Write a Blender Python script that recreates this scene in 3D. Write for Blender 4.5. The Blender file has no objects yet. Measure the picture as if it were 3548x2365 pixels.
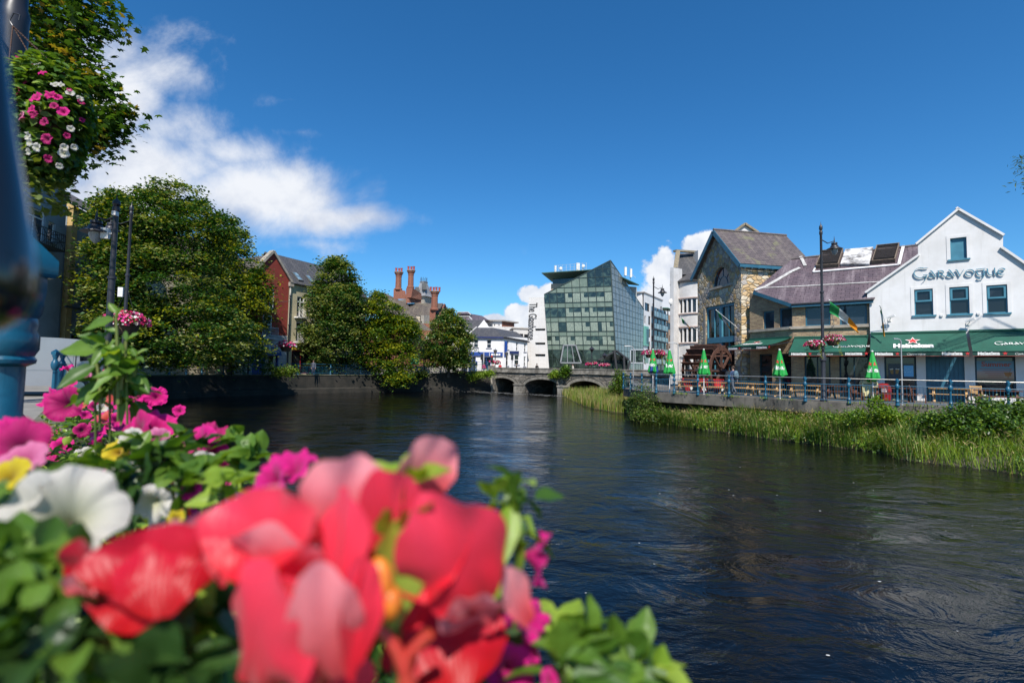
import bpy, math, random
import numpy as np
from mathutils import Vector, Matrix
from mathutils.geometry import tessellate_polygon
R = math.radians
random.seed(7)
SC = bpy.context.scene
COL = SC.collection
# ------------------------------------------------------------------ camera
EYE, FPX, PITCH, ROLL = 1.45, 1700.0, R(3.11), R(1.0)
cam = bpy.data.cameras.new('camera'); co = bpy.data.objects.new('camera', cam); COL.objects.link(co)
cam.sensor_width = 36; cam.lens = 36*FPX/3548; cam.clip_start = .02; cam.clip_end = 5000
cam.dof.use_dof = True; cam.dof.focus_distance = 18; cam.dof.aperture_fstop = 3.3; cam.dof.aperture_blades = 9
co.matrix_world = Matrix.Translation((0, 0, EYE)) @ Matrix.Rotation(R(90)+PITCH, 4, 'X') @ Matrix.Rotation(ROLL, 4, 'Z')
SC.camera = co
# ------------------------------------------------------------------ light
SUN_AZ, SUN_EL = R(180), R(49)          # azimuth clockwise from the heading (+Y)
sd = Vector((math.sin(SUN_AZ)*math.cos(SUN_EL), math.cos(SUN_AZ)*math.cos(SUN_EL), math.sin(SUN_EL)))
sl = bpy.data.lights.new('sun', 'SUN'); sl.energy = 5.0; sl.angle = R(.53); sl.color = (1, .95, .87)
so = bpy.data.objects.new('sun', sl); COL.objects.link(so)
so.rotation_euler = sd.to_track_quat('Z', 'Y').to_euler()
SC.view_settings.view_transform = 'Standard'; SC.view_settings.look = 'None'
SC.view_settings.gamma = 1; SC.view_settings.exposure = 0.34
SC.view_settings.use_curve_mapping = False
SC.render.resolution_x = 1024; SC.render.resolution_y = 682

def nd(nt, t, **kw):
    n = nt.nodes.new(t)
    for k, v in kw.items():
        if k == 'inp':
            for a, b in v.items(): n.inputs[a].default_value = b
        else: setattr(n, k, v)
    return n
class NG:                                # tiny node helper
    def __init__(s, nt): s.nt = nt
    def l(s, a, b): s.nt.links.new(a, b)
    def m(s, op, a, b=None, c=None, clamp=False):
        n = s.nt.nodes.new('ShaderNodeMath'); n.operation = op; n.use_clamp = clamp
        for i, v in enumerate((a, b, c)):
            if v is None: continue
            if isinstance(v, (int, float)): n.inputs[i].default_value = v
            else: s.l(v, n.inputs[i])
        return n.outputs[0]
    def mix(s, fac, a, b, bt='MIX'):
        n = s.nt.nodes.new('ShaderNodeMix'); n.data_type = 'RGBA'; n.blend_type = bt
        for i, v in ((0, fac), (6, a), (7, b)):
            if isinstance(v, (int, float)): n.inputs[i].default_value = v
            elif isinstance(v, tuple): n.inputs[i].default_value = (*v[:3], 1)
            else: s.l(v, n.inputs[i])
        return n.outputs[2]
    def noise(s, vec, scale, detail=4, rough=.55, dist=0):
        n = s.nt.nodes.new('ShaderNodeTexNoise'); n.inputs['Scale'].default_value = scale
        n.inputs['Detail'].default_value = detail; n.inputs['Roughness'].default_value = rough; n.inputs['Distortion'].default_value = dist
        if vec is not None: s.l(vec, n.inputs['Vector'])
        return n.outputs['Fac']
    def ss(s, v, a, b, to0=0., to1=1.):
        n = s.nt.nodes.new('ShaderNodeMapRange'); n.interpolation_type = 'SMOOTHSTEP'
        n.inputs[1].default_value = a; n.inputs[2].default_value = b; n.inputs[3].default_value = to0; n.inputs[4].default_value = to1
        s.l(v, n.inputs[0]); return n.outputs[0]
# world: Nishita sky + procedural cloud field placed by direction
W = bpy.data.worlds.new('World'); SC.world = W; W.use_nodes = True
nt = W.node_tree; nt.nodes.clear(); g = NG(nt)
sky = nd(nt, 'ShaderNodeTexSky', sky_type='NISHITA', sun_disc=False, sun_elevation=SUN_EL, sun_rotation=SUN_AZ,
         altitude=0, air_density=1.0, dust_density=.35, ozone_density=1.4)
hs = nd(nt, 'ShaderNodeHueSaturation', inp={'Saturation': 1.13, 'Value': 1.})
g.l(g.mix(1., sky.outputs[0], (.70, 1.06, 1.36), 'MULTIPLY'), hs.inputs['Color'])
tc = nd(nt, 'ShaderNodeTexCoord'); sp = nd(nt, 'ShaderNodeSeparateXYZ'); g.l(tc.outputs['Generated'], sp.inputs[0])
yy = g.m('MAXIMUM', sp.outputs[1], .05)
cu = g.m('DIVIDE', sp.outputs[0], yy); cv = g.m('DIVIDE', sp.outputs[2], yy)
cx = nd(nt, 'ShaderNodeCombineXYZ'); g.l(cu, cx.inputs[0]); g.l(cv, cx.inputs[1])
vec = cx.outputs[0]
n1 = g.noise(vec, 5.5, 9, .62, .25); n2 = g.noise(vec, 2.1, 5, .55, .4); n3 = g.noise(vec, 15, 8, .6)
def blobs(lst):
    acc = None
    for (px, py, rx, ry, w) in lst:      # given in photo pixels, turned into directions
        u0 = (px-1774)/FPX; v0 = (1275+.0175*(px-1774)-py)/FPX
        a = g.m('MULTIPLY', g.m('SUBTRACT', cu, u0), FPX/rx); b = g.m('MULTIPLY', g.m('SUBTRACT', cv, v0), FPX/ry)
        d = g.m('SQRT', g.m('ADD', g.m('MULTIPLY', a, a), g.m('MULTIPLY', b, b)))
        e = g.m('MULTIPLY', g.m('SUBTRACT', 1.0, d), w)
        acc = e if acc is None else g.m('MAXIMUM', acc, e)
    return acc
bank = blobs([(420, 600, 560, 250, 1.0), (850, 660, 560, 170, 1.0), (1230, 745, 360, 85, .9), (330, 330, 290, 190, .9), (560, 420, 260, 130, .7), (230, 170, 260, 220, .6), (700, 90, 190, 170, .33), (200, 760, 500, 260, .8),
              (950, 320, 150, 40, .3), (760, 520, 330, 110, .5), (1100, 620, 300, 80, .4), (520, 240, 300, 150, .5), (1020, 440, 140, 25, .28), (620, 60, 220, 90, .4), (1400, 690, 130, 45, .25), (1060, 845, 420, 26, .12)])
a1 = g.ss(g.m('ADD', bank, g.m('MULTIPLY', g.m('SUBTRACT', g.m('ADD', n1, g.m('MULTIPLY', n2, .9)), .98), 1.75)), -.02, .9)
cum = blobs([(2300, 960, 85, 110, 1), (2270, 1060, 130, 120, 1), (2380, 1040, 160, 140, 1), (2430, 860, 75, 55, 1), (2500, 880, 120, 80, 1), (2560, 950, 200, 110, 1),
             (1840, 1020, 55, 38, 1), (1890, 1030, 75, 48, 1), (1850, 1100, 130, 60, 1), (1710, 1110, 60, 32, 1), (1760, 1150, 180, 50, 1), (2230, 1120, 140, 90, .9)])
a2 = g.ss(g.m('ADD', cum, g.m('MULTIPLY', g.m('SUBTRACT', g.m('ADD', n3, n1), 1.0), 1.5)), -.02, .2)
gen = g.ss(g.m('ADD', n2, g.m('MULTIPLY', n1, .6)), 1.02, 1.3)   # scattered cloud behind the camera only
back = g.ss(sp.outputs[1], .0, -.25)
alpha = g.m('MULTIPLY', g.m('MAXIMUM', g.m('MAXIMUM', a1, a2), 0), g.ss(sp.outputs[1], .05, .2))
shade = g.ss(g.m('ADD', g.noise(vec, 4.2, 6, .6, .3), g.m('MULTIPLY', cv, .35)), .42, .75, .0, 1.)
ccol = g.mix(shade, (4.6, 5.2, 6.6), (8.4, 8.6, 9.0))
ccol = g.mix(g.m('MULTIPLY', a2, g.ss(g.m('ADD', n3, g.m('MULTIPLY', n1, .8)), .72, 1.08, .25, .95)), ccol, (9.2, 9.3, 9.5))
colr = g.mix(g.m('MULTIPLY', alpha, .96), hs.outputs[0], ccol)
bgd = nd(nt, 'ShaderNodeBackground', inp={'Strength': .087}); g.l(colr, bgd.inputs[0])
wo = nd(nt, 'ShaderNodeOutputWorld'); g.l(bgd.outputs[0], wo.inputs[0])

# ------------------------------------------------------------------ helpers: photo geometry
ct, st_, cr, sr = math.cos(PITCH), math.sin(PITCH), math.cos(ROLL), math.sin(ROLL)
def ray(px, py):
    a = (px-1774)/FPX; b = (1182.5-py)/FPX
    x = a*cr-b*sr; y = b*cr+a*sr
    d = (x, ct-y*st_, st_+y*ct)
    return d[0]/d[1], d[2]/d[1]
def at(px, py, Y):
    x, z = ray(px, py); return Vector((x*Y, Y, EYE+z*Y))
def gnd(px, py, z=0.):
    x, k = ray(px, py); Y = (z-EYE)/k; return Vector((x*Y, Y, z))
class Wall:                              # a vertical plane: s along, z up, o out towards the viewer
    def __init__(s, p, d):
        s.p = Vector((p[0], p[1])); s.u = Vector((d[0], d[1])).normalized()
        n = Vector((s.u[1], -s.u[0]))
        if n.dot(-s.p) < 0: n = -n
        s.n = n
    def hit(s, px, py):
        x, k = ray(px, py)               # (x*Y, Y) . n = p.n
        Y = s.p.dot(s.n)/(x*s.n[0]+s.n[1]); q = Vector((x*Y, Y))
        return (q-s.p).dot(s.u), EYE+k*Y
    def P(s, a, z, o=0.): q = s.p+s.u*a+s.n*o; return Vector((q[0], q[1], z))
    def rect(s, x0, y0, x1, y1):
        a = s.hit(x0, (y0+y1)/2)[0]; b = s.hit(x1, (y0+y1)/2)[0]
        return a, b, s.hit((x0+x1)/2, y1)[1], s.hit((x0+x1)/2, y0)[1]      # s0,s1,z0,z1
    def moved(s, o): return Wall(s.p+s.n*o, s.u)
# ------------------------------------------------------------------ helpers: meshes
class MB:
    def __init__(s): s.v = []; s.f = []; s.mi = []; s.m = 0; s.sm = []
    def poly(s, pts, sm=False):
        i = len(s.v); s.v += [tuple(p) for p in pts]; s.f.append(tuple(range(i, i+len(pts)))); s.mi.append(s.m); s.sm.append(sm); return s
    def idx(s, pts, faces, sm=False):
        i = len(s.v); s.v += [tuple(p) for p in pts]
        for f in faces: s.f.append(tuple(i+k for k in f)); s.mi.append(s.m); s.sm.append(sm)
        return s
    def hexa(s, b, t):                   # 4 bottom + 4 top points
        return s.idx(list(b)+list(t), [(3, 2, 1, 0), (4, 5, 6, 7), (0, 1, 5, 4), (1, 2, 6, 5), (2, 3, 7, 6), (3, 0, 4, 7)])
    def box(s, c, d, rz=0.):
        x, y, z = d[0]/2, d[1]/2, d[2]/2; ca, sa = math.cos(rz), math.sin(rz); c = Vector(c)
        q = [c+Vector((a*ca-b*sa, a*sa+b*ca, 0)) for a, b in ((-x, -y), (x, -y), (x, y), (-x, y))]
        return s.hexa([p-Vector((0, 0, z)) for p in q], [p+Vector((0, 0, z)) for p in q])
    def wbox(s, w, s0, s1, z0, z1, o0, o1):
        q = lambda z: [w.P(s0, z, o0), w.P(s1, z, o0), w.P(s1, z, o1), w.P(s0, z, o1)]
        return s.hexa(q(z0), q(z1))
    def bar(s, a, b, w, h=None, up=(0, 0, 1)):
        h = h or w; a = Vector(a); b = Vector(b); d = (b-a).normalized(); up = Vector(up)
        if abs(d.dot(up)) > .98: up = Vector((1, 0, 0))
        x = d.cross(up).normalized()*w/2; y = x.cross(d).normalized()*h/2
        return s.hexa([a-x-y, a+x-y, a+x+y, a-x+y], [b-x-y, b+x-y, b+x+y, b-x+y])
    def tube(s, pts, r, n=8, caps=True, sm=True):
        pts = [Vector(p) for p in pts]; rs = r if isinstance(r, (list, tuple)) else [r]*len(pts)
        vs = []; prev = None
        for i, p in enumerate(pts):
            d = (pts[min(i+1, len(pts)-1)]-pts[max(i-1, 0)]); d = d.normalized() if d.length > 1e-9 else Vector((0, 0, 1))
            if prev is None:
                u = Vector((0, 0, 1)) if abs(d[2]) < .9 else Vector((1, 0, 0)); x = d.cross(u).normalized()
            else:
                x = prev-d*prev.dot(d); x = x.normalized() if x.length > 1e-6 else d.orthogonal().normalized()
            prev = x; y = d.cross(x)
            for k in range(n):
                t = 2*math.pi*k/n; vs.append(p+(x*math.cos(t)+y*math.sin(t))*rs[i])
        fs = []
        for i in range(len(pts)-1):
            for k in range(n):
                k2 = (k+1) % n; fs.append((i*n+k, i*n+k2, (i+1)*n+k2, (i+1)*n+k))
        s.idx(vs, fs, sm)
        if caps: s.poly(vs[:n][::-1]); s.poly(vs[-n:])
        return s
    def lathe(s, prof, c=(0, 0, 0), n=16, sm=True, phase=0.):
        c = Vector(c); vs = []; fs = []
        for (r, z) in prof:
            for k in range(n):
                t = 2*math.pi*k/n+phase; vs.append(c+Vector((max(r, 1e-4)*math.cos(t), max(r, 1e-4)*math.sin(t), z)))
        for i in range(len(prof)-1):
            for k in range(n):
                k2 = (k+1) % n; fs.append((i*n+k, i*n+k2, (i+1)*n+k2, (i+1)*n+k))
        s.idx(vs, fs, sm); s.poly(vs[:n][::-1]); s.poly(vs[-n:]); return s
    def prism(s, pts, vec):              # any planar outline (may be concave)
        pts = [Vector(p) for p in pts]; vec = Vector(vec); n = len(pts)
        tr = tessellate_polygon([pts]); nn = sum(((pts[i]).cross(pts[(i+1) % n]) for i in range(n)), Vector())
        flip = nn.dot(vec) < 0
        q = [p+vec for p in pts]
        fs = []
        for t in tr:
            a, b, c = t
            tn = (pts[b]-pts[a]).cross(pts[c]-pts[a])
            if tn.dot(vec) > 0: a, c = c, a
            fs.append((a, b, c)); fs.append((n+c, n+b, n+a))
        for i in range(n):
            j = (i+1) % n; fs.append((i, n+i, n+j, j) if flip else (i, j, n+j, n+i))
        return s.idx(pts+q, fs)
    def wprism(s, w, out, o0, o1): return s.prism([w.P(a, z, o0) for a, z in out], w.P(0, 0, o1)-w.P(0, 0, o0))
    def panel(s, w, out, holes=(), o=0., rev=.15):   # front face with real openings and reveals
        loops = [[Vector((a, z, 0)) for a, z in out]]
        for h in holes:
            if len(h) == 4 and not isinstance(h[0], (tuple, list)): h = rectpts(*h)
            loops.append([Vector((a, z, 0)) for a, z in h])
        flat = [p for l in loops for p in l]; tr = tessellate_polygon(loops)
        fs = []
        for t in tr:
            a, b, c = t
            k = w.P(*flat[b][:2])-w.P(*flat[a][:2]); l = w.P(*flat[c][:2])-w.P(*flat[a][:2])
            if k.cross(l).dot(Vector((w.n[0], w.n[1], 0))) < 0: b, c = c, b
            fs.append((a, b, c))
        s.idx([w.P(p[0], p[1], o) for p in flat], fs)
        for l in loops[1:]:
            for i in range(len(l)):
                p, q = l[i], l[(i+1) % len(l)]
                s.poly([w.P(p[0], p[1], o), w.P(q[0], q[1], o), w.P(q[0], q[1], o-rev), w.P(p[0], p[1], o-rev)])
        return s
    def ball(s, c, r, seg=12, rings=8, jit=0.):
        c = Vector(c); r = r if isinstance(r, (list, tuple)) else (r, r, r); vs = []; fs = []
        for i in range(rings+1):
            ph = math.pi*i/rings
            for k in range(seg):
                t = 2*math.pi*k/seg; j = 1+random.uniform(-jit, jit)
                vs.append(c+Vector((r[0]*math.sin(ph)*math.cos(t)*j, r[1]*math.sin(ph)*math.sin(t)*j, r[2]*math.cos(ph)*j)))
        for i in range(rings):
            for k in range(seg):
                k2 = (k+1) % seg; fs.append((i*seg+k, (i+1)*seg+k, (i+1)*seg+k2, i*seg+k2))
        return s.idx(vs, fs, True)
    def build(s, name, mats, parent=None, uv=True, **tags):
        me = bpy.data.meshes.new(name)
        off = origin(parent) if parent else Vector((0, 0, 0))
        if tags.get('loc') is not None: off = Vector(tags['loc'])
        va = np.array(s.v, dtype=np.float64).reshape(-1, 3)-np.array(off)
        me.from_pydata(va.tolist(), [], s.f)
        if not isinstance(mats, (list, tuple)): mats = [mats]
        for m in mats: me.materials.append(m)
        me.polygons.foreach_set('material_index', s.mi); me.polygons.foreach_set('use_smooth', s.sm)
        if uv: box_uv(me, off)
        me.update()
        if any(s.sm):
            try: me.set_sharp_from_angle(angle=R(40))
            except Exception: pass
        o = bpy.data.objects.new(name, me); COL.objects.link(o)
        if parent: o.parent = parent
        elif tags.get('loc') is not None: o.location = off
        return tag(o, **{k: v for k, v in tags.items() if k != 'loc'})
def rectpts(s0, s1, z0, z1): return [(s0, z0), (s1, z0), (s1, z1), (s0, z1)]
def box_uv(me, off):
    n = len(me.polygons)
    if n == 0: return
    nl = len(me.loops); vi = np.empty(nl, dtype=np.int64); me.loops.foreach_get('vertex_index', vi)
    co_ = np.empty(len(me.vertices)*3); me.vertices.foreach_get('co', co_); co_ = co_.reshape(-1, 3)+np.array(off)
    nr = np.empty(n*3); me.polygons.foreach_get('normal', nr); nr = nr.reshape(-1, 3)
    lt = np.empty(n, dtype=np.int64); me.polygons.foreach_get('loop_total', lt)
    N = np.repeat(nr, lt, axis=0); P = co_[vi]
    flat = np.abs(N[:, 2]) > .97
    t = np.cross(np.array([0, 0, 1.]), N); L = np.linalg.norm(t, axis=1, keepdims=True); L[L < 1e-6] = 1; t /= L
    b = np.cross(N, t)
    U = np.where(flat, P[:, 0], (P*t).sum(1)); V = np.where(flat, P[:, 1], (P*b).sum(1))
    lay = me.uv_layers.new(name='UVMap'); lay.data.foreach_set('uv', np.stack([U, V], 1).ravel())
def tag(o, label=None, cat=None, group=None, kind=None, label_only=None):
    if label: o['label'] = label
    if cat: o['category'] = cat
    if group: o['group'] = group
    if kind: o['kind'] = kind
    return o
def origin(o):
    p = Vector(o.location)
    while o.parent: o = o.parent; p = p+Vector(o.location)
    return p
def thing(name, label, cat, loc=(0, 0, 0), group=None):
    o = bpy.data.objects.new(name, None); o.empty_display_size = .2; COL.objects.link(o); o.location = loc
    return tag(o, label, cat, group)
def kids(o): return [c for c in bpy.data.objects if c.parent == o]
def dup(root, loc=None, rz=None, label=None, scale=None, parent=None):
    c = root.copy(); COL.objects.link(c); c.parent = parent
    if loc is not None: c.location = loc
    if rz is not None: c.rotation_euler = (0, 0, rz)
    if scale is not None: c.scale = scale if isinstance(scale, tuple) else (scale,)*3
    if label: c['label'] = label
    for k in kids_of(root): dup(k, parent=c)
    return c
_kc = {}
def kids_of(o):
    if o.name not in _kc: _kc[o.name] = [c for c in bpy.data.objects if c.parent == o]
    return _kc[o.name]
def text_polys(txt, size=1., align='CENTER', width=None, bold=0.):
    c = bpy.data.curves.new('t', 'FONT'); c.body = txt; c.size = size; c.align_x = align; c.offset = bold; c.resolution_u = 3
    o = bpy.data.objects.new('t', c); COL.objects.link(o)
    dg = bpy.context.evaluated_depsgraph_get(); me = bpy.data.meshes.new_from_object(o.evaluated_get(dg))
    vs = [Vector(v.co) for v in me.vertices]; fs = [tuple(p.vertices) for p in me.polygons]
    bpy.data.objects.remove(o); bpy.data.curves.remove(c); bpy.data.meshes.remove(me)
    if width and vs:
        x0 = min(v.x for v in vs); x1 = max(v.x for v in vs); k = width/(x1-x0)
        vs = [Vector((v.x*k, v.y, 0)) for v in vs]
    return vs, fs
def put_text(mb, txt, o, right, up, size, width=None, bold=0., align='CENTER'):
    vs, fs = text_polys(txt, size, align, width, bold); o = Vector(o); right = Vector(right); up = Vector(up)
    return mb.idx([o+right*v.x+up*v.y for v in vs], fs)
def star_pts(r, n=5, k=.42): return [(math.sin(math.pi*i/n)*(r if i % 2 == 0 else r*k), math.cos(math.pi*i/n)*(r if i % 2 == 0 else r*k)) for i in range(2*n)]
def put_star(mb, o, right, up, r):
    o = Vector(o); right = Vector(right); up = Vector(up); p = [o+right*a+up*b for a, b in star_pts(r)]
    return mb.idx([o]+p, [(0, i+1, (i+1) % 10+1) for i in range(10)])
# ------------------------------------------------------------------ materials
_M = {}
def bsdf(m): return m.node_tree.nodes['Principled BSDF']
def setp(b, **k):
    for n, v in k.items():
        if n in b.inputs: b.inputs[n].default_value = v
def mat(name, col, rough=.6, col2=None, scale=3., amt=.5, bump=0., bscale=20., metal=0., spec=.5, coat=0., stretch=None, streak=None):
    if name in _M: return _M[name]
    m = bpy.data.materials.new(name); m.use_nodes = True; nt = m.node_tree; g = NG(nt); b = bsdf(m)
    setp(b, Roughness=rough, Metallic=metal); b.inputs['Specular IOR Level'].default_value = spec; b.inputs['Coat Weight'].default_value = coat
    tc = nd(nt, 'ShaderNodeTexCoord'); v = tc.outputs['Object']
    if stretch:
        mp = nd(nt, 'ShaderNodeMapping'); mp.inputs['Scale'].default_value = stretch; g.l(v, mp.inputs[0]); v = mp.outputs[0]
    c2 = col2 or tuple(c*.82 for c in col)
    f = g.ss(g.noise(v, scale, 6, .62), .35, .68)
    c = g.mix(g.m('MULTIPLY', f, amt*2 if col2 else 1.), col, c2)
    if streak:                           # run-off stains: vertical, weathered paint
        mp = nd(nt, 'ShaderNodeMapping'); mp.inputs['Scale'].default_value = (2.2, 2.2, .16); g.l(tc.outputs['Object'], mp.inputs[0])
        f2 = g.ss(g.noise(mp.outputs[0], 1.6, 6, .65), .52, .78); c = g.mix(g.m('MULTIPLY', f2, streak[3]), c, streak[:3])
    g.l(c, b.inputs['Base Color'])
    if bump:
        bp = nd(nt, 'ShaderNodeBump', inp={'Strength': 1., 'Distance': bump}); g.l(g.noise(v, bscale, 5, .6), bp.inputs['Height']); g.l(bp.outputs[0], b.inputs['Normal'])
    _M[name] = m; return m
def mbrick(name, c1, c2, mortar, bw, bh, msz=.01, bump=.006, rough=.85, offs=.5, var=.5, stain=None, nscale=.6):
    if name in _M: return _M[name]
    m = bpy.data.materials.new(name); m.use_nodes = True; nt = m.node_tree; g = NG(nt); b = bsdf(m); setp(b, Roughness=rough)
    b.inputs['Specular IOR Level'].default_value = .3
    uv = nd(nt, 'ShaderNodeTexCoord'); br = nd(nt, 'ShaderNodeTexBrick'); br.offset = offs
    g.l(uv.outputs['UV'], br.inputs['Vector'])
    for k, v in {'Color1': (*c1, 1), 'Color2': (*c2, 1), 'Mortar': (*mortar, 1), 'Scale': 1., 'Brick Width': bw, 'Row Height': bh, 'Mortar Size': msz, 'Mortar Smooth': .2, 'Bias': 0.}.items(): br.inputs[k].default_value = v
    n = g.ss(g.noise(uv.outputs['Object'], nscale, 6, .6), .3, .7)
    c = g.mix(g.m('MULTIPLY', n, var), br.outputs['Color'], stain or tuple(x*.6 for x in c1))
    n2 = g.noise(uv.outputs['Object'], 9, 4, .6); c = g.mix(.35, c, g.mix(n2, (.25, .25, .25), (1, 1, 1)), 'OVERLAY')
    g.l(c, b.inputs['Base Color'])
    h = g.m('ADD', g.m('MULTIPLY', br.outputs['Fac'], -1.), g.m('MULTIPLY', n2, .5))
    bp = nd(nt, 'ShaderNodeBump', inp={'Strength': 1., 'Distance': bump}); g.l(h, bp.inputs['Height']); g.l(bp.outputs[0], b.inputs['Normal'])
    _M[name] = m; return m
def mslate(name, c1, c2, streak, w=.45, h=.24, lich=None):
    if name in _M: return _M[name]
    m = bpy.data.materials.new(name); m.use_nodes = True; nt = m.node_tree; g = NG(nt); b = bsdf(m); setp(b, Roughness=.62)
    uv = nd(nt, 'ShaderNodeTexCoord'); br = nd(nt, 'ShaderNodeTexBrick')
    dn = nd(nt, 'ShaderNodeMix'); 
    g.l(uv.outputs['UV'], br.inputs['Vector'])
    for k, v in {'Color1': (*c1, 1), 'Color2': (*c2, 1), 'Mortar': tuple([x*.25 for x in c1]+[1]), 'Scale': 1., 'Brick Width': w, 'Row Height': h, 'Mortar Size': .012, 'Mortar Smooth': .1}.items(): br.inputs[k].default_value = v
    mp = nd(nt, 'ShaderNodeMapping'); mp.inputs['Scale'].default_value = (1.3, .16, 1); g.l(uv.outputs['UV'], mp.inputs[0])
    f = g.ss(g.noise(mp.outputs[0], 1.4, 7, .68), .46, .74); c = g.mix(g.m('MULTIPLY', f, .75), br.outputs['Color'], streak)
    if lich:
        f2 = g.ss(g.noise(uv.outputs['UV'], .75, 8, .7, .6), .55, .66); c = g.mix(g.m('MULTIPLY', f2, .75), c, lich)
    g.l(c, b.inputs['Base Color'])
    sp = nd(nt, 'ShaderNodeSeparateXYZ'); g.l(uv.outputs['UV'], sp.inputs[0])
    saw = g.m('FRACT', g.m('DIVIDE', sp.outputs[1], h))
    hh = g.m('ADD', g.m('MULTIPLY', saw, -1.), g.m('MULTIPLY', g.noise(uv.outputs['UV'], 7, 4, .6), .8))
    hh = g.m('ADD', hh, g.m('MULTIPLY', br.outputs['Fac'], -.6))
    bp = nd(nt, 'ShaderNodeBump', inp={'Strength': 1., 'Distance': .014}); g.l(hh, bp.inputs['Height']); g.l(bp.outputs[0], b.inputs['Normal'])
    _M[name] = m; return m
def mrubble(name, pal, mortar, scale, bump=.05, edge=.045, sq=(1, 1, 1.25)):
    if name in _M: return _M[name]
    m = bpy.data.materials.new(name); m.use_nodes = True; nt = m.node_tree; g = NG(nt); b = bsdf(m); setp(b, Roughness=.88)
    b.inputs['Specular IOR Level'].default_value = .25
    tc = nd(nt, 'ShaderNodeTexCoord'); mp = nd(nt, 'ShaderNodeMapping'); mp.inputs['Scale'].default_value = sq; g.l(tc.outputs['UV'], mp.inputs[0])
    wn = nd(nt, 'ShaderNodeTexNoise', inp={'Scale': 2.2, 'Detail': 3.}); g.l(mp.outputs[0], wn.inputs['Vector'])
    mx = nd(nt, 'ShaderNodeMix', data_type='VECTOR'); mx.inputs[0].default_value = .13; g.l(mp.outputs[0], mx.inputs[4]); g.l(wn.outputs['Color'], mx.inputs[5])
    v1 = nd(nt, 'ShaderNodeTexVoronoi', feature='F1', inp={'Scale': scale, 'Randomness': .95}); g.l(mx.outputs[1], v1.inputs['Vector'])
    v2 = nd(nt, 'ShaderNodeTexVoronoi', feature='DISTANCE_TO_EDGE', inp={'Scale': scale, 'Randomness': .95}); g.l(mx.outputs[1], v2.inputs['Vector'])
    sp = nd(nt, 'ShaderNodeSeparateColor'); g.l(v1.outputs['Color'], sp.inputs[0])
    rp = nd(nt, 'ShaderNodeValToRGB'); rp.color_ramp.interpolation = 'CONSTANT'; g.l(sp.outputs[0], rp.inputs[0])
    e = rp.color_ramp.elements; e[0].position = 0; e[0].color = (*pal[0], 1); e[1].position = 1/len(pal); e[1].color = (*pal[1], 1)
    for i in range(2, len(pal)): x = e.new(i/len(pal)); x.color = (*pal[i], 1)
    n = g.noise(tc.outputs['UV'], 14, 6, .65); n0 = g.noise(tc.outputs['UV'], 3, 5, .65)
    c = g.mix(.55, rp.outputs[0], g.mix(g.m('MULTIPLY', g.m('ADD', n, n0), .5), (.1, .1, .1), (.95, .95, .95)), 'OVERLAY')
    ed = g.ss(v2.outputs['Distance'], .0, edge); c = g.mix(ed, mortar, c); g.l(c, b.inputs['Base Color'])
    hh = g.m('ADD', g.m('MULTIPLY', g.ss(v2.outputs['Distance'], 0., .16), 1.), g.m('ADD', g.m('MULTIPLY', n, .25), g.m('MULTIPLY', sp.outputs[1], .5)))
    bp = nd(nt, 'ShaderNodeBump', inp={'Strength': 1., 'Distance': bump}); g.l(hh, bp.inputs['Height']); g.l(bp.outputs[0], b.inputs['Normal'])
    _M[name] = m; return m
def mglass(name, col=(.012, .014, .017), rough=.04, spec=.6, wob=.0, col2=None):
    if name in _M: return _M[name]
    m = bpy.data.materials.new(name); m.use_nodes = True; nt = m.node_tree; g = NG(nt); b = bsdf(m); setp(b, Roughness=rough, IOR=1.5)
    tc = nd(nt, 'ShaderNodeTexCoord'); f = g.ss(g.noise(tc.outputs['Object'], .9, 3, .5, 1.), .45, .65)
    g.l(g.mix(f, col, col2 or tuple(c*2.2 for c in col)), b.inputs['Base Color'])
    bp = nd(nt, 'ShaderNodeBump', inp={'Strength': 1., 'Distance': .004+wob}); g.l(g.noise(tc.outputs['Object'], 1.6, 2, .5), bp.inputs['Height']); g.l(bp.outputs[0], b.inputs['Normal'])
    b.inputs['Specular IOR Level'].default_value = spec
    _M[name] = m; return m
def mleaf(name, cols, trans=.35, rough=.5, tcol=None, gloss=.35, vein=False):
    """leaf or petal: per-leaf natural colour variety and light passing through"""
    if name in _M: return _M[name]
    m = bpy.data.materials.new(name); m.use_nodes = True; nt = m.node_tree; g = NG(nt); b = bsdf(m); setp(b, Roughness=rough); b.inputs['Specular IOR Level'].default_value = gloss
    ge = nd(nt, 'ShaderNodeNewGeometry'); rp = nd(nt, 'ShaderNodeValToRGB'); g.l(ge.outputs['Random Per Island'], rp.inputs[0])
    e = rp.color_ramp.elements; e[0].position = 0; e[0].color = (*cols[0], 1); e[1].position = 1; e[1].color = (*cols[-1], 1)
    for i in range(1, len(cols)-1): x = e.new(i/(len(cols)-1)); x.color = (*cols[i], 1)
    tc = nd(nt, 'ShaderNodeTexCoord')
    c = g.mix(.3, rp.outputs[0], g.mix(g.noise(tc.outputs['Object'], 60 if vein else 1.3, 3, .6), (.2, .2, .2), (.95, .95, .95)), 'OVERLAY')
    g.l(c, b.inputs['Base Color'])
    tr = nd(nt, 'ShaderNodeBsdfTranslucent'); k = tcol or (1.6, 1.5, .5)
    g.l(g.mix(1., c, k, 'MULTIPLY'), tr.inputs[0])
    ms = nd(nt, 'ShaderNodeMixShader'); ms.inputs[0].default_value = trans
    g.l(b.outputs[0], ms.inputs[1]); g.l(tr.outputs[0], ms.inputs[2]); g.l(ms.outputs[0], nt.nodes['Material Output'].inputs[0])
    _M[name] = m; return m
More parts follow.
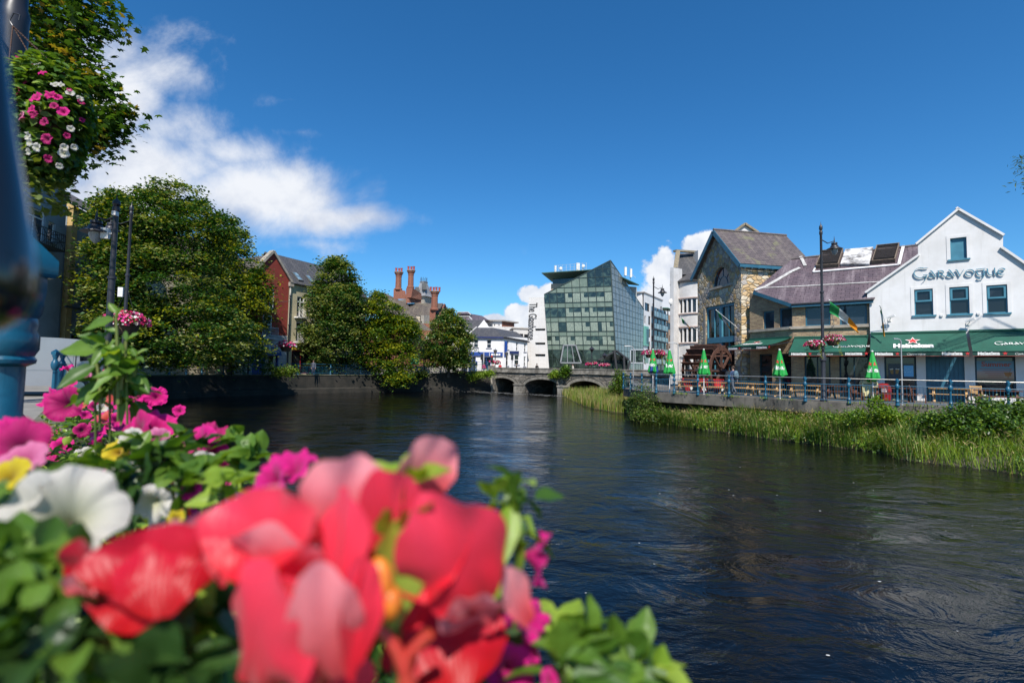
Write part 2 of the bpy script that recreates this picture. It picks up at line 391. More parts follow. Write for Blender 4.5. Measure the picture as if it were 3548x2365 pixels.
# ------------------------------------------------------------------ foliage cards -> real small leaves
def leaf_mesh(name, C, size, mats, parent=None, seed=0, up=.35, aspect=.62, jitter=.35, mi=None, nrm=None, shape='quad', **tags):
    """C: (n,3) leaf centres; every leaf a small folded blade with its own direction"""
    rg = np.random.default_rng(seed); n = len(C)
    off = np.array(origin(parent)) if parent else np.zeros(3)
    a = rg.normal(size=(n, 3)); a /= np.linalg.norm(a, axis=1, keepdims=True)
    N = rg.normal(size=(n, 3)); N[:, 2] = np.abs(N[:, 2])+up*2
    if nrm is not None: N += nrm*1.5
    N /= np.linalg.norm(N, axis=1, keepdims=True)
    T = np.cross(N, a); T /= np.linalg.norm(T, axis=1, keepdims=True)+1e-9; B = np.cross(N, T)
    s = size*(1+rg.uniform(-jitter, jitter, (n, 1)))
    if shape == 'quad':
        loc = [(-.5, 0, 0), (0, -.5*aspect*1.1, .06), (.55, 0, -.05), (0, .5*aspect*1.1, .06)]
        faces = [(0, 1, 2), (0, 2, 3)]
    elif shape == 'maple':
        loc = [(-.42, 0, 0), (-.25, -.42, -.04), (-.02, -.2, .03), (.2, -.5, -.06), (.22, -.17, .03), (.6, 0, -.06), (.22, .17, .03), (.2, .5, -.06), (-.02, .2, .03), (-.25, .42, -.04)]
        faces = [(0, 1, 2), (0, 2, 4), (2, 3, 4), (4, 5, 6), (0, 4, 6), (0, 6, 8), (6, 7, 8), (0, 8, 9)]
    elif shape == 'leaf':
        loc = [(-.5, 0, 0), (-.2, -.36*aspect*1.2, .07), (.15, -.34*aspect*1.2, .05), (.58, 0, -.1), (.15, .34*aspect*1.2, .05), (-.2, .36*aspect*1.2, .07), (0, 0, -.01)]
        faces = [(0, 1, 6), (1, 2, 6), (2, 3, 6), (3, 4, 6), (4, 5, 6), (5, 0, 6)]
    elif shape == 'rosette':                 # a small 5-petal bloom
        loc = [(0, 0, -.12)]; faces = []
        for k in range(10):
            t = 2*math.pi*k/10; r = .5 if k % 2 == 0 else .36
            loc.append((r*math.cos(t), r*math.sin(t), .08))
        faces = [(0, i+1, (i+1) % 10+1) for i in range(10)]
    k = len(loc); V = np.zeros((n, k, 3))
    for i, (x, y, z) in enumerate(loc): V[:, i] = C-off+T*(x*s)+B*(y*s)+N*(z*s)
    F = np.array(faces)[None]+(np.arange(n)*k)[:, None, None]
    me = bpy.data.meshes.new(name); F = F.reshape(-1, 3)
    me.vertices.add(n*k); me.vertices.foreach_set('co', V.ravel())
    me.loops.add(F.size); me.loops.foreach_set('vertex_index', F.ravel().astype(np.int32))
    me.polygons.add(len(F)); me.polygons.foreach_set('loop_start', np.arange(0, F.size, 3, dtype=np.int32))
    if not isinstance(mats, (list, tuple)): mats = [mats]
    for m in mats: me.materials.append(m)
    if len(mats) > 1:
        q = mi if mi is not None else rg.integers(0, len(mats), n)
        me.polygons.foreach_set('material_index', np.repeat(q, len(faces)).astype(np.int32))
    me.update(calc_edges=True); me.validate()
    o = bpy.data.objects.new(name, me); COL.objects.link(o)
    if parent: o.parent = parent
    return tag(o, **tags)
def clump_pts(lobes, nc, per, cs, seed, flat=.55, shell=.55, trim=None):
    """lobes: (x,y,z,rx,ry,rz,weight). clumps sit on and inside each lobe; each clump is a flat spray of leaves"""
    rg = np.random.default_rng(seed); L = np.array(lobes, dtype=float); w = L[:, 6]/L[:, 6].sum()
    k = rg.choice(len(L), nc, p=w); d = rg.normal(size=(nc, 3)); d /= np.linalg.norm(d, axis=1, keepdims=True)
    r = np.where(rg.random(nc) < .78, rg.uniform(shell+.25, 1.04, nc), rg.uniform(.3, .85, nc))[:, None]
    cc = L[k, :3]+d*r*L[k, 3:6]
    m = rg.integers(int(per*.5), int(per*1.5), nc); idx = np.repeat(np.arange(nc), m)
    q = rg.normal(size=(len(idx), 3))*.5; sc = (cs*rg.uniform(.55, 1.35, nc))[idx][:, None]
    P = cc[idx]+q*sc*np.array([1, 1, flat]); P[:, 2] -= (np.hypot(q[:, 0], q[:, 1])**2*sc[:, 0]*.35)
    return P, idx, cc, d
# ================================================================== palette
white_render = mat('white_render', (.62, .60, .585), .85, (.50, .48, .46), 1.1, .4, .004, 40, streak=(.30, .29, .27, .3))
white_clean = mat('white_wall', (.72, .70, .69), .8, (.6, .58, .56), .7, .4, .002, 30, streak=(.42, .40, .37, .38))
blue_paint = mat('blue_paint', (.035, .13, .195), .42, (.025, .10, .155), 2, .5, .001, 60)
blue_light = mat('blue_light_paint', (.065, .215, .29), .4, (.05, .175, .245), 2, .5)
rail_blue = mat('railing_blue', (.012, .10, .17), .4, (.008, .07, .13), 3, .5, .0008, 80)
steel = mat('galvanised_steel', (.62, .58, .52), .38, (.45, .42, .38), 8, .5, metal=.7)
iron = mat('lamp_iron', (.028, .027, .034), .42, (.018, .018, .022), 4, .5)
glassd = mglass('window_glass'); glassb = mglass('blue_window_glass', (.02, .03, .045), col2=(.05, .07, .10))
slate_p = mslate('slate_purple', (.125, .088, .10), (.085, .062, .074), (.30, .245, .255))
slate_l = mslate('slate_lichen', (.125, .098, .095), (.085, .068, .068), (.20, .17, .14), lich=(.17, .165, .085))
slate_g = mslate('slate_grey', (.085, .08, .082), (.06, .058, .06), (.14, .13, .12), .35, .22)
slate_b = mslate('tile_brown', (.115, .092, .075), (.078, .064, .054), (.17, .14, .11), .3, .3, lich=(.17, .15, .09))
rubble = mrubble('rubble_stone', [(.40, .30, .18), (.30, .25, .20), (.50, .41, .29), (.40, .26, .12), (.30, .27, .25), (.50, .43, .32), (.46, .32, .16), (.38, .34, .29)], (.19, .16, .12), 3.3, .035, .03)
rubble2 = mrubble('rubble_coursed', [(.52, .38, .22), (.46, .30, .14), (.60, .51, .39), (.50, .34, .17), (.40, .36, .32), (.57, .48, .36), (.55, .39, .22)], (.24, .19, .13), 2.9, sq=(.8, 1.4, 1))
ybrick = mbrick('yellow_brick', (.50, .37, .21), (.30, .20, .12), (.27, .22, .17), .3, .1, .014, var=.55, stain=(.12, .085, .06))
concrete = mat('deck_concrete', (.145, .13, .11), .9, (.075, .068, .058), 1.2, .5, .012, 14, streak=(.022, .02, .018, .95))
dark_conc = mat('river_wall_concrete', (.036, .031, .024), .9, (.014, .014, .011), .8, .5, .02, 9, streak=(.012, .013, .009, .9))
paving = mat('paving', (.24, .225, .20), .9, (.17, .16, .145), .9, .5, .004, 20)
dark_in = mat('dark_interior', (.012, .012, .014), .8)
awn_green = mat('awning_green', (.008, .088, .056), .7, (.006, .068, .043), 1.4, .5)
awn_lit = mat('lettering_white', (.75, .74, .70), .7)
awn_red = mat('star_red', (.62, .03, .03), .6)
bwhite = mat('white_plastic', (.74, .72, .70), .5)
# ================================================================== setting
LEFT = [(16, -18.2), (-.78, .52), (-29, 34), (-31.5, 42), (-30.3, 48), (-22.8, 57.5), (-14.5, 66), (-3, 71.5)]
POSTS = [gnd(2160, 1345.5), gnd(2185, 1349), gnd(2224, 1354.5), gnd(2273.8, 1360), gnd(2336, 1363.5), gnd(2418, 1367.5), gnd(2526, 1373.6), gnd(2652.6, 1380.5), gnd(2790, 1389.5), Vector((16.8, 24.5, 0)), Vector((18.35, 23.4, 0)), Vector((19.9, 22.3, 0)), Vector((21.4, 21.2, 0)), Vector((22.95, 20.1, 0)), Vector((24.5, 19.0, 0)), Vector((26.0, 17.9, 0))]
FR = [(p.x, p.y) for p in POSTS]+[(46, 3.5)]
RIVER = [(-3, 71.5), (0, 80), (18, 66), (14.0, 58)] + [(12, 47)] + FR + [(62, -18.2)] + LEFT[:-1]
def ground_sheet():
    out = [Vector((-700, -120, 0)), Vector((700, -120, 0)), Vector((700, 1400, 0)), Vector((-700, 1400, 0))]
    riv = [Vector((x, y, 0)) for x, y in RIVER]
    tr = tessellate_polygon([out, riv]); flat = out+riv; mb = MB()
    fs = []
    for a, b, c in tr:
        if (flat[b]-flat[a]).cross(flat[c]-flat[a]).z < 0: b, c = c, b
        fs.append((a, b, c))
    mb.idx([Vector((p.x, p.y, -.06)) for p in flat], fs)
    mb.build('ground', paving, kind='structure')
ground_sheet()
def slab(name, pts, z0, z1, m, **k):
    mb = MB(); mb.prism([(x, y, z0) for x, y in pts], (0, 0, z1-z0)); return mb.build(name, m, kind='structure', **k)
slab('terrace', [(p[0], p[1]) for p in FR]+[(46, 30), (20, 46), (12, 47)], -.58, 0, concrete)
slab('promenade', [(15.5, -18.4), (-1.0, .3), (-29.2, 34.1), (-31.7, 42), (-30.5, 48.2), (-23, 57.7), (-14.6, 66.2), (-3.2, 71.7), (-3.2, 76), (-26, 80), (-60, 40), (-30, -20)], -.05, .2, paving)
slab('street', [(-60, 76.5), (0, 76.5), (20, 66.5), (15.5, 59), (60, 40), (160, 240), (-160, 260)], -.05, .4, paving)
# water
wm = bpy.data.materials.new('river_water'); wm.use_nodes = True; nt = wm.node_tree; g = NG(nt); b = bsdf(wm)
setp(b, Roughness=.03, IOR=1.33); b.inputs['Specular IOR Level'].default_value = .5
tc = nd(nt, 'ShaderNodeTexCoord'); mp = nd(nt, 'ShaderNodeMapping'); mp.inputs['Rotation'].default_value = (0, 0, R(18)); mp.inputs['Scale'].default_value = (.75, 1.25, 1); g.l(tc.outputs['Object'], mp.inputs[0])
v = mp.outputs[0]
big = g.noise(v, .16, 3, .5, .8); n1 = g.noise(v, .75, 5, .58, 1.2); n2 = g.noise(v, 3.2, 5, .62, .6); n3 = g.noise(v, 11, 4, .6)
calm = g.ss(g.noise(v, .22, 4, .6, 2.2), .38, .62, .12, 1.5)
h = g.m('ADD', g.m('MULTIPLY', n1, .06), g.m('MULTIPLY', calm, g.m('ADD', g.m('MULTIPLY', n2, .026), g.m('MULTIPLY', n3, .0035))))
bp = nd(nt, 'ShaderNodeBump', inp={'Strength': 1., 'Distance': 1.}); g.l(h, bp.inputs['Height']); g.l(bp.outputs[0], b.inputs['Normal'])
spx = nd(nt, 'ShaderNodeSeparateXYZ'); g.l(tc.outputs['Object'], spx.inputs[0])
g.l(g.mix(g.ss(big, .3, .7), (.0015, .0025, .004), (.004, .0035, .002)), b.inputs['Base Color'])
mb = MB(); mb.poly([(-80, -60, -1.9), (120, -60, -1.9), (120, 90, -1.9), (-80, 90, -1.9)]); mb.build('water', wm, kind='structure')
# foam flecks on the water are one scatter of stuff
foam = mat('foam', (.5, .5, .48), .6)
mb = MB()
for i in range(60):
    x = random.uniform(-2, 16); y = random.uniform(3.2, 22)
    if x > y*.95+1: continue
    r = random.uniform(.008, .02)
    mb.poly([(x+r*1.6*math.cos(t), y+r*math.sin(t), -1.894+random.random()*.002) for t in (0, 1, 2.1, 3.1, 4.2, 5.2)])
for i in range(260):                      # broken water below the bridge arches
    t = random.random(); x = -6+t*13+random.gauss(0, 1.2); y = 71-t*9-abs(random.gauss(0, 1.6))-.6; r = random.uniform(.03, .10)
    mb.poly([(x+r*2.4*math.cos(q), y+r*.8*math.sin(q), -1.885) for q in (0, 1, 2.1, 3.1, 4.2, 5.2)])
mb.build('foam', foam, kind='stuff', label='small flecks of white foam drifting on the dark river', cat='foam')
# ================================================================== generic builders
Z = lambda ox, oy, k: (lambda x, y: (ox+x/k, oy+y/k))
z1 = Z(2800, 650, 3.136); z2 = Z(2200, 700, 3.136); z3 = Z(2100, 1100, 3.136); z4 = Z(2800, 1100, 3.136); z5 = Z(1700, 850, 2.852); z6 = Z(1200, 850, 2.852); z7 = Z(700, 800, 2.613)
z8 = Z(850, 850, 3.267); z9 = Z(1600, 1030, 5.6); zl = Z(0, 500, 1.96)
def window(par, w, r, fr, gl, dep=.12, fw=.06, vb=(), hb=(), sill=None, name='window', th=.05, sillh=.09, sille=.12, pane='pane', curtain=None):
    s0, s1, q0, q1 = r; m = MB(); o0, o1 = -dep-.03, -dep+th
    m.wbox(w, s0, s1, q1-fw, q1, o0, o1).wbox(w, s0, s1, q0, q0+fw, o0, o1)
    m.wbox(w, s0, s0+fw, q0+fw, q1-fw, o0, o1).wbox(w, s1-fw, s1, q0+fw, q1-fw, o0, o1)
    for f in vb: x = s0+(s1-s0)*f; m.wbox(w, x-fw*.4, x+fw*.4, q0+fw, q1-fw, o0, o1-.012)
    for f in hb: y = q0+(q1-q0)*f; m.wbox(w, s0+fw, s1-fw, y-fw*.5, y+fw*.5, o0, o1-.008)
    f = m.build(name, fr, par)
    p = MB(); p.poly([w.P(s0, q0, -dep), w.P(s1, q0, -dep), w.P(s1, q1, -dep), w.P(s0, q1, -dep)]); p.build(pane, gl, f)
    if curtain:
        c = MB(); c.wbox(w, s0+(s1-s0)*curtain[0], s0+(s1-s0)*curtain[1], q0+(q1-q0)*curtain[2], q0+(q1-q0)*curtain[3], -dep+.002, -dep+.006); c.build('blind', curtain[4], f)
    if sill: s = MB(); s.wbox(w, s0-sille, s1+sille, q0-sillh, q0, -dep, .09); s.build('sill', sill, f)
    return f
def onplane(px, py, p0, n):
    x, k = ray(px, py); d = Vector((x, 1, k)); o = Vector((0, 0, EYE)); t = (Vector(p0)-o).dot(n)/d.dot(n); return o+d*t
def heineken_row(mb_w, mb_r, P, right, up, size, txt='Heineken', star=True, bold=.02):
    put_text(mb_w, txt, P, right, up, size, bold=bold)
    if star: put_star(mb_r, Vector(P)+Vector(right)*size*2.9+Vector(up)*size*.33, right, up, size*.5)
# broad-nib uncial lettering
def nib(mb, path, o, right, up, k, w=.17, ang=38, th=None, nrm=None):
    o = Vector(o); right = Vector(right); up = Vector(up); a = R(ang); pv = (math.cos(a)*w/2, math.sin(a)*w/2)
    P = [o+right*(x*k)+up*(y*k) for x, y in path]; dv = right*(pv[0]*k)+up*(pv[1]*k)
    n = Vector(nrm)*(th or 0); tw = right*(-.022*k)+up*(.022*k)
    for p, q in zip(P, P[1:]):
        a0, a1, b1, b0 = p-dv-tw, p+dv-tw, q+dv-tw, q-dv-tw; a0b, a1b, b1b, b0b = p-dv+tw, p+dv+tw, q+dv+tw, q-dv+tw
        for quad in ((p-dv, p+dv, q+dv, q-dv),):
            mb.idx([v for v in quad]+[v+n for v in quad], [(4, 5, 6, 7), (0, 4, 7, 3), (1, 2, 6, 5), (0, 1, 5, 4), (3, 7, 6, 2)])
        mb.idx([p-dv-tw+n*.98, p-dv+tw+n*.98, p+dv+tw+n*.98, p+dv-tw+n*.98], [(0, 1, 2, 3)])
def arc(cx, cy, rx, ry, a0, a1, n=14): return [(cx+rx*math.cos(R(a0+(a1-a0)*i/n)), cy+ry*math.sin(R(a0+(a1-a0)*i/n))) for i in range(n+1)]
GLY = {
 'G': (1.55, [arc(.78, .72, .72, .72, 58, 285), [(.95, .03), (1.25, .12), (1.42, .32)], [(1.12, .40), (1.6, .40)], [(1.42, .38), (1.4, -.05), (1.26, -.32), (1.0, -.58)], [(1.1, 1.36), (1.5, 1.38), (1.62, 1.42)]]),
 'A': (.92, [[(.28, .98), (.42, .86), (.86, .06)], arc(.42, .28, .34, .26, 80, 350, 12)]),
 'R': (.9, [[(.14, .9), (.17, .04)], [(.02, .86), (.3, .95)], arc(.34, .68, .34, .25, 100, -80, 9), [(.36, .44), (.82, .03)]]),
 'V': (.86, [[(.0, .94), (.14, .86), (.42, .06)], [(.42, .06), (.62, .55), (.84, .94)]]),
 'O': (1.02, [arc(.5, .47, .44, .43, 95, 455, 22)]),
 'g': (1.0, [[(.08, .9), (.5, .93), (.98, .97)], [(.42, .92), (.16, .72), (.12, .42), (.26, .12), (.56, .04), (.78, .2), (.86, .5), (.8, .82)], [(.86, .5), (.84, .0), (.68, -.34), (.36, -.44), (.14, -.3), (.24, -.18)]]),
 'U': (.98, [[(.05, .9), (.12, .8), (.12, .4), (.26, .1), (.5, .04), (.74, .22)], [(.8, .96), (.82, .3), (.92, .06)]]),
 'E': (.85, [arc(.46, .46, .4, .43, 62, 300, 16), [(.12, .5), (.5, .52), (.72, .66)], [(.62, .86), (.74, .72), (.62, .58)]])}
def uncial(mb, o, right, up, width, th, nrm, word='GARAVOgUE', squash=1., w=.17):
    tot = sum(GLY[c][0]+.08 for c in word)-.08; k = width/tot; x = 0
    for c in word:
        adv, strokes = GLY[c]
        for s_ in strokes: nib(mb, [(x+a, b*squash) for a, b in s_], o, right, up, k, w=w, th=th, nrm=nrm)
        x += adv+.08
# ================================================================== white gabled pub (right)
WG = Wall((21.55, 29.55), (.78, -.62)); G = lambda p: WG.hit(*p)
pub = thing('pub_building', 'white rendered pub with a stepped gable and blue uncial lettering above green awnings', 'pub', WG.P(0, 0, 0))
L0 = G(z1(668, 1300))[0]
eL = G(z1(641, 1132)); kL = G(z1(1196, 742)); kU = G(z1(1192, 604)); pk = G(z1(1632, 240)); rU = G(z1(2118, 520)); rD = G(z1(2118, 668)); r1 = G(z1(2346, 824))
slopeR = (r1[1]-rD[1])/(r1[0]-rD[0]); sE = rD[0]+(eL[1]-rD[1])/slopeR
out = [(L0, -.05), (L0, G(z1(670, 1240))[1]), (eL[0], eL[1]-.35), (eL[0], eL[1]), kL, kU, pk, rU, rD, (sE, eL[1]), (sE-.1, -.05)]
wins = [WG.rect(*z1(1155, 1101), *z1(1358, 1385)), WG.rect(*z1(1537, 1076), *z1(1752, 1372)), WG.rect(*z1(1940, 1056), *z1(2167, 1360))]
topw = WG.rect(*z1(1545, 543), *z1(1724, 775))
doors = [(WG.rect(*z4(830, 425), *z4(1178, 800))[0], WG.rect(*z4(830, 425), *z4(1178, 800))[1], .0, 2.62), (*WG.rect(*z4(1280, 425), *z4(1702, 800))[:2], .0, 2.62), (*WG.rect(*z4(1815, 425), *z4(2258, 800))[:2], .35, 2.62)]
mb = MB(); mb.panel(WG, out, wins+[topw]+doors, 0, .16)
b_ = [(a, z) for a, z in out]
mb.wprism(WG, [(L0, -.05), (L0, eL[1]-.4), (sE-.1, eL[1]-.4), (sE-.1, -.05)], -.30, -9)
mb.wbox(WG, L0, L0+.25, -.05, eL[1]-.4, -.30, -.001)
mb.wprism(WG, [(p[0], p[1]) for p in [(eL[0]+.02, eL[1]-.35), (eL[0]+.02, eL[1]), kL, kU, pk, rU, rD, (sE, eL[1]), (sE, eL[1]-.35)]], -.24, -.42)
mb.build('wall', white_clean, pub)
mb = MB(); rz0 = eL[1]-.35
mb.wprism(WG, [(L0-.1, rz0), (kL[0], kL[1]-.45), (pk[0], kU[1]-.1), (rD[0], rD[1]-.4), (sE+.1, rz0)], -.45, -9.2); mb.build('roof', slate_p, pub)
mb = MB()
for a, b in ((eL, kL), (kU, pk), (pk, rU), (rD, (sE, eL[1]))):
    d = (Vector(b)-Vector(a)).normalized()*.12
    mb.bar(WG.P(a[0]-d[0], a[1]-d[1]+.03, -.16), WG.P(b[0]+d[0]*.3, b[1]+d[1]*.3+.03, -.16), .62, .11)
for a, b in ((kL, kU), (rU, rD)): pass
mb.build('coping', white_clean, pub)
for r in wins:
    f = window(pub, WG, r, blue_light, glassd, dep=.13, fw=.055, sill=blue_light)
    s0, s1, q0, q1 = r; h = (q1-q0); sash = MB()
    zt, zm = q1-.045, q0+h*.52
    for a in ((s0+.04, s1-.04, zt-.09, zt), (s0+.04, s1-.04, zm, zm+.09), (s0+.04, s0+.13, zm+.09, zt-.09), (s1-.13, s1-.04, zm+.09, zt-.09)): sash.wbox(WG, *a, -.10, -.035)
    sash.build('sash', blue_light, f)
    m = MB()
    for a in ((s0-.16, s1+.16, q1+.001, q1+.16), (s0-.16, s0-.001, q0-.02, q1), (s1+.001, s1+.16, q0-.02, q1)): m.wbox(WG, *a, -.01, .022)
    m.build('surround', white_clean, f)
s0, s1, q0, q1 = topw
m = MB()
for a in ((s0-.16, s1+.16, q1+.001, q1+.16), (s0-.16, s0-.001, q0-.02, q1), (s1+.001, s1+.16, q0-.02, q1)): m.wbox(WG, *a, -.01, .022)
f = window(pub, WG, topw, blue_light, blue_light, dep=.13, fw=.05, sill=blue_light, pane='shutter_board'); m.build('surround', white_clean, f)
m = MB(); pA = WG.P(*G(z1(1146, 985)), .05); pB = WG.P(*G(z1(2150, 950)), .05); wd = (pB-pA).length
rt = Vector((WG.u[0], WG.u[1], 0)); nr = Vector((WG.n[0], WG.n[1], 0)); rt2 = (pB-pA).normalized()
uncial(m, pA, rt2, (0, 0, 1), wd, .05, nr, squash=1.02, w=.14)
m.build('lettering', mat('sign_blue', (.08, .25, .34), .45), pub, label='raised blue uncial letters reading GARAVOGUE')
# ground floor of the pub
for i, r in enumerate(doors):
    s0, s1, q0, q1 = r
    if i == 1:
        m = MB(); m.wbox(WG, s0, s1, q0, q1, -.2, -.13); d = m.build('door', blue_paint, pub)
        m = MB(); c = (s0+s1)/2
        for a, b in ((s0+.08, c-.04), (c+.04, s1-.08)):
            n = 4
            for k in range(n): x0 = a+(b-a)*k/n; m.wbox(WG, x0+.01, x0+(b-a)/n-.02, q0+.12, q1-.15, -.13, -.105)
        m.build('door_board', blue_paint, d)
        m = MB(); m.tube([WG.P(c+.1, 1.0, -.09), WG.P(c+.1, 1.25, -.09)], .02, 6); m.build('handle', steel, d)
    else:
        f = window(pub, WG, r, mat('dark_blue_frame', (.01, .045, .07), .5), glassd, dep=.14, fw=.09, vb=(), name='shop_window')
mb = MB(); r = WG.rect(*z4(870, 500), *z4(1150, 665)); mb.wbox(WG, *r, -.12, -.05); scr = mb.build('tv_screen', mat('screen_dark', (.004, .012, .05), .2), pub)
lit = bpy.data.materials.new('screen_image'); lit.use_nodes = True; setp(bsdf(lit), Roughness=.3); bsdf(lit).inputs['Base Color'].default_value = (.02, .08, .16, 1); bsdf(lit).inputs['Emission Color'].default_value = (.03, .12, .28, 1); bsdf(lit).inputs['Emission Strength'].default_value = .5
m = MB(); m.wbox(WG, *WG.rect(*z4(1040, 520), *z4(1145, 640)), -.05, -.047); m.build('screen_picture', lit, scr)
m = MB()
for j, (ln) in enumerate(('All the', 'reasons you\'ll', 'ever need.')):
    p = WG.P(*G(z4(1078, 556+j*20)), -.04); put_text(m, ln, p, rt, (0, 0, 1), .085)
m.build('screen_text', mat('screen_text', (.5, .7, .75), .5), scr)
beer = mat('beer_amber', (.30, .14, .02), .3); m = MB(); m2 = MB()
for cx_, tl in ((910, -.12), (968, .12)):
    p = WG.P(*G(z4(cx_, 585)), -.035); u = Vector((0, 0, 1))*math.cos(tl)+rt*math.sin(tl); v = rt*math.cos(tl)-Vector((0, 0, 1))*math.sin(tl)
    m.poly([p-v*.055-u*.14, p+v*.055-u*.14, p+v*.085+u*.12, p-v*.085+u*.12]); m2.poly([p-v*.088+u*.12, p+v*.088+u*.12, p+v*.09+u*.17, p-v*.09+u*.17])
m.build('beer_glass', beer, scr); m2.build('beer_head', awn_lit, scr)
# summer poster behind glass, third opening
r = WG.rect(*z4(1835, 470), *z4(2240, 700)); mb = MB(); mb.wbox(WG, *r, -.11, -.075)
pm = bpy.data.materials.new('poster_beach'); pm.use_nodes = True; nt = pm.node_tree; g = NG(nt); tcn = nd(nt, 'ShaderNodeTexCoord'); sx = nd(nt, 'ShaderNodeSeparateXYZ'); g.l(tcn.outputs['UV'], sx.inputs[0])
rp = nd(nt, 'ShaderNodeValToRGB'); g.l(g.m('DIVIDE', g.m('SUBTRACT', sx.outputs[1], r[2]), r[3]-r[2]), rp.inputs[0]); e = rp.color_ramp.elements
e[0].color = (.04, .09, .05, 1); e[1].color = (.12, .26, .38, 1); x = e.new(.22); x.color = (.42, .27, .16, 1); x = e.new(.45); x.color = (.45, .30, .25, 1); x = e.new(.6); x.color = (.15, .30, .38, 1)
g.l(rp.outputs[0], bsdf(pm).inputs['Base Color']); setp(bsdf(pm), Roughness=.4)
pos = mb.build('poster', pm, pub)
m = MB(); put_text(m, 'Summer', WG.P(*G(z4(2045, 530)), -.07), rt, (0, 0, 1), .34, bold=.01)
for j in range(6):
    a_, c_ = G(z4(2040, 558+j*21)); hw = (.62, .5, .42, .30, .30, .62)[j]; m.wbox(WG, a_-hw, a_+hw, c_-.012, c_+.012, -.074, -.07)
m.build('poster_text', mat('poster_red', (.45, .10, .08), .5), pos)
m = MB(); p = WG.P(*G(z4(2175, 615)), -.068); m.poly([p+rt*a+Vector((0, 0, b)) for a, b in ((-.10, -.10), (.10, -.10), (.16, .1), (-.16, .1))]); m.bar(p-Vector((0, 0, .1)), p-Vector((0, 0, .2)), .02); m.bar(p+rt*.05, p+rt*.1+Vector((0, 0, .3)), .012)
m.build('poster_cocktail', mat('cocktail_orange', (.45, .16, .03), .4), pos)
# small wall fittings
def cctv(px, py, w, lab, par=None):
    s, zz = w.hit(px, py); t = thing('security_camera', lab, 'security camera', w.P(s, zz, 0), 'security cameras on the pub walls')
    m = MB(); m.wbox(w, s-.07, s+.07, zz-.07, zz+.07, 0, .05); m.build('mount', bwhite, t)
    m = MB(); m.tube([w.P(s, zz, .05), w.P(s, zz-.02, .25), w.P(s+.06, zz+.10, .34)], .018, 6); m.build('arm', bwhite, t)
    m = MB(); m.bar(w.P(s-.12, zz+.10, .30), w.P(s+.26, zz+.24, .42), .11, .11); m.build('housing', bwhite, t)
    return t
cctv(*z1(885, 1440), WG, 'white security camera on the white gable wall beside the small flag')
cctv(*z1(1735, 1480), WG, 'white security camera with loose cable below the middle upper window')
for px_, py_, nm in ((*z1(1450, 1388), 'between left and middle'), (*z1(1850, 1368), 'between middle and right')):
    s, zz = WG.hit(px_, py_); m = MB(); m.wbox(WG, s-.06, s+.06, zz-.05, zz+.05, 0, .08); m.wbox(WG, s-.045, s+.045, zz-.08, zz-.05, .0, .07)
    m.build('wall_light', bwhite, label='tiny white wall light '+nm+' upper windows of the white pub', cat='wall light', group='small lights on the pub wall', loc=WG.P(s, zz, 0))
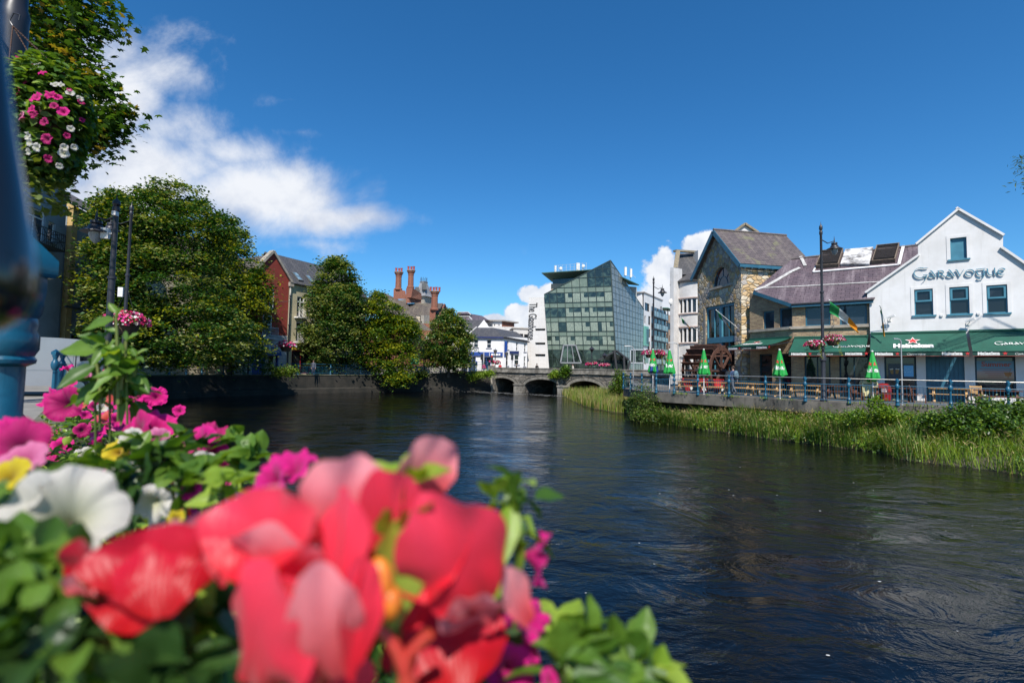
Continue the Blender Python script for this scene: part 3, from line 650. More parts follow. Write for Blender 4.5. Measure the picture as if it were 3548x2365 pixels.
# ================================================================== awnings
def awning(lab, w, s0, s1, zt, zf, proj, val=.22, texts=(), roof_sign=None, lead=0.):
    t = thing('awning', lab, 'awning', w.P((s0+s1)/2, zf, 0), 'green awnings along the pub front')
    m = MB(); n = 16
    for i in range(n):                      # panels sag a little between seams
        a = s0+(s1-s0)*i/n; b = s0+(s1-s0)*(i+1)/n; k = 6
        for j in range(k):
            f0, f1 = j/k, (j+1)/k; sag = lambda f: -.05*math.sin(math.pi*f)
            P = lambda s_, f: w.P(s_+lead*f, zt+(zf-zt)*f+sag(f), .06+(proj-.06)*f)
            m.poly([P(a, f0), P(a, f1), P(b, f1), P(b, f0)], True)
    can = m.build('canopy', awn_green, t)
    m = MB(); s0f, s1f = s0+lead, s1+lead; m.wbox(w, s0f, s1f, zf-val, zf, proj-.02, proj); v = m.build('valance', mat('valance_green', (.006, .05, .036), .7), t)
    m = MB(); m.wbox(w, s0f, s1f, zf-val-.018, zf-val, proj-.022, proj+.002); m.build('trim', mat('trim_red', (.35, .06, .04), .7), v)
    m = MB(); m.wbox(w, s0, s1, zt-.02, zt+.09, 0, .16); m.build('cassette', awn_green, t)
    m = MB(); m.tube([w.P(s0f, zf, proj), w.P(s1f, zf, proj)], .035, 8); m.build('front_bar', awn_green, t)
    m = MB()
    for a, b in ((s0+.15, s0+lead+.15), (s1-.15, s1+lead-.15)): m.bar(w.P(a, zt-.25, .05), w.P(b, zf-.03, proj-.05), .05)
    m.build('arm', iron, t)
    rt_ = Vector((w.u[0], w.u[1], 0)); 
    if (w.P(s1, 0)-w.P(s0, 0)).dot(rt_) < 0: rt_ = -rt_
    # right must read left to right for the viewer
    a = w.P(s0, 0); b = w.P(s1, 0)
    if a.x/a.y > b.x/b.y: rt_ = -rt_
    mw = MB(); mr = MB()
    for f, tx in texts:
        p = w.P(s0f+(s1f-s0f)*f, zf-val*.78, proj+.006)
        if tx == 'H': heineken_row(mw, mr, p, rt_, (0, 0, 1), .21)
        else: uncial(mw, p-rt_*.4, rt_, (0, 0, 1), .8, .002, (w.n[0], w.n[1], 0), squash=.8, w=.22)
    mw.build('valance_lettering', awn_lit, v)
    if mr.v: mr.build('valance_star', awn_red, v)
    if roof_sign:
        f, tx = roof_sign; up = (w.P(0, zt, .06)-w.P(0, zf, proj)).normalized(); nn = rt_.cross(up).normalized()
        if nn.z < 0: nn = -nn
        ff = .62; c = w.P(s0+(s1-s0)*f+lead*ff, zt+(zf-zt)*ff-.03, .06+(proj-.06)*ff)+nn*.035
        mw = MB(); mr = MB()
        if tx == 'H':
            put_text(mw, 'Heineken', c-up*.28, rt_, up, .48, width=1.75, bold=.03)
            put_star(mw, c+up*.33+nn*.004, rt_, up, .36); put_star(mr, c+up*.33+nn*.010, rt_, up, .27)
        else: uncial(mw, c-rt_*.95-up*.12, rt_, up, 1.9, .003, nn, squash=.9, w=.2)
        mw.build('lettering', awn_lit, can)
        if mr.v: mr.build('star', awn_red, can)
    return t
def sx_(w, px, py): return w.hit(px, py)[0]
ztC = G(z4(1200, 165))[1]; WGf = WG.moved(1.45); zfC = WGf.hit(*z4(1150, 368))[1]
valh = zfC-WGf.hit(*z4(1150, 415))[1]
awning('green awning with a red star and white lettering on the white pub, left of two', WG, sx_(WG, *z4(682, 175)), sx_(WG, *z4(1712, 160)), ztC, zfC, 1.45, valh, ((.15, 'H'), (.49, 'G'), (.84, 'H')), (.46, 'H'))
awning('green awning with white uncial lettering at the right edge of the white pub', WG, sx_(WG, *z4(1748, 160)), sx_(WG, *z4(1748, 160))+4.0, ztC, zfC, 1.45, valh, ((.15, 'H'), (.49, 'G'), (.84, 'H')), (.46, 'G'))
# ================================================================== brick wing between tower and pub
WB = WG.moved(-.22); K = WB.hit(*z2(1712, 1200))[0]; S1 = WB.hit(3014, 1100)[0]
Kp = WB.P(K, 0); FARP = Vector((17.3, 35.6, 0)); WK = Wall((Kp.x, Kp.y), (FARP.x-Kp.x, FARP.y-Kp.y)); KL = (FARP-Kp).length
wing = thing('brick_wing', 'yellow brick wing with purple slate roof between stone tower and white pub', 'building', Kp)
zE = WB.hit(*z2(1715, 1112))[1]; zS = WB.hit(*z2(1900, 1372))[1]
w1 = [WB.rect(*z2(1850, 1130), *z2(2125, 1345)), WB.rect(*z1(343, 1262), *z1(640, 1495))]
w2 = [WK.rect(*z2(1392, 1182), *z2(1512, 1388)), WK.rect(*z2(1568, 1145), *z2(1706, 1365))]
zz = lambda x: 2680+x/5.602
g1 = [(WB.hit(zz(600), 1260)[0], WB.hit(zz(1105), 1260)[0], .02, 2.75), (WB.hit(zz(1275), 1260)[0], WB.hit(zz(1860), 1260)[0], .02, 2.75)]
g2 = [(min(WK.hit(2629, 1250)[0], WK.hit(2675, 1250)[0]), max(WK.hit(2629, 1250)[0], WK.hit(2675, 1250)[0]), .02, 2.75), (.15, .95, .02, 2.75)]
def srt(r): return (min(r[0], r[1]), max(r[0], r[1]), r[2], r[3])
w2 = [srt(r) for r in w2]; w1 = [srt(r) for r in w1]; g1 = [srt(r) for r in g1]
zFar = at(*z2(1310, 985), FARP.y).z
mb = MB(); mb.panel(WB, [(K, -.05), (K, zE+.05), (S1+.3, zE+.05), (S1+.3, -.05)], w1+g1, 0, .2)
mb.panel(WK, [(0, -.05), (0, zE+.05), (KL, zFar), (KL, -.05)], w2+g2, 0, .2)
mb.build('wall', ybrick, wing)
fr_dark = mat('dark_blue_frame', (.01, .045, .07), .5)
for r in w1: window(wing, WB, r, blue_paint, glassb, dep=.14, fw=.09)
for r in w2: window(wing, WK, r, blue_paint, glassb, dep=.14, fw=.09)
for r in g1: window(wing, WB, r, fr_dark, glassd, dep=.16, fw=.09, vb=(.5,), name='glass_door')
for r in g2: window(wing, WK, r, fr_dark, glassd, dep=.16, fw=.09, vb=(), name='glass_door')
stone_band = mat('stone_band', (.38, .33, .27), .85, (.25, .22, .18), 2, .5, .004, 20)
mb = MB(); mb.wbox(WB, K-.12, S1, zS-.02, zS+.16, -.15, .14); mb.wbox(WK, 0.13, KL, zS-.02, zS+.16, -.15, .14); mb.build('sill_course', stone_band, wing)
# roof plane through the eave and the ridge
e0 = WB.P(K, zE+.02, .35); e1 = WB.P(S1, WB.moved(.35).hit(*z1(640, 1200))[1], .35); e1.z = e0.z
rdg = at(*z1(1185, 632), 1.0); bk = WB.moved(-4.7); rz_ = bk.hit(*z1(1185, 632)); rp_ = bk.P(*rz_)
nrf = (e1-e0).cross(rp_-e0).normalized()
if nrf.z < 0: nrf = -nrf
rp = lambda p, o=0.: onplane(p[0], p[1], e0+nrf*o, nrf)
Rr = bk.P(rz_[0]+1.5, rp_.z); Rl = bk.P(bk.hit(*z2(1700, 590))[0], rp_.z)
e1x = e1+Vector((WB.u[0], WB.u[1], 0))*.2
cant = rp(z2(1285, 962))
mb = MB(); mb.prism([e0, e1x, Rr, Rl, cant], -nrf*.12); mb.build('roof', slate_p, wing)
mb = MB(); dn = Vector((0, 0, -.14)); mb.bar(e0+dn, e1x+dn, .06, .22); mb.bar(e0+dn, cant+dn+Vector((0, 0, .0)), .06, .22); mb.build('fascia', blue_paint, wing)
mb = MB(); mb.tube([e0+Vector((-.03, -.05, -.05)), e1x+Vector((-.03, -.05, -.05))], .06, 8); mb.build('gutter', mat('black_gutter', (.03, .03, .035), .5), wing)
lead_m = mat('lead_flashing', (.55, .53, .50), .6, (.35, .33, .31), 5, .5)
mb = MB(); q = [rp(z2(*p), .03) for p in ((1340, 938), (1420, 930), (2080, 898), (2352, 882))]
for a, b in zip(q, q[1:]): mb.bar(a, b, .09, .03, nrf)
q = [rp(z1(*p), .03) for p in ((0, 1063), (200, 1052), (775, 1022))]
for a, b in zip(q, q[1:]): mb.bar(a, b, .09, .03, nrf)
q = [rp(z2(*p), .05) for p in ((1300, 955), (1420, 915), (1560, 835), (1700, 752), (1790, 712))]
for a, b in zip(q, q[1:]): mb.bar(a, b, .26, .04, nrf)
q = [rp(z2(*p), .05) for p in ((1800, 590), (1850, 690))]; mb.bar(q[0], q[1], .2, .04, nrf)
mb.build('flashing', lead_m, wing)
mb = MB(); mb.tube([Rl+Vector((0, 0, .03)), Rr+Vector((0, 0, .03))], .09, 6); mb.build('ridge', slate_l, wing)
# rooflights
wpaint = mat('flaking_white_panel', (.70, .68, .66), .8, (.07, .06, .055), 1.6, .5, .004, 20)
wtim = mat('weathered_timber', (.20, .15, .11), .85, (.12, .09, .07), 6, .5, .004, 30)
def on_roof(pts, o): return [rp(z1(*p), o) for p in pts]
louv = mat('louvre_brown', (.055, .042, .038), .6)
for q in (((82, 878), (330, 862), (385, 690), (150, 712)), ((688, 832), (945, 810), (995, 633), (745, 657))):
    A, B, C, D = on_roof(q, .02); m = MB(); up = nrf*.26
    for a, b in ((A, B), (B, C), (C, D), (D, A)): m.hexa([a, b, b+(a-b).cross(nrf).normalized()*.05, a+(a-b).cross(nrf).normalized()*.05], [a+up, b+up, b+up+(a-b).cross(nrf).normalized()*.05, a+up+(a-b).cross(nrf).normalized()*.05])
    f = m.build('louvre_vent', wtim, wing)
    m = MB(); m.poly([p+nrf*.05 for p in (A, B, C, D)]); m.build('vent_back', dark_in, f)
    m = MB(); n = 11
    for i in range(1, n): a = D.lerp(A, i/n*.86)+up*.8; b = C.lerp(B, i/n*.86)+up*.8; m.bar(a, b, .10, .018, (nrf+Vector((0, 0, .9))))
    m.build('slats', louv, f)
A, B, C, D = on_roof(((352, 850), (665, 848), (708, 665), (405, 690)), .03); m = MB(); m.hexa([A, B, C, D], [p+nrf*.16 for p in (A, B, C, D)]); m.build('rooflight_cover', wpaint, wing)
mb = MB(); q = on_roof(((55, 915), (985, 835), (1035, 632)), .06)
for a, b in zip(q, q[1:]): mb.bar(a, b, .16, .06, nrf)
q = on_roof(((55, 915), (155, 705)), .06); mb.bar(q[0], q[1], .1, .06, nrf); mb.build('curb', bwhite, wing)
# wing awnings
WBf = WB.moved(1.6); zfB = WBf.hit(*z4(300, 372))[1]; ztB = WB.hit(*z4(300, 212))[1]
awning('green awning below the brick wing, hanging baskets in front of it', WB, K+.1, S1-.1, ztB, zfB, 1.6, zfB-WBf.hit(*z4(300, 412))[1], ((.14, 'H'), (.5, 'G'), (.86, 'H')), (.82, 'G'), lead=-.1)
awning('green awning on the angled corner beside the stone tower, leftmost', WK, KL-.05, .08, 3.78, 3.22, 2.1, .24, ((.14, 'H'), (.5, 'G'), (.86, 'H')), (.45, 'H'))
# ================================================================== stone tower
WT = Wall((16.88, 36), (-.2, .98)); WS = Wall((16.88, 36), (.98, .2)); T = lambda p: WT.hit(*p)
tower = thing('stone_building', 'rubble stone building with blue bargeboards, arched window and tall blue window', 'building', (16.88, 36, 0))
zc = T(z2(1158, 668))[1]; pkT = T(z2(897, 335)); sL = T(z2(680, 900))[0]; zl_ = T(z2(668, 812))[1]
half = sL/2; pz = pkT[1]
arcw = [T(z2(840, 925)), T(z2(1034, 885))]
ac = ((arcw[0][0]+arcw[1][0])/2, (arcw[0][1]+arcw[1][1])/2); ar = abs(arcw[0][0]-arcw[1][0])/2; atop = T(z2(950, 702))[1]-ac[1]
archpoly = [(ac[0]+ar*math.cos(R(t)), ac[1]+max(0, atop)*math.sin(R(t))) for t in range(0, 181, 12)]
bw0 = T(z2(768, 1140)); bw1 = T(z2(1080, 1086)); bigr = (min(bw0[0], bw1[0]), max(bw0[0], bw1[0]), .35, (bw0[1]+bw1[1])/2)
mb = MB(); mb.panel(WT, [(0, -.05), (0, zc+.1), (half, pz), (sL, zc+.1), (sL, -.05)], [archpoly, bigr], 0, .3); mb.build('wall', rubble, tower, label='river-facing rubble gable wall')
SW = 9.5
mb = MB(); mb.panel(WS, [(0, -.05), (0, zc+.1), (SW, zc+.1), (SW, -.05)], (), 0, .1)
mb.poly([WT.P(sL, -.05), WT.P(sL, zc), WT.P(sL, zc, -SW), WT.P(sL, -.05, -SW)]); mb.build('side_wall', rubble2, tower, label='sunlit side wall of golden stone')
# roof: two slopes, ridge running back from the gable
ov = .38; pk3 = WT.P(half, pz+.22, ov); eR = WT.P(-.35, zc-.05, ov); eLf = WT.P(sL+.35, zc-.05, ov)
ub = -Vector((WT.n[0], WT.n[1], 0)); nR = (ub).cross(eR-pk3).normalized(); nR = nR if nR.z > 0 else -nR; nL = ub.cross(eLf-pk3).normalized(); nL = nL if nL.z > 0 else -nL
tr = lambda p: onplane(*z2(*p), pk3, nR)
rend = pk3+ub*((tr((1655, 378))-pk3).dot(ub)); eend = eR+ub*((tr((1825, 700))-eR).dot(ub)); mid = tr((1850, 583)); efar = eLf+ub*((eend-eR).dot(ub))
mb = MB(); mb.prism([pk3, rend, mid, eend, eR], -nR*.12); mb.prism([pk3, eLf, efar, rend], -nL*.12); mb.prism([rend, mid, eend, efar], Vector((0, 0, -.1))); mb.build('roof', slate_l, tower)
mb = MB(); mb.tube([pk3+Vector((0, 0, .03)), rend+Vector((0, 0, .03))], .1, 6); mb.build('ridge', slate_l, tower)
mb = MB(); d1 = Vector((0, 0, -.17))
for e_ in (eR, eLf): mb.bar(pk3+d1+Vector((WT.n[0], WT.n[1], 0))*.03, e_+d1+Vector((WT.n[0], WT.n[1], 0))*.03, .06, .34)
mb.bar(eR+Vector((0, 0, -.16)), eend+Vector((0, 0, -.16)), .06, .22); mb.build('bargeboard', blue_paint, tower)
mb = MB()
for i in range(9): a = eR.lerp(eend, (i+.7)/9.4); mb.box((a.x+.05, a.y+.15, a.z-.28), (.07, .3, .09))
mb.build('rafter_ends', blue_paint, tower)
gm = mglass('arch_glass', (.02, .03, .04), col2=(.16, .03, .02))
f = MB()
for i in range(len(archpoly)-1): f.bar(WT.P(*archpoly[i], -.2), WT.P(*archpoly[i+1], -.2), .08, .08)
f.wbox(WT, ac[0]-ar, ac[0]+ar, ac[1]-.02, ac[1]+.07, -.26, -.16)
for t in (45, 90, 135): f.bar(WT.P(ac[0]+ar*.5*math.cos(R(t)), ac[1]+atop*.5*math.sin(R(t)), -.2), WT.P(ac[0]+ar*math.cos(R(t)), ac[1]+atop*math.sin(R(t)), -.2), .03, .03)
pr = [(ac[0]+ar*.5*math.cos(R(t)), ac[1]+atop*.5*math.sin(R(t))) for t in range(0, 181, 15)]
for a, b in zip(pr, pr[1:]): f.bar(WT.P(*a, -.2), WT.P(*b, -.2), .03, .03)
aw = f.build('arched_window', blue_paint, tower); m = MB(); m.poly([WT.P(*p, -.22) for p in archpoly]); m.build('pane', gm, aw)
m = MB(); m.wbox(WT, ac[0]-ar-.3, ac[0]+ar+.25, ac[1]-.2, ac[1]-.02, -.2, .12); m.build('sill', stone_band, aw)
m = MB()
for i in range(16):
    t0, t1 = R(180*i/16+1), R(180*(i+1)/16-1); P = lambda t, k: WT.P(ac[0]+(ar+k)*math.cos(t), ac[1]+(atop+k)*math.sin(t), .03)
    a, b, c, d = P(t0, .02), P(t1, .02), P(t1, .36), P(t0, .36); n = -Vector((WT.n[0], WT.n[1], 0))*.1; m.hexa([a, b, c, d], [a+n, b+n, c+n, d+n])
m.build('arch_ring', ybrick, aw)
# tall blue window
s0, s1, q0, q1 = bigr; ztr = T(z2(900, 1500))[1]; f = MB(); o0, o1 = -.30, -.12
f.wbox(WT, s0, s1, q1-.22, q1, o0, o1); f.wbox(WT, s0, s0+.1, q0, q1-.22, o0, o1); f.wbox(WT, s1-.1, s1, q0, q1-.22, o0, o1)
f.wbox(WT, s0+.1, s1-.1, ztr-.2, ztr+.25, o0, o1+.06)
wd_ = s1-s0
f.wbox(WT, s0+wd_*.46, s0+wd_*.54, q0, q1-.22, o0, o1+.03)
for k in (.24, .74): f.wbox(WT, s0+wd_*k-.03, s0+wd_*k+.03, q0, q1-.22, o0, o1-.03)
fw_ = f.build('tall_window', blue_light, tower); m = MB(); m.wbox(WT, s0, s1, q0, q1, -.25, -.24); m.build('pane', mglass('tall_glass', (.015, .015, .018), col2=(.10, .035, .02)), fw_)
m = MB(); m.wbox(WT, s1, s1+.28, q0, q1-.1, -.28, .02); m.build('pale_reveal', stone_band, fw_)
# ================================================================== white bow-fronted block beyond the tower
Yb = 50.
bow = thing('bow_fronted_building', 'white rendered building with a rounded bay, beyond the stone building', 'building', at(2350, 1290, Yb)*1.0)
WP = Wall((at(2334, 1200, Yb).x, Yb), (.80, .60)); px0 = lambda x, y: WP.hit(*z2(x, y))
zt_ = WP.hit(*z2(440, 712))[1]; sP = px0(450, 900)[0]
mb = MB(); mb.wbox(WP, 0, sP+1.0, .1, zt_, -.4, 0); bq_ = [at(*z2(a, b), Y) for a, b, Y in ((417, 712, 50.1), (463, 712, 50.5), (488, 532, 52.6), (443, 532, 52.2))]; mb.prism(bq_, (.3, .8, 0))
bigz = px0(600, 790)[1]
mb.prism([WP.P(.05, .1, -.45), WP.P(.05, bigz, -.45), WP.P(9, bigz, -.45), WP.P(9, .1, -.45)], (4.2, 7, 0))
# rounded bay
bc = at(z2(690, 900)[0], 1290, 0) if False else None
cxp, cyp = ray(z2(700, 900)[0], 1290)[0]*51.6, 51.6; rB = abs(cxp-ray(z2(447, 900)[0], 1290)[0]*50.9)
zb = lambda y: at(z2(560, y)[0], z2(560, y)[1], 49.3).z
def ringwall(mb, z0, z1, r): mb.lathe([(r, z0), (r, z1)], (cxp, cyp, 0), 56)
ringwall(mb, zb(1035), zb(842), rB); ringwall(mb, zb(1352), zb(1205), rB); ringwall(mb, at(z3(900, 425)[0], z3(900, 425)[1], 49.3).z, zb(1530), rB)
mb.build('wall', white_render, bow)
mb = MB()
for y in (1035, 1208, 1352, 1530): mb.lathe([(rB+.02, zb(y)-.06), (rB+.12, zb(y)-.03), (rB+.12, zb(y)+.07), (rB+.02, zb(y)+.1)], (cxp, cyp, 0), 56)
mb.build('moulding', mat('pink_moulding', (.46, .36, .32), .8), bow)
for z0, z1h in ((zb(1205), zb(1035)), (zb(1530), zb(1352))):
    m = MB()
    for k in range(20):
        t = R(150+k*10.5); m.box((cxp+(rB-.08)*math.cos(t), cyp+(rB-.08)*math.sin(t), (z0+z1h)/2), (.14, .14, z1h-z0), t)
    m.lathe([(rB-.16, z0), (rB-.02, z0), (rB-.02, z0+.12), (rB-.16, z0+.12)], (cxp, cyp, 0), 56); m.lathe([(rB-.16, z1h-.12), (rB-.02, z1h-.12), (rB-.02, z1h), (rB-.16, z1h)], (cxp, cyp, 0), 56)
    f = m.build('bay_window', bwhite, bow); m = MB(); m.lathe([(rB-.13, z0), (rB-.13, z1h)], (cxp, cyp, 0), 56); m.build('pane', glassd, f)
mb = MB(); zc2 = zb(842); mb.lathe([(rB+.25, zc2-.12), (rB+.28, zc2+.02), (rB*.55, zb(742)), (.02, zb(690))], (cxp, cyp, 0), 56)
mb.prism([at(*z2(a, b), Y) for a, b, Y in ((460, 785, 50.8), (760, 785, 51.8), (800, 556, 55.2), (486, 556, 53.8))], Vector((0, .2, -.15)))
mb.build('roof', slate_g, bow)
mb = MB(); g0 = at(*z2(1098, 320), 56); g1_ = at(*z2(1188, 250), 56); g2_ = at(*z2(1305, 335), 56); mb.prism([g0, g1_, g2_, g2_-Vector((0, 0, 5)), g0-Vector((0, 0, 5))], (0, .4, 0)); mb.build('rear_gable', white_render, bow)
mb = MB(); mb.bar(g0+Vector((-.2, .1, .0)), g1_+Vector((0, .1, .12)), .8, .22); mb.bar(g1_+Vector((0, .1, .12)), g2_+Vector((.3, .1, 0)), .8, .22)
mb.prism([p+Vector((0, -.12, .0)) for p in bq_], (0, .1, 0)); mb.bar(bq_[3]+Vector((0, .3, .1)), at(*z2(800, 552), 55), .5, .2); mb.build('coping', mat('brown_coping', (.27, .22, .15), .9, (.18, .15, .10), 3, .5), bow)
mb = MB(); p = at(*z2(738, 632), 53.4); mb.box(p, (1.7, 1.2, 1.9), .1); mb.build('dormer', white_render, bow)
mb = MB(); zlow = at(z3(900, 430)[0], z3(900, 430)[1], 49.3).z
for t in (182, 205, 232, 262): mb.lathe([(.26, .2), (.26, zlow)], (cxp+(rB-.35)*math.cos(R(t)), cyp+(rB-.35)*math.sin(R(t)), 0), 14)
mb.build('column', white_render, bow)
mb = MB(); mb.lathe([(rB-1.2, .2), (rB-1.2, zlow)], (cxp, cyp, 0), 40); mb.build('recessed_wall', mat('pale_wall', (.5, .46, .4), .8), bow)
m = MB(); p = at(*z2(398, 1083), 50.2); m.ball(p, (.32, .1, .32), 14, 8); m.bar(p, p+Vector((.45, .3, -.1)), .05); m.build('satellite_dish', bwhite, label='round white satellite dish on the side of the bow-fronted building', cat='satellite dish', loc=p)
# ================================================================== white apartments with balconies and the tan block
YA = 103.; A0 = at(*z2(95, 985), YA); WA = Wall((A0.x, YA), (.545, .84)); WAf = Wall((A0.x, YA), (-.96, .28))
apt = thing('apartment_building', 'white apartment block with stacked glass balconies behind a lamp post', 'building', (A0.x, YA, .4))
sR = WA.hit(*z2(298, 1080))[0]
wl = []
for (x0, y0, x1, y1) in ((108, 1098, 160, 1185), (104, 1235, 118, 1315), (145, 1240, 170, 1335), (145, 1378, 168, 1470), (140, 1515, 165, 1600)): wl.append(srt(WA.rect(*z2(x0, y0), *z2(x1, y1))))
mb = MB(); mb.panel(WA, [(0, .4), (0, A0.z), (sR, A0.z), (sR, .4)], wl, 0, .2); mb.wbox(WA, 0.0, sR, .4, A0.z-.02, -.35, -6) ; mb.build('wall', white_clean, apt)
mb = MB(); mb.wbox(WAf, -.25, 6, A0.z, A0.z+.25, -6, .15); mb.wbox(WA, -.15, sR+.2, A0.z, A0.z+.22, -3, .15); mb.build('parapet', mat('grey_parapet', (.3, .28, .27), .8), apt)
for r in wl: window(apt, WA, r, iron, glassd, dep=.15, fw=.07, vb=(.33, .66) if r[1]-r[0] > 1.5 else ())
bals = []
sb0 = WA.hit(*z2(178, 1200))[0]; sb1 = WA.hit(*z2(338, 1260))[0]
for k, (yt, yb) in enumerate(((1172, 1240), (1308, 1372), (1445, 1500), (1580, 1640), (1700, 1760))):
    zt, zb_ = WA.hit(*z2(180, yt))[1], WA.hit(*z2(180, yb))[1]
    m = MB(); m.wbox(WA, sb0, sb1, zb_-.1, zb_+.1, -1.2, .5)
    for s in np.linspace(sb0, sb1, 6): m.wbox(WA, s-.04, s+.04, zb_, zt+.05, .42, .5)
    m.wbox(WA, sb0, sb1, zt, zt+.06, .42, .5); bq = m.build('balcony', iron, apt)
    m = MB(); m.wbox(WA, sb0+.05, sb1-.05, zb_+.15, zt-.05, .45, .47); m.build('glass_panel', mglass('balcony_glass', (.16, .21, .21), .08, col2=(.3, .35, .34)), bq)
mb = MB()
for s in (sb0-.1, sb0+(sb1-sb0)*.52, sb1+.1): mb.wbox(WA, s-.1, s+.1, .4, WA.hit(*z2(180, 1100))[1], .3, .5)
mb.build('balcony_post', iron, apt)
mb = MB(); mb.wbox(WA, sb0, sb1, .4, WA.hit(*z2(180, 1130))[1], -1.6, .02); mb.build('glazed_bay', mglass('bay_glass', (.03, .035, .04), col2=(.14, .13, .12)), apt)
mb = MB(); p = WA.hit(*z2(340, 1165)); mb.prism([WA.P(sb1-2, p[1], 1), WA.P(sb1+5, p[1], 1), WA.P(sb1+5, p[1]+.5, -6), WA.P(sb1-2, p[1]+.5, -6)], (0, 0, .15)); mb.build('roof_canopy', mat('copper_green', (.05, .20, .16), .6), apt)
m = MB(); r = srt(WA.rect(*z2(92, 1350), *z2(138, 1560))); m.wbox(WA, r[0], r[1], r[2], r[3], 0, .25); f = m.build('green_panel', mat('pale_green_frame', (.16, .42, .34), .6), apt)
m = MB(); m.wbox(WA, r[0]+(r[1]-r[0])*.45, r[1]-.1, r[2]+.4, r[3]-.5, .25, .27); m.build('pane', glassd, f)
A1 = at(*z2(335, 1215), 128); WD = Wall((A1.x, 128), (.6, .8))
tan = thing('tan_building', 'tan brick block between the balconies and the bow-fronted building', 'building', (A1.x, 128, .4))
tw = [srt(WD.rect(*z2(a, b), *z2(c, d))) for a, b, c, d in ((342, 1310, 388, 1385), (338, 1435, 350, 1505), (374, 1448, 386, 1515), (336, 1550, 350, 1620), (372, 1560, 385, 1625))]
mb = MB(); mb.panel(WD, [(0, .4), (0, A1.z), (12, A1.z), (12, .4)], tw, 0, .2); mb.wbox(WD, 0, 12, .4, A1.z-.02, -.35, -8)
mb.build('wall', mbrick('tan_brick', (.42, .29, .20), (.36, .24, .16), (.30, .22, .16), .6, .2, .015, var=.15), tan)
for r in tw: window(tan, WD, r, iron, glassd, dep=.15, fw=.06)
# ================================================================== the faceted glass hotel
yF0, yF1 = 88., 84.6
P00 = at(*z5(528, 485), yF0); P11 = at(*z5(1183, 148), yF1)
WH = Wall((P11.x, yF1), (P00.x-P11.x, yF0-yF1)); H = lambda x, y: WH.hit(*z5(x, y))      # s grows to the left
hotel = thing('glass_building', 'green glass building with a slanted pointed facade beyond the bridge', 'building', (P11.x, yF1, .4))
fa = H(528, 485); fb = H(1183, 148); fc = H(1240, 1035); fd = (H(1245, 1235)[0], .4); fe = (H(586, 1215)[0], .4)
leanF = (H(1240, 1035)[0]-H(1183, 148)[0])/(H(1240, 1035)[1]-H(1183, 148)[1])
faceF = [fa, fb, fc, fd, fe]
WR = Wall((WH.P(fd[0], 0).x, WH.P(fd[0], 0).y), (.50, .866)); HR = lambda x, y: WR.hit(*z5(x, y))
def clip(poly, a, b, c):                # keep a*s+b*z<=c
    out = []
    for i in range(len(poly)):
        p, q = poly[i], poly[(i+1) % len(poly)]; dp = a*p[0]+b*p[1]-c; dq = a*q[0]+b*q[1]-c
        if dp <= 0: out.append(p)
        if (dp < 0 < dq) or (dq < 0 < dp): t = dp/(dp-dq); out.append((p[0]+(q[0]-p[0])*t, p[1]+(q[1]-p[1])*t))
    return out
spand = mglass('spandrel_glass', (.14, .18, .14), .13, .4, 0, (.18, .22, .175))
vis = mglass('vision_glass', (.012, .02, .018), .03, .7, .003, (.05, .08, .06)); curt = mat('net_curtain', (.30, .34, .26), .3, (.10, .13, .10), 4, .5, stretch=(5, 5, .7), spec=.9)
rpan = mglass('side_glass', (.16, .175, .165), .11, .5, .0, (.22, .24, .225)); mull = mat('mullion_dark', (.03, .045, .038), .4)
zr = [H(1190, y)[1] for y in (1235, 1130, 1035, 985, 895, 848, 752, 702, 606, 556, 455, 402, 310, 150)]   # row lines on the front
zr[0] = .4
cw = (fb[0]-fa[0])/8.4 if fb[0] > fa[0] else (fa[0]-fb[0])/8.4
def cellF(c0, c1, z0, z1): # c in units of columns from the right edge at height z
    L = lambda c, z: (fb[0]+leanF*(z-fb[1])+c*cw, z)
    return [L(c0, z0), L(c1, z0), L(c1, z1), L(c0, z1)]
def clipconv(cell, region):
    poly = cell; n = len(region)
    area = sum(region[i][0]*region[(i+1) % n][1]-region[(i+1) % n][0]*region[i][1] for i in range(n))
    for i in range(n):
        p, q = region[i], region[(i+1) % n]; a, b = (q[1]-p[1]), -(q[0]-p[0])
        if area < 0: a, b = -a, -b
        poly = clip(poly, a, b, a*p[0]+b*p[1])
        if len(poly) < 3: return []
    return poly
regF = [fe, fd, fc, fb, fa]
rnd = random.Random(5)
body = MB(); rB_ = HR(1510, 625); topR = HR(1183, 148)
sRm = HR(1508, 900)[0]
mbF = MB(); mulls = MB(); spm = MB()
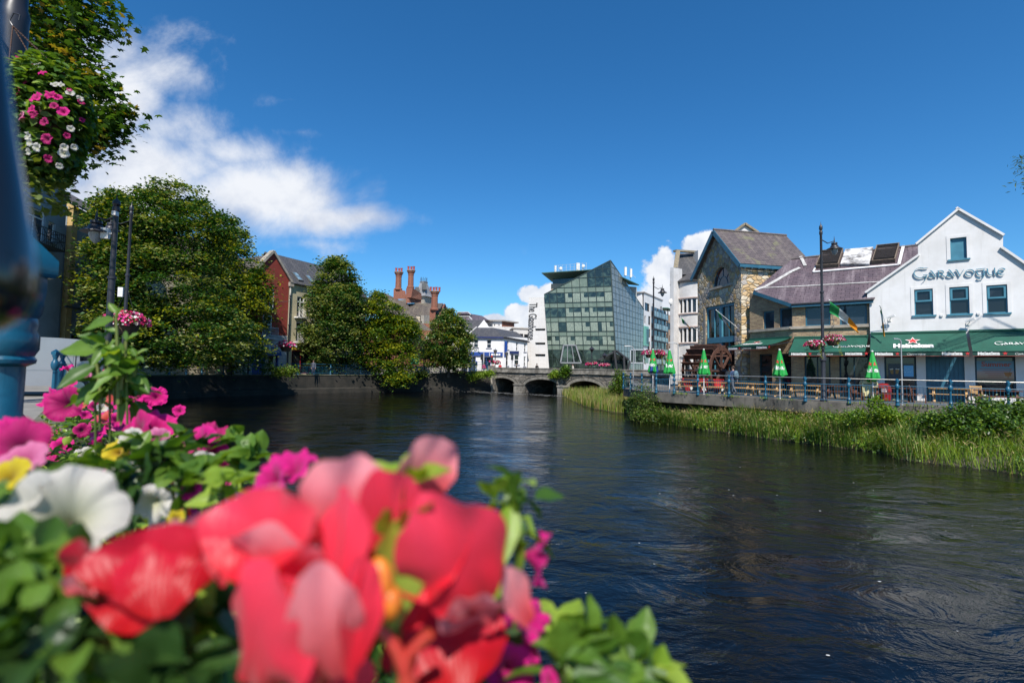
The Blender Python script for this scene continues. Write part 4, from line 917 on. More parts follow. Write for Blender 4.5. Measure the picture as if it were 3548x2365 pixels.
for i in range(len(zr)-1):
    z0, z1_ = zr[i], zr[i+1]
    kind = {0: 'v', 1: 'v', 2: 's', 3: 'v', 4: 's', 5: 'v', 6: 's', 7: 'v', 8: 's', 9: 'v', 10: 's', 11: 's', 12: 'v'}[i]
    for c in range(9):
        if kind == 'v' or (i in (11,) and c < 3):
            zm_ = (z0+z1_)/2 if z1_-z0 > 2 else None
            q = clipconv(cellF(c+.03, c+.97, z0+.06, z1_-.06), regF)
            if len(q) < 3: continue
            if i == 12 and c >= 3:
                m = MB(); m.prism([WH.P(a, z, .0) for a, z in q], WH.P(0, 0, -.05)-WH.P(0, 0, 0)); m.build('spandrel_panel', spand, hotel); continue
            m = MB(); m.prism([WH.P(a, z, .02) for a, z in q], WH.P(0, 0, -.05)-WH.P(0, 0, 0)); f = m.build('window', vis, hotel)
            if i in (3, 5, 7, 9) and rnd.random() < .96 and not (i == 9 and c > 5) and not (i == 7 and c > 5):
                a0 = c+.06; a1 = c+.94 if rnd.random() < .84 else c+.55
                m = MB(); q2 = clipconv(cellF(a0, a1, z0+.08, z0+(z1_-z0)*.5), regF)
                if len(q2) > 2: m.poly([WH.P(a, z, .025) for a, z in q2])
                if rnd.random() < .9:
                    q2 = clipconv(cellF(a0 if rnd.random() < .5 else a0+.5, a1, z0+(z1_-z0)*.5, z1_-.1), regF)
                    if len(q2) > 2: m.poly([WH.P(a, z, .024) for a, z in q2])
                if m.v: m.build('curtain', curt, f)
            if zm_:
                qq = clipconv(cellF(c, c+1, zm_-.03, zm_+.03), regF)
                if len(qq) > 2: mulls.prism([WH.P(a, z, .02) for a, z in qq], WH.P(0, 0, .08)-WH.P(0, 0, 0))
        else:
            q = clipconv(cellF(c+.02, c+.98, z0+.05, z1_-.05), regF)
            if len(q) > 2: m = MB(); m.prism([WH.P(a, z, .0) for a, z in q], WH.P(0, 0, -.05)-WH.P(0, 0, 0)); m.build('spandrel_panel', spand, hotel)
for c in range(10):
    q = clipconv(cellF(c-.025, c+.025, .4, 60), regF)
    if len(q) > 2: mulls.prism([WH.P(a, z, .0) for a, z in q], WH.P(0, 0, .1)-WH.P(0, 0, 0))
for z in zr[1:]:
    q = clipconv([(-90, z-.035), (90, z-.035), (90, z+.035), (-90, z+.035)], regF)
    if len(q) > 2: mulls.prism([WH.P(a, z_, .0) for a, z_ in q], WH.P(0, 0, .09)-WH.P(0, 0, 0))
mulls.build('mullions', mull, hotel)
# side facade, leaning with the front edge: a true bilinear facet
e_t, e_m, e_b = WH.P(*fb), WH.P(*fc), WH.P(fc[0], .4); e_b = WH.P(*fd)
far_m = WR.P(*HR(1512, 628)); far_b = WR.P(HR(1503, 1245)[0], .4)
apex = e_t
regR_top = lambda t: apex.lerp(far_m, t)
def sidept(u, z):                        # u 0..1 along, z height
    fz = (z-e_b.z)/(e_t.z-e_b.z); near = e_b.lerp(e_t, fz); fzz = (z-far_b.z)/(far_m.z-far_b.z); far = far_b.lerp(far_m, fzz); return near.lerp(far, u)
topz = lambda u: apex.z+(far_m.z-apex.z)*u
nc, zs = 10, np.linspace(.4, apex.z, 19)
bars = MB()
for c in range(nc):
    u0, u1 = c/nc, (c+1)/nc
    for j in range(0, 18, 2):
        m = MB()
        for jj in (j, j+1):
            za, zb2 = zs[jj]+.04, zs[jj+1]-.04; t0, t1 = topz(u0), topz(u1)
            if za >= t0: continue
            ua, ub_ = u0+.004, u1-.004
            pts = [sidept(ua, za)]
            if za < t1: pts.append(sidept(ub_, za))
            if zb2 < t1: pts.append(sidept(ub_, zb2))
            elif za < t1: pts.append(sidept(ub_, t1)); 
            if zb2 <= t0:
                if zb2 >= t1: uu = u0+(u1-u0)*(t0-zb2)/(t0-t1); pts.append(sidept(min(uu, ub_), zb2))
                pts.append(sidept(ua, zb2))
            else:
                if za >= t1: uu = u0+(u1-u0)*(t0-za)/(t0-t1); pts.append(sidept(min(uu, ub_), za))
                pts.append(sidept(ua, t0))
            if len(pts) >= 3:
                jx = rnd.uniform(-.012, .012); m.poly([p+Vector((jx*(k % 2), 0, 0)) for k, p in enumerate(pts)])
        if m.v: m.build('glass_panel', rpan, hotel)
for c in range(nc+1): u = c/nc; bars.bar(sidept(u, .4), sidept(u, topz(u)), .06)
for z in zs[1:-1]:
    uu = 1. if z < far_m.z else (apex.z-z)/(apex.z-far_m.z); bars.bar(sidept(0, z), sidept(uu, z), .055)
bars.bar(apex, far_m, .16); bars.bar(apex, WH.P(*fa), .16); bars.bar(e_t, e_b, .2)
bars.build('side_mullions', mull, hotel)
# solid core behind the skins
back = Vector((3.5, 11, 0)); lb = WH.P(*fe); lt = WH.P(*fa); ins = Vector((.0, .35, 0))
mb = MB(); o_ = Vector((.15, .3, 0))
mb.idx([lb+o_, e_b+o_, far_b+o_-Vector((.6, 0, 0)), lb+back, lt+o_, e_t+o_-Vector((0, 0, .5)), far_m+o_-Vector((.6, 0, .3)), lt+back], [(3, 2, 1, 0), (0, 1, 5, 4), (1, 2, 6, 5), (2, 3, 7, 6), (3, 0, 4, 7), (4, 5, 6), (4, 6, 7)])
mb.build('core', dark_in, hotel)
mb = MB(); W2 = WH.moved(-.6)
def h2(w, x, y): return w.hit(*z5(x, y))
# penthouse, roof slabs, railings, white stair tower
Wp = WH.moved(-3.2); a = h2(Wp, 596, 440); b2 = h2(Wp, 1010, 325)
mb.wbox(Wp, b2[0], a[0], lt.z-1, h2(Wp, 596, 380)[1], -6, 0); mb.build('penthouse_wall', mat('peach_wall', (.52, .38, .27), .8), hotel)
mb = MB(); mb.wbox(Wp, b2[0], a[0]-.3, h2(Wp, 596, 380)[1], h2(Wp, 600, 325)[1], -6, -.1); mb.build('penthouse_glazing', vis, hotel)
cop = mat('copper_soffit', (.045, .12, .10), .6, (.03, .08, .065), 2, .5)
zt2 = h2(Wp, 530, 298)[1]; mb = MB(); c0 = h2(Wp, 530, 298)[0]
mb.prism([Wp.P(c0, zt2, 2.2), Wp.P(b2[0]-3, zt2+.3, 2.2), Wp.P(b2[0]-3, zt2+.3, -7), Wp.P(c0, zt2, -7)], (0, 0, .14))
mb.prism([Wp.P(c0-.3, zt2-.02, 2.0), Wp.P(a[0], zt2-.75, .1), Wp.P(b2[0]-3, zt2-.45, .1), Wp.P(b2[0]-3, zt2+.28, 2.0)], (0, 0, .03))
pr_ = at(*z5(1468, 395), 92); q_ = at(*z5(1305, 320), 88); mb.prism([pr_, q_, at(*z5(1310, 320), 97), at(*z5(1420, 385), 99)], (0, 0, .15))
mb.prism([pr_, q_, at(*z5(1360, 385), 92)], (0, .2, 0))
mb.build('roof_slab', cop, hotel)
mb = MB(); p = at(*z5(1365, 405), 95); mb.wbox(Wall((p.x, 95), (1, .3)), 0, 1.8, 12, p.z, -3, 0); mb.build('stair_core', mat('grey_core', (.3, .32, .32), .7), hotel)
rail_m = mat('thin_rail', (.45, .47, .48), .5, metal=.5)
mb = MB(); k0 = Wp.P(c0-2, zt2+.15, 1.2)
A_, B_ = Wp.P(c0-2.2, zt2, 1.4), Wp.P(b2[0]+1, zt2+.2, 1.4)
for h in (.5, 1.0, 1.5): mb.bar(A_+Vector((0, 0, h)), B_+Vector((0, 0, h)), .035)
for i in range(9): q = A_.lerp(B_, i/8); mb.bar(q, q+Vector((0, 0, 1.55)), .045)
mb.build('roof_railing', rail_m, hotel)
def antenna(px, y0, y1, Y, lab, w=.35, mast=True, dish=False):
    b0 = at(*z5(px, y1), Y); t0 = at(*z5(px, y0), Y); t = thing('antenna', lab, 'antenna', b0, 'antennas on the glass building roof')
    m = MB(); m.box((b0.x, b0.y, (b0.z+t0.z)/2+.15), (w, .25, (t0.z-b0.z)*.85), .2); m.build('panel', bwhite, t)
    m = MB(); m.tube([b0-Vector((0, -.25, .2)), t0+Vector((0, .25, .1))], .05, 6)
    if mast:
        m.tube([b0+Vector((.9, .3, -.2)), b0+Vector((.9, .3, (t0.z-b0.z)*1.05))], .04, 6); m.bar(b0+Vector((-.4, .3, .3)), b0+Vector((1.5, .3, .35)), .06); m.bar(b0+Vector((.9, .3, 1.)), b0+Vector((2.0, .3, -.1)), .05)
    m.build('mast', rail_m, t)
    if dish: m = MB(); c = b0+Vector((1., .0, (t0.z-b0.z)*.7)); m.ball(c, (.32, .12, .32), 12, 6); m.ball(c+Vector((-.1, 0, -.9)), (.25, .1, .25), 12, 6); m.build('dish', bwhite, t)
antenna(640, 203, 285, 90, 'slim white antenna at the left end of the glass building roof', .3, True, True)
antenna(862, 175, 270, 89, 'widest white antenna panel with dishes, middle of the hotel roof', .62, True, True)
antenna(1332, 215, 312, 90, 'white antenna panel right of the glass point, nearer to it', .42)
antenna(1386, 232, 330, 90, 'white antenna panel at the far right of the roof', .36, False)
# porch, entrance, oriel
mb = MB(); pk_ = at(*z5(1238, 1040), 82); ll = at(*z5(1065, 1132), 82.5); rr = at(*z5(1360, 1130), 83)
for a_, b_2 in ((pk_, ll), (pk_, rr)): mb.bar(a_, b_2, .5, .28)
for x, y in ((1066, 1238), (1075, 1238), (1345, 1245)):
    q = at(*z5(x, y), 82.6); mb.bar((q.x, q.y, .4), (q.x+(.5 if x > 1300 else 0), q.y, ll.z), .3)
q = at(*z5(1240, 1240), 82); mb.bar((q.x+.2, q.y, .4), (q.x-.4, q.y, pk_.z), .7, .3); q = at(*z5(1325, 1240), 82.6); mb.bar((q.x, q.y, .4), (q.x-.2, q.y, rr.z+.6), .45, .3)
mb.build('porch', mat('dark_steel', (.03, .03, .033), .5), hotel)
mb = MB(); mb.prism([Vector((ll.x, 83.2, .4)), Vector((ll.x, 83.2, ll.z)), Vector((pk_.x, 82.8, pk_.z-.3)), Vector((rr.x, 83.5, rr.z)), Vector((rr.x, 83.5, .4))], (0, .5, 0)); mb.build('entrance_glazing', vis, hotel)
mb = MB(); o1 = [at(*z5(x, y), 83.5) for x, y in ((690, 1158), (895, 1160), (840, 985), (720, 985))]; mb.hexa([o1[0], o1[1], o1[1]+Vector((0, 3, 0)), o1[0]+Vector((0, 3, 0))], [o1[3], o1[2], o1[2]+Vector((0, 3, 0)), o1[3]+Vector((0, 3, 0))]); f = mb.build('oriel', vis, hotel)
m = MB(); fo = Vector((0, -.06, 0))
for a_, b_2 in ((0, 1), (1, 2), (2, 3), (3, 0)): m.bar(o1[a_]+fo, o1[b_2]+fo, .22)
for t in (.33, .66): m.bar(o1[0].lerp(o1[1], t)+fo, o1[3].lerp(o1[2], t)+fo, .12)
m.build('frame', mat('grey_frame', (.22, .23, .24), .5), f)
mb = MB(); q = [at(*z5(x, y), 84) for x, y in ((1380, 1160), (1510, 1160), (1510, 1030), (1380, 1030))]; mb.hexa([q[0], q[1], q[1]+Vector((2, 4, 0)), q[0]+Vector((2, 4, 0))], [q[3], q[2], q[2]+Vector((2, 4, 0)), q[3]+Vector((2, 4, 0))]); f = mb.build('glass_box', vis, hotel)
m = MB()
for a_, b_2 in ((0, 1), (1, 2), (2, 3), (3, 0)): m.bar(q[a_]+fo, q[b_2]+fo, .2)
m.bar(q[0].lerp(q[1], .35)+fo, q[3].lerp(q[2], .35)+fo, .12); m.build('frame', rail_m, f)
# white stair tower with the name
WW = WH.moved(-.3); a = h2(WW, 376, 515); b2 = h2(WW, 532, 600)
stw = thing('white_tower', 'white panelled tower with tall vertical dark lettering, left of the glass facade', 'tower', WW.P(a[0], .4))
panel_m = mbrick('white_panel', (.60, .57, .54), (.57, .54, .51), (.45, .43, .41), 1.5, .75, .012, offs=0., var=.2, stain=(.46, .43, .40), bump=.004)
mb = MB(); slots = []
for y0, y1 in ((820, 843), (958, 982), (1072, 1098)): r = srt(WW.rect(*z5(440, y0), *z5(540, y1))); slots.append((r[0], r[1], r[2], r[3]))
mb.panel(WW, [(b2[0]-3.4, .4), (b2[0]-.6, a[1]), (a[0], a[1]), (a[0], .4)], slots, 0, .3); mb.wbox(WW, b2[0], a[0], .4, a[1], -.4, -6); mb.build('wall', panel_m, stw)
for r in slots: window(stw, WW, r, rail_m, glassd, dep=.25, fw=.06, name='slot_window')
c = WW.P(*h2(WW, 412, 566), .06); e = WW.P(*h2(WW, 390, 930), .06); up = Vector((WW.n[1]*-1, WW.n[0], 0)); rt_ = -Vector((WW.u[0], WW.u[1], 0))
vs, fs = text_polys('The Glasshouse', 1., 'LEFT', None, .012); L = max(v.x for v in vs); ln = (e-c).length; kx = ln/L
m = MB(); dnv = (e-c).normalized(); base = WW.P(*h2(WW, 386, 568), .06)
m.idx([base+dnv*(v.x*kx)+rt_*(v.y*2.15) for v in vs], [f[::-1] for f in fs]); m.build('lettering', mat('letter_dark', (.05, .045, .045), .6), stw, label='vertical dark letters reading The Glasshouse')
# ================================================================== bank corner house, white with blue shopfront
YB = 84.
C0 = at(*z9(798, 800), YB); WC = Wall((C0.x, YB), (-1, .04)); WD2 = Wall((C0.x, YB), (.86, .5))
bank = thing('corner_house', 'white two-storey corner house with royal blue shopfront beside the bridge', 'building', (C0.x, YB, .4))
royal = mat('royal_blue', (.012, .055, .26), .5); navy = mat('navy_trim', (.015, .025, .10), .5)
sl_ = WC.hit(*z9(120, 800))[0]; zE2 = C0.z+.35
w_a = [srt(WC.rect(*z9(a, b), *z9(c, d))) for a, b, c, d in ((230, 812, 322, 975), (483, 820, 575, 985), (130, 1150, 270, 1440), (385, 1160, 560, 1400))]
w_b = [srt(WD2.rect(*z9(a, b), *z9(c, d))) for a, b, c, d in ((872, 835, 908, 1015), (1052, 865, 1092, 1040), (1208, 890, 1246, 1060), (868, 1110, 905, 1330), (1020, 1110, 1112, 1310), (1200, 1145, 1240, 1345))]
sr_ = WD2.hit(*z9(1275, 860))[0]
mb = MB(); mb.panel(WC, [(0, .4), (0, zE2), (sl_, zE2), (sl_, .4)], w_a, 0, .18); mb.panel(WD2, [(0, .4), (0, zE2), (sr_, zE2), (sr_, .4)], w_b, 0, .18)
mb.build('wall', white_clean, bank)
for i, r in enumerate(w_a): window(bank, WC, r, bwhite if i < 2 else royal, glassb if i < 3 else glassd, dep=.15, fw=.09, hb=(.5,) if i < 2 else (), vb=(.5,) if i > 1 else (), sill=navy if i < 2 else None, name='window' if i < 2 else ('door' if i == 2 else 'shop_window'))
for i, r in enumerate(w_b): window(bank, WD2, r, bwhite, glassd, dep=.15, fw=.1, hb=(.5,), sill=navy)
m = MB(); f0 = WC.hit(*z9(150, 1060)); f1 = WC.hit(*z9(795, 1145)); m.wbox(WC, f1[0], f0[0], WC.hit(*z9(500, 1135))[1], WC.hit(*z9(500, 1062))[1], 0, .25); fs_ = m.build('fascia', royal, bank)
m = MB(); a_, c_ = WC.hit(*z9(658, 1108)); [m.wbox(WC, a_+x0, a_+x1, c_-.17, c_+.17, .25, .28) for x0, x1 in ((-.8, -.5), (-.42, .0), (.08, .35), (.42, .75))]; m.wbox(WC, a_+1.0, a_+1.08, c_-.3, c_+.3, .25, .28); m.build('lettering', awn_lit, fs_)
m = MB(); m.wbox(WD2, .3, .85, WD2.hit(*z9(820, 1150))[1], WD2.hit(*z9(820, 855))[1], 0, .12); m.build('corner_sign', royal, bank)
m = MB(); m.wbox(WD2, w_b[0][1]+.2, w_b[1][1]+.1, WD2.hit(*z9(980, 1092))[1], WD2.hit(*z9(980, 1040))[1], 0, .2); m.build('side_fascia', navy, bank)
RD = [at(*z9(290, 585), YB+4.5), at(*z9(600, 588), YB+4.5), at(*z9(1060, 670), YB+11.5)]
eL_, eC_, eR_ = WC.P(sl_+.3, zE2, .3), Vector((C0.x+.1, YB-.3, zE2)), WD2.P(sr_+.2, zE2, .3); eR_.z = WD2.hit(*z9(1275, 855))[1]+.1
mb = MB(); mb.prism([eL_, eC_, RD[1], RD[0]], (0, 0, -.15)); mb.idx([eC_, eR_, RD[2], RD[1]], [(0, 1, 2, 3)]); mb.idx([eL_, RD[0], RD[0]+Vector((-6, 3, -3)), eL_+Vector((-3, 6, 0))], [(0, 1, 2, 3)]); mb.build('roof', slate_g, bank)
mb = MB(); mb.bar(eL_+Vector((0, .05, -.2)), eC_+Vector((0, .05, -.2)), .25, .3); mb.build('eaves_board', navy, bank); mb = MB(); mb.bar(eC_+Vector((0, .05, -.2)), eR_+Vector((0, .05, -.2)), .22, .2); mb.build('gutter', iron, bank)
mb = MB(); mb.bar(eL_+Vector((.2, 0, .1)), RD[0]+Vector((0, 0, .1)), .25, .15); mb.build('flashing', lead_m, bank)
m = MB(); s_, z_ = WC.hit(*z9(288, 1285)); m.ball(WC.P(s_, z_, .04), (.16, .05, .5), 12, 8); m.build('oval_sign', royal, bank)
# roofs behind
rear = thing('slate_roofed_hall', 'purple slate hall with stepped ridge lantern behind the corner house', 'building', at(1640, 1240, 108))
mb = MB(); q = lambda x, y, Y: at(*z9(x, y), Y)
mb.hexa([q(-120, 440, 104), q(520, 440, 104), q(620, 480, 122), q(-200, 480, 122)], [q(-80, 365, 110), q(150, 365, 110), q(330, 360, 116), q(-80, 360, 118)])
mb.idx([q(200, 440, 105), q(520, 440, 105), q(390, 355, 112), q(200, 322, 112)], [(0, 1, 2, 3)])
mb.hexa([q(-100, 365, 109), q(148, 365, 109), q(200, 368, 115), q(-100, 368, 115)], [q(-90, 320, 109), q(148, 325, 109), q(200, 330, 115), q(-90, 325, 115)])
mb.hexa([q(-100, 320, 108.5), q(148, 322, 108.5), q(205, 328, 115), q(-100, 325, 115)], [q(-80, 285, 111), q(112, 282, 111), q(130, 282, 113), q(-80, 282, 113)]); mb.build('roof', slate_p, rear)
mb = MB(); mb.bar(q(-100, 366, 108.8), q(150, 366, 108.8), .3, .15); mb.bar(q(140, 366, 108.8), q(195, 432, 104.5), .3, .15); mb.bar(q(-80, 284, 110.9), q(120, 282, 110.9), .25, .12); mb.bar(q(118, 282, 110.9), q(175, 335, 108.4), .25, .12); mb.build('flashing', lead_m, rear)
mb = MB(); mb.box(at(1640, 1230, 110), (22, 12, 12)); mb.build('wall', white_render, rear)
cot = thing('grey_gabled_house', 'plain house with dark slate roof and bare pale gable behind corner house', 'building', at(1650, 1240, 96))
mb = MB(); mb.idx([q(-40, 440, 100), q(430, 432, 100), q(290, 590, 94), q(140, 720, 92), q(-60, 720, 92)], [(0, 1, 2, 3, 4)]); mb.build('roof', slate_g, cot)
mb = MB(); mb.prism([q(430, 432, 100), q(540, 590, 94.6), q(290, 590, 94.6)], (0, .3, 0)); mb.build('gable', white_render, cot)
mb = MB(); mb.hexa([q(60, 800, 91), q(150, 800, 91), q(150, 800, 93), q(60, 800, 93)], [q(70, 640, 91), q(140, 640, 91), q(140, 640, 93), q(70, 640, 93)]); mb.build('wall', white_render, cot)
blk = thing('flat_roofed_building', 'flat-roofed block, one side white with square windows, other red brick', 'building', at(1720, 1250, 118))
Wq = Wall((at(*z9(778, 500), 118).x, 118), (-1, .05)); Wr = Wall((at(*z9(778, 500), 118).x, 118), (.8, .6))
sq = [srt(Wq.rect(*z9(a, 520), *z9(b, 560))) for a, b in ((540, 566), (622, 650), (707, 736))]
mb = MB(); l_ = Wq.hit(*z9(495, 500))[0]; zt3 = Wq.hit(*z9(640, 460))[1]; mb.panel(Wq, [(0, .4), (0, zt3), (l_, zt3), (l_, .4)], sq, 0, .3); mb.build('wall', white_render, blk)
for r in sq: window(blk, Wq, r, bwhite, glassd, dep=.2, fw=.08)
redbrick = mbrick('red_brick', (.26, .085, .052), (.19, .06, .038), (.26, .17, .12), .28, .09, .01, var=.4, stain=(.17, .07, .045))
mb = MB(); r_ = Wr.hit(*z9(1018, 540))[0]; mb.wbox(Wr, 0, r_, .4, zt3, -.5, 0); mb.build('brick_wall', redbrick, blk)
mb = MB(); mb.prism([Wq.P(l_+.8, zt3, .6), Wq.P(-.3, zt3, .6), Wr.P(r_+.9, zt3-.2, .6), Wr.P(r_+.9, zt3-.2, -4), Wq.P(l_+.8, zt3, -6)], (0, 0, .3)); mb.build('roof', mat('roof_edge', (.33, .3, .27), .8), blk)
low = thing('white_annexe', 'low white flat-roofed block just left of the white panelled tower', 'building', at(1805, 1250, 98))
Wl = Wall((at(*z9(1000, 640), 98).x, 98), (1, .12)); lw = [srt(Wl.rect(*z9(a, b), *z9(c, d))) for a, b, c, d in ((1120, 705, 1190, 775), (1210, 715, 1290, 795))]
zt4 = Wl.hit(*z9(1000, 610))[1]; mb = MB(); mb.panel(Wl, [(0, .4), (0, zt4), (9, zt4-.1), (9, .4)], lw, 0, .3); mb.wbox(Wl, 0, 9, .4, zt4-.2, -.5, -5); mb.build('wall', white_render, low)
for r in lw: window(low, Wl, r, iron, glassd, dep=.2, fw=.1, vb=(.5,))
mb = MB(); mb.wbox(Wl, -.2, 9.2, zt4, zt4+.25, -5, .15); mb.build('coping', mat('roof_edge', (.33, .3, .27), .8), low)
# ================================================================== red brick house with tall chimneys
YH = 86.; q6 = lambda x, y, Y: at(*z6(x, y), Y)
bh = thing('brick_house', 'red brick house with brown tiled roofs and three tall corbelled chimneys', 'house', at(1450, 1270, YH))
mb = MB()
mb.hexa([q6(455, 540, YH), q6(830, 690, YH), q6(830, 690, YH+9), q6(300, 560, YH+9)], [q6(450, 530, YH+3), q6(590, 570, YH+3), q6(840, 570, YH+4), q6(450, 480, YH+8)]) if False else None
mb.idx([q6(545, 575, YH+4), q6(955, 570, YH+4), q6(905, 690, YH), q6(600, 690, YH)], [(0, 1, 2, 3)])
mb.idx([q6(170, 520, YH+5), q6(380, 470, YH+5), q6(600, 575, YH+3), q6(700, 720, YH-2), q6(520, 720, YH-2), q6(180, 620, YH)], [(0, 1, 2, 3, 4, 5)])
mb.idx([q6(340, 500, YH+6), q6(375, 470, YH+6), q6(480, 520, YH+6), q6(480, 600, YH+4), q6(300, 600, YH+4)], [(0, 1, 2, 3, 4)])
mb.idx([q6(450, 545, YH+3.5), q6(590, 530, YH+3.5), q6(610, 600, YH+3), q6(450, 600, YH+3)], [(0, 1, 2, 3)])
mb.idx([q6(640, 685, YH-1), q6(850, 840, YH-4), q6(560, 830, YH-4), q6(540, 690, YH-1)], [(0, 1, 2, 3)])
mb.idx([q6(955, 570, YH+4), q6(1000, 690, YH+7), q6(870, 770, YH-1), q6(880, 700, YH-1)], [(0, 1, 2, 3)])
mb.build('roof', slate_b, bh)
mb = MB(); Wb = Wall((q6(560, 800, YH).x, YH), (1, .05)); rr1 = Wb.hit(*z6(1010, 800))[0]
mb.wbox(Wb, -16, rr1, .4, Wb.hit(*z6(700, 770))[1], -7, 0); mb.prism([q6(870, 770, YH-1), q6(965, 575, YH+3), q6(1020, 700, YH+8), q6(1020, 1200, YH+8), q6(870, 1200, YH-1)], (.2, .2, 0)); mb.build('wall', redbrick, bh)
m = MB(); m.wbox(Wb, 1, rr1-5, Wb.hit(*z6(700, 790))[1], Wb.hit(*z6(700, 690))[1], -1, .0); m.build('render_band', mat('cream_render', (.50, .42, .32), .85), bh)
for (xa, xb, ya, yb) in ((640, 660, 880, 960), (705, 730, 880, 960), (790, 812, 890, 960)):
    window(bh, Wb, srt(Wb.rect(*z6(xa, ya), *z6(xb, yb))), bwhite, glassd, dep=-.05, fw=.1)
m = MB(); r = srt(Wb.rect(*z6(635, 1095), *z6(720, 1170))); m.wbox(Wb, *r, 0, .1); m.build('door', mat('green_door', (.02, .19, .11), .5), bh)
def chimney(x0, x1, yt, yb, Y, pots):
    a = q6(x0, yb, Y); b2 = q6(x1, yb, Y); t_ = q6(x0, yt, Y); w = (b2-a).length; c = (a+b2)/2; h = t_.z; z0 = a.z
    m = MB(); m.lathe([(w*.62, z0), (w*.62, z0+(h-z0)*.08), (w*.48, z0+(h-z0)*.12), (w*.45, z0+(h-z0)*.74), (w*.52, z0+(h-z0)*.79), (w*.46, z0+(h-z0)*.83), (w*.60, z0+(h-z0)*.90), (w*.66, h-.12), (w*.66, h)], (c.x, c.y, 0), 8, False, .39)
    f = m.build('chimney', redbrick, bh)
    m = MB(); m.lathe([(w*.74, h), (w*.74, h+.12)], (c.x, c.y, 0), 8, False, .39); m.build('chimney_cap', stone_band, f)
    for k in range(pots): m = MB(); m.lathe([(.2, h+.1), (.16, h+.5), (.22, h+.85)], (c.x+(k-(pots-1)/2)*.5, c.y+.2*(k % 2), 0), 10); m.build('chimney_pot', mat('pot_red', (.36, .06, .05), .7), f)
chimney(482, 545, 268, 440, YH+4, 3); chimney(605, 665, 252, 420, YH+3, 3); chimney(836, 905, 458, 640, YH-1, 4)
mb = MB()
mb.hexa([q6(465, 530, YH+3.6), q6(590, 530, YH+3.6), q6(590, 530, YH+6), q6(465, 530, YH+6)], [q6(467, 428, YH+3.6), q6(585, 448, YH+3.6), q6(585, 448, YH+6), q6(467, 428, YH+6)])
mb.hexa([q6(585, 515, YH+2.5), q6(640, 515, YH+2), q6(745, 540, YH+5), q6(590, 530, YH+6)], [q6(595, 418, YH+2.5), q6(655, 418, YH+2), q6(742, 475, YH+5), q6(590, 430, YH+6)])
mb.hexa([q6(820, 765, YH-1), q6(880, 765, YH-1.4), q6(892, 730, YH+1), q6(825, 730, YH+1)], [q6(825, 630, YH-1), q6(880, 632, YH-1.4), q6(892, 640, YH+1), q6(828, 640, YH+1)])
mb.hexa([q6(590, 570, YH+2.4), q6(620, 570, YH+2.4), q6(740, 570, YH+5), q6(600, 570, YH+5)], [q6(590, 510, YH+2.4), q6(620, 510, YH+2.4), q6(740, 540, YH+5), q6(600, 530, YH+5)])
mb.build('brick_stack_base', redbrick, bh)
sp_ = thing('spire', 'grey slated spire with iron cresting behind the brick chimneys', 'spire', q6(765, 570, 125))
c = q6(760, 570, 125); zt5 = q6(750, 360, 125).z; zb5 = q6(760, 505, 125).z
mb = MB(); mb.lathe([(3.1, zb5-.2), (2.2, zb5+.6), (.95, zt5-.4), (1.1, zt5), (.9, zt5+.1)], (c.x, c.y, 0), 4, False, .3); mb.build('roof', slate_g and mslate('spire_slate', (.24, .24, .25), (.17, .17, .18), (.35, .35, .36)), sp_)
mb = MB(); mb.lathe([(2.2, 1), (2.2, zb5-.3), (2.6, zb5-.1)], (c.x, c.y, 0), 4, False, .3); mb.build('wall', stone_band, sp_)
mb = MB()
for k in range(8): t = k*math.pi/4; mb.bar((c.x+.8*math.cos(t), c.y+.8*math.sin(t), zt5), (c.x+.8*math.cos(t), c.y+.8*math.sin(t), zt5+1.1), .08)
mb.build('cresting', iron, sp_)
mb = MB(); mb.box((c.x+.5, c.y-2.0, zb5+2.2), (1., 1., 1.6), .3); mb.box((c.x-1.4, c.y-1.5, zb5+1.5), (.9, .9, 1.3), .3); mb.build('dormer', mat('dormer_dark', (.1, .1, .1), .7), sp_)
# ================================================================== quay terrace: red gable house and cream house
Yq = 60.; q8 = lambda x, y: z8(x, y)
C1 = at(*z8(505, 400), Yq); WQ = Wall((C1.x, Yq), (.43, .90)); Qh = lambda x, y: WQ.hit(*z8(x, y))
red = thing('red_house', 'house with dark red gable front and blue arched canopy, on the quay', 'house', (C1.x, Yq, .2))
pkq = Qh(312, 75); eRq = Qh(497, 398); sl2 = 2*pkq[0]-eRq[0]; zbnd = Qh(400, 1018)[1]
wr_ = [srt(WQ.rect(*z8(190, 480), *z8(244, 700))), srt(WQ.rect(*z8(275, 495), *z8(326, 730))), srt(WQ.rect(*z8(195, 790), *z8(300, 1045)))]
zA = Qh(220, 1150)[1]; aR = Qh(370, 1300)[0]; aL = Qh(75, 1300)[0]
archo = [(aL, .2), (aR, .2), (aR, zA-.8)]+[(aL+(aR-aL)*(.5+.5*math.cos(R(t))), zA-.8+.8*math.sin(R(t))) for t in range(10, 171, 16)]+[(aL, zA-.8)]
mb = MB(); mb.panel(WQ, [(sl2, zbnd), (sl2, eRq[1]), pkq, eRq, (eRq[0], zbnd)], wr_, 0, .2)
mb.wprism(WQ, [(sl2, .2), (sl2, eRq[1]-.2), (eRq[0], eRq[1]-.2), (eRq[0], .2)], -.35, -8); mb.wprism(WQ, [(sl2+.02, eRq[1]-.2), (pkq[0], pkq[1]-.05), (eRq[0]-.02, eRq[1]-.2)], -.24, -.5)
mb.build('wall', mat('dark_red_render', (.27, .038, .022), .85, (.20, .03, .02), .8, .5, .003, 30, streak=(.12, .04, .035, .6)), red)
mb = MB(); mb.panel(WQ, [(sl2, .2), (sl2, zbnd-.001), (eRq[0], zbnd-.001), (eRq[0], .2)], [archo], .05, .3)
mb.build('ground_floor_wall', mbrick('grey_rustication', (.33, .35, .38), (.30, .32, .35), (.14, .15, .17), 1.6, .42, .02, var=.25), red)
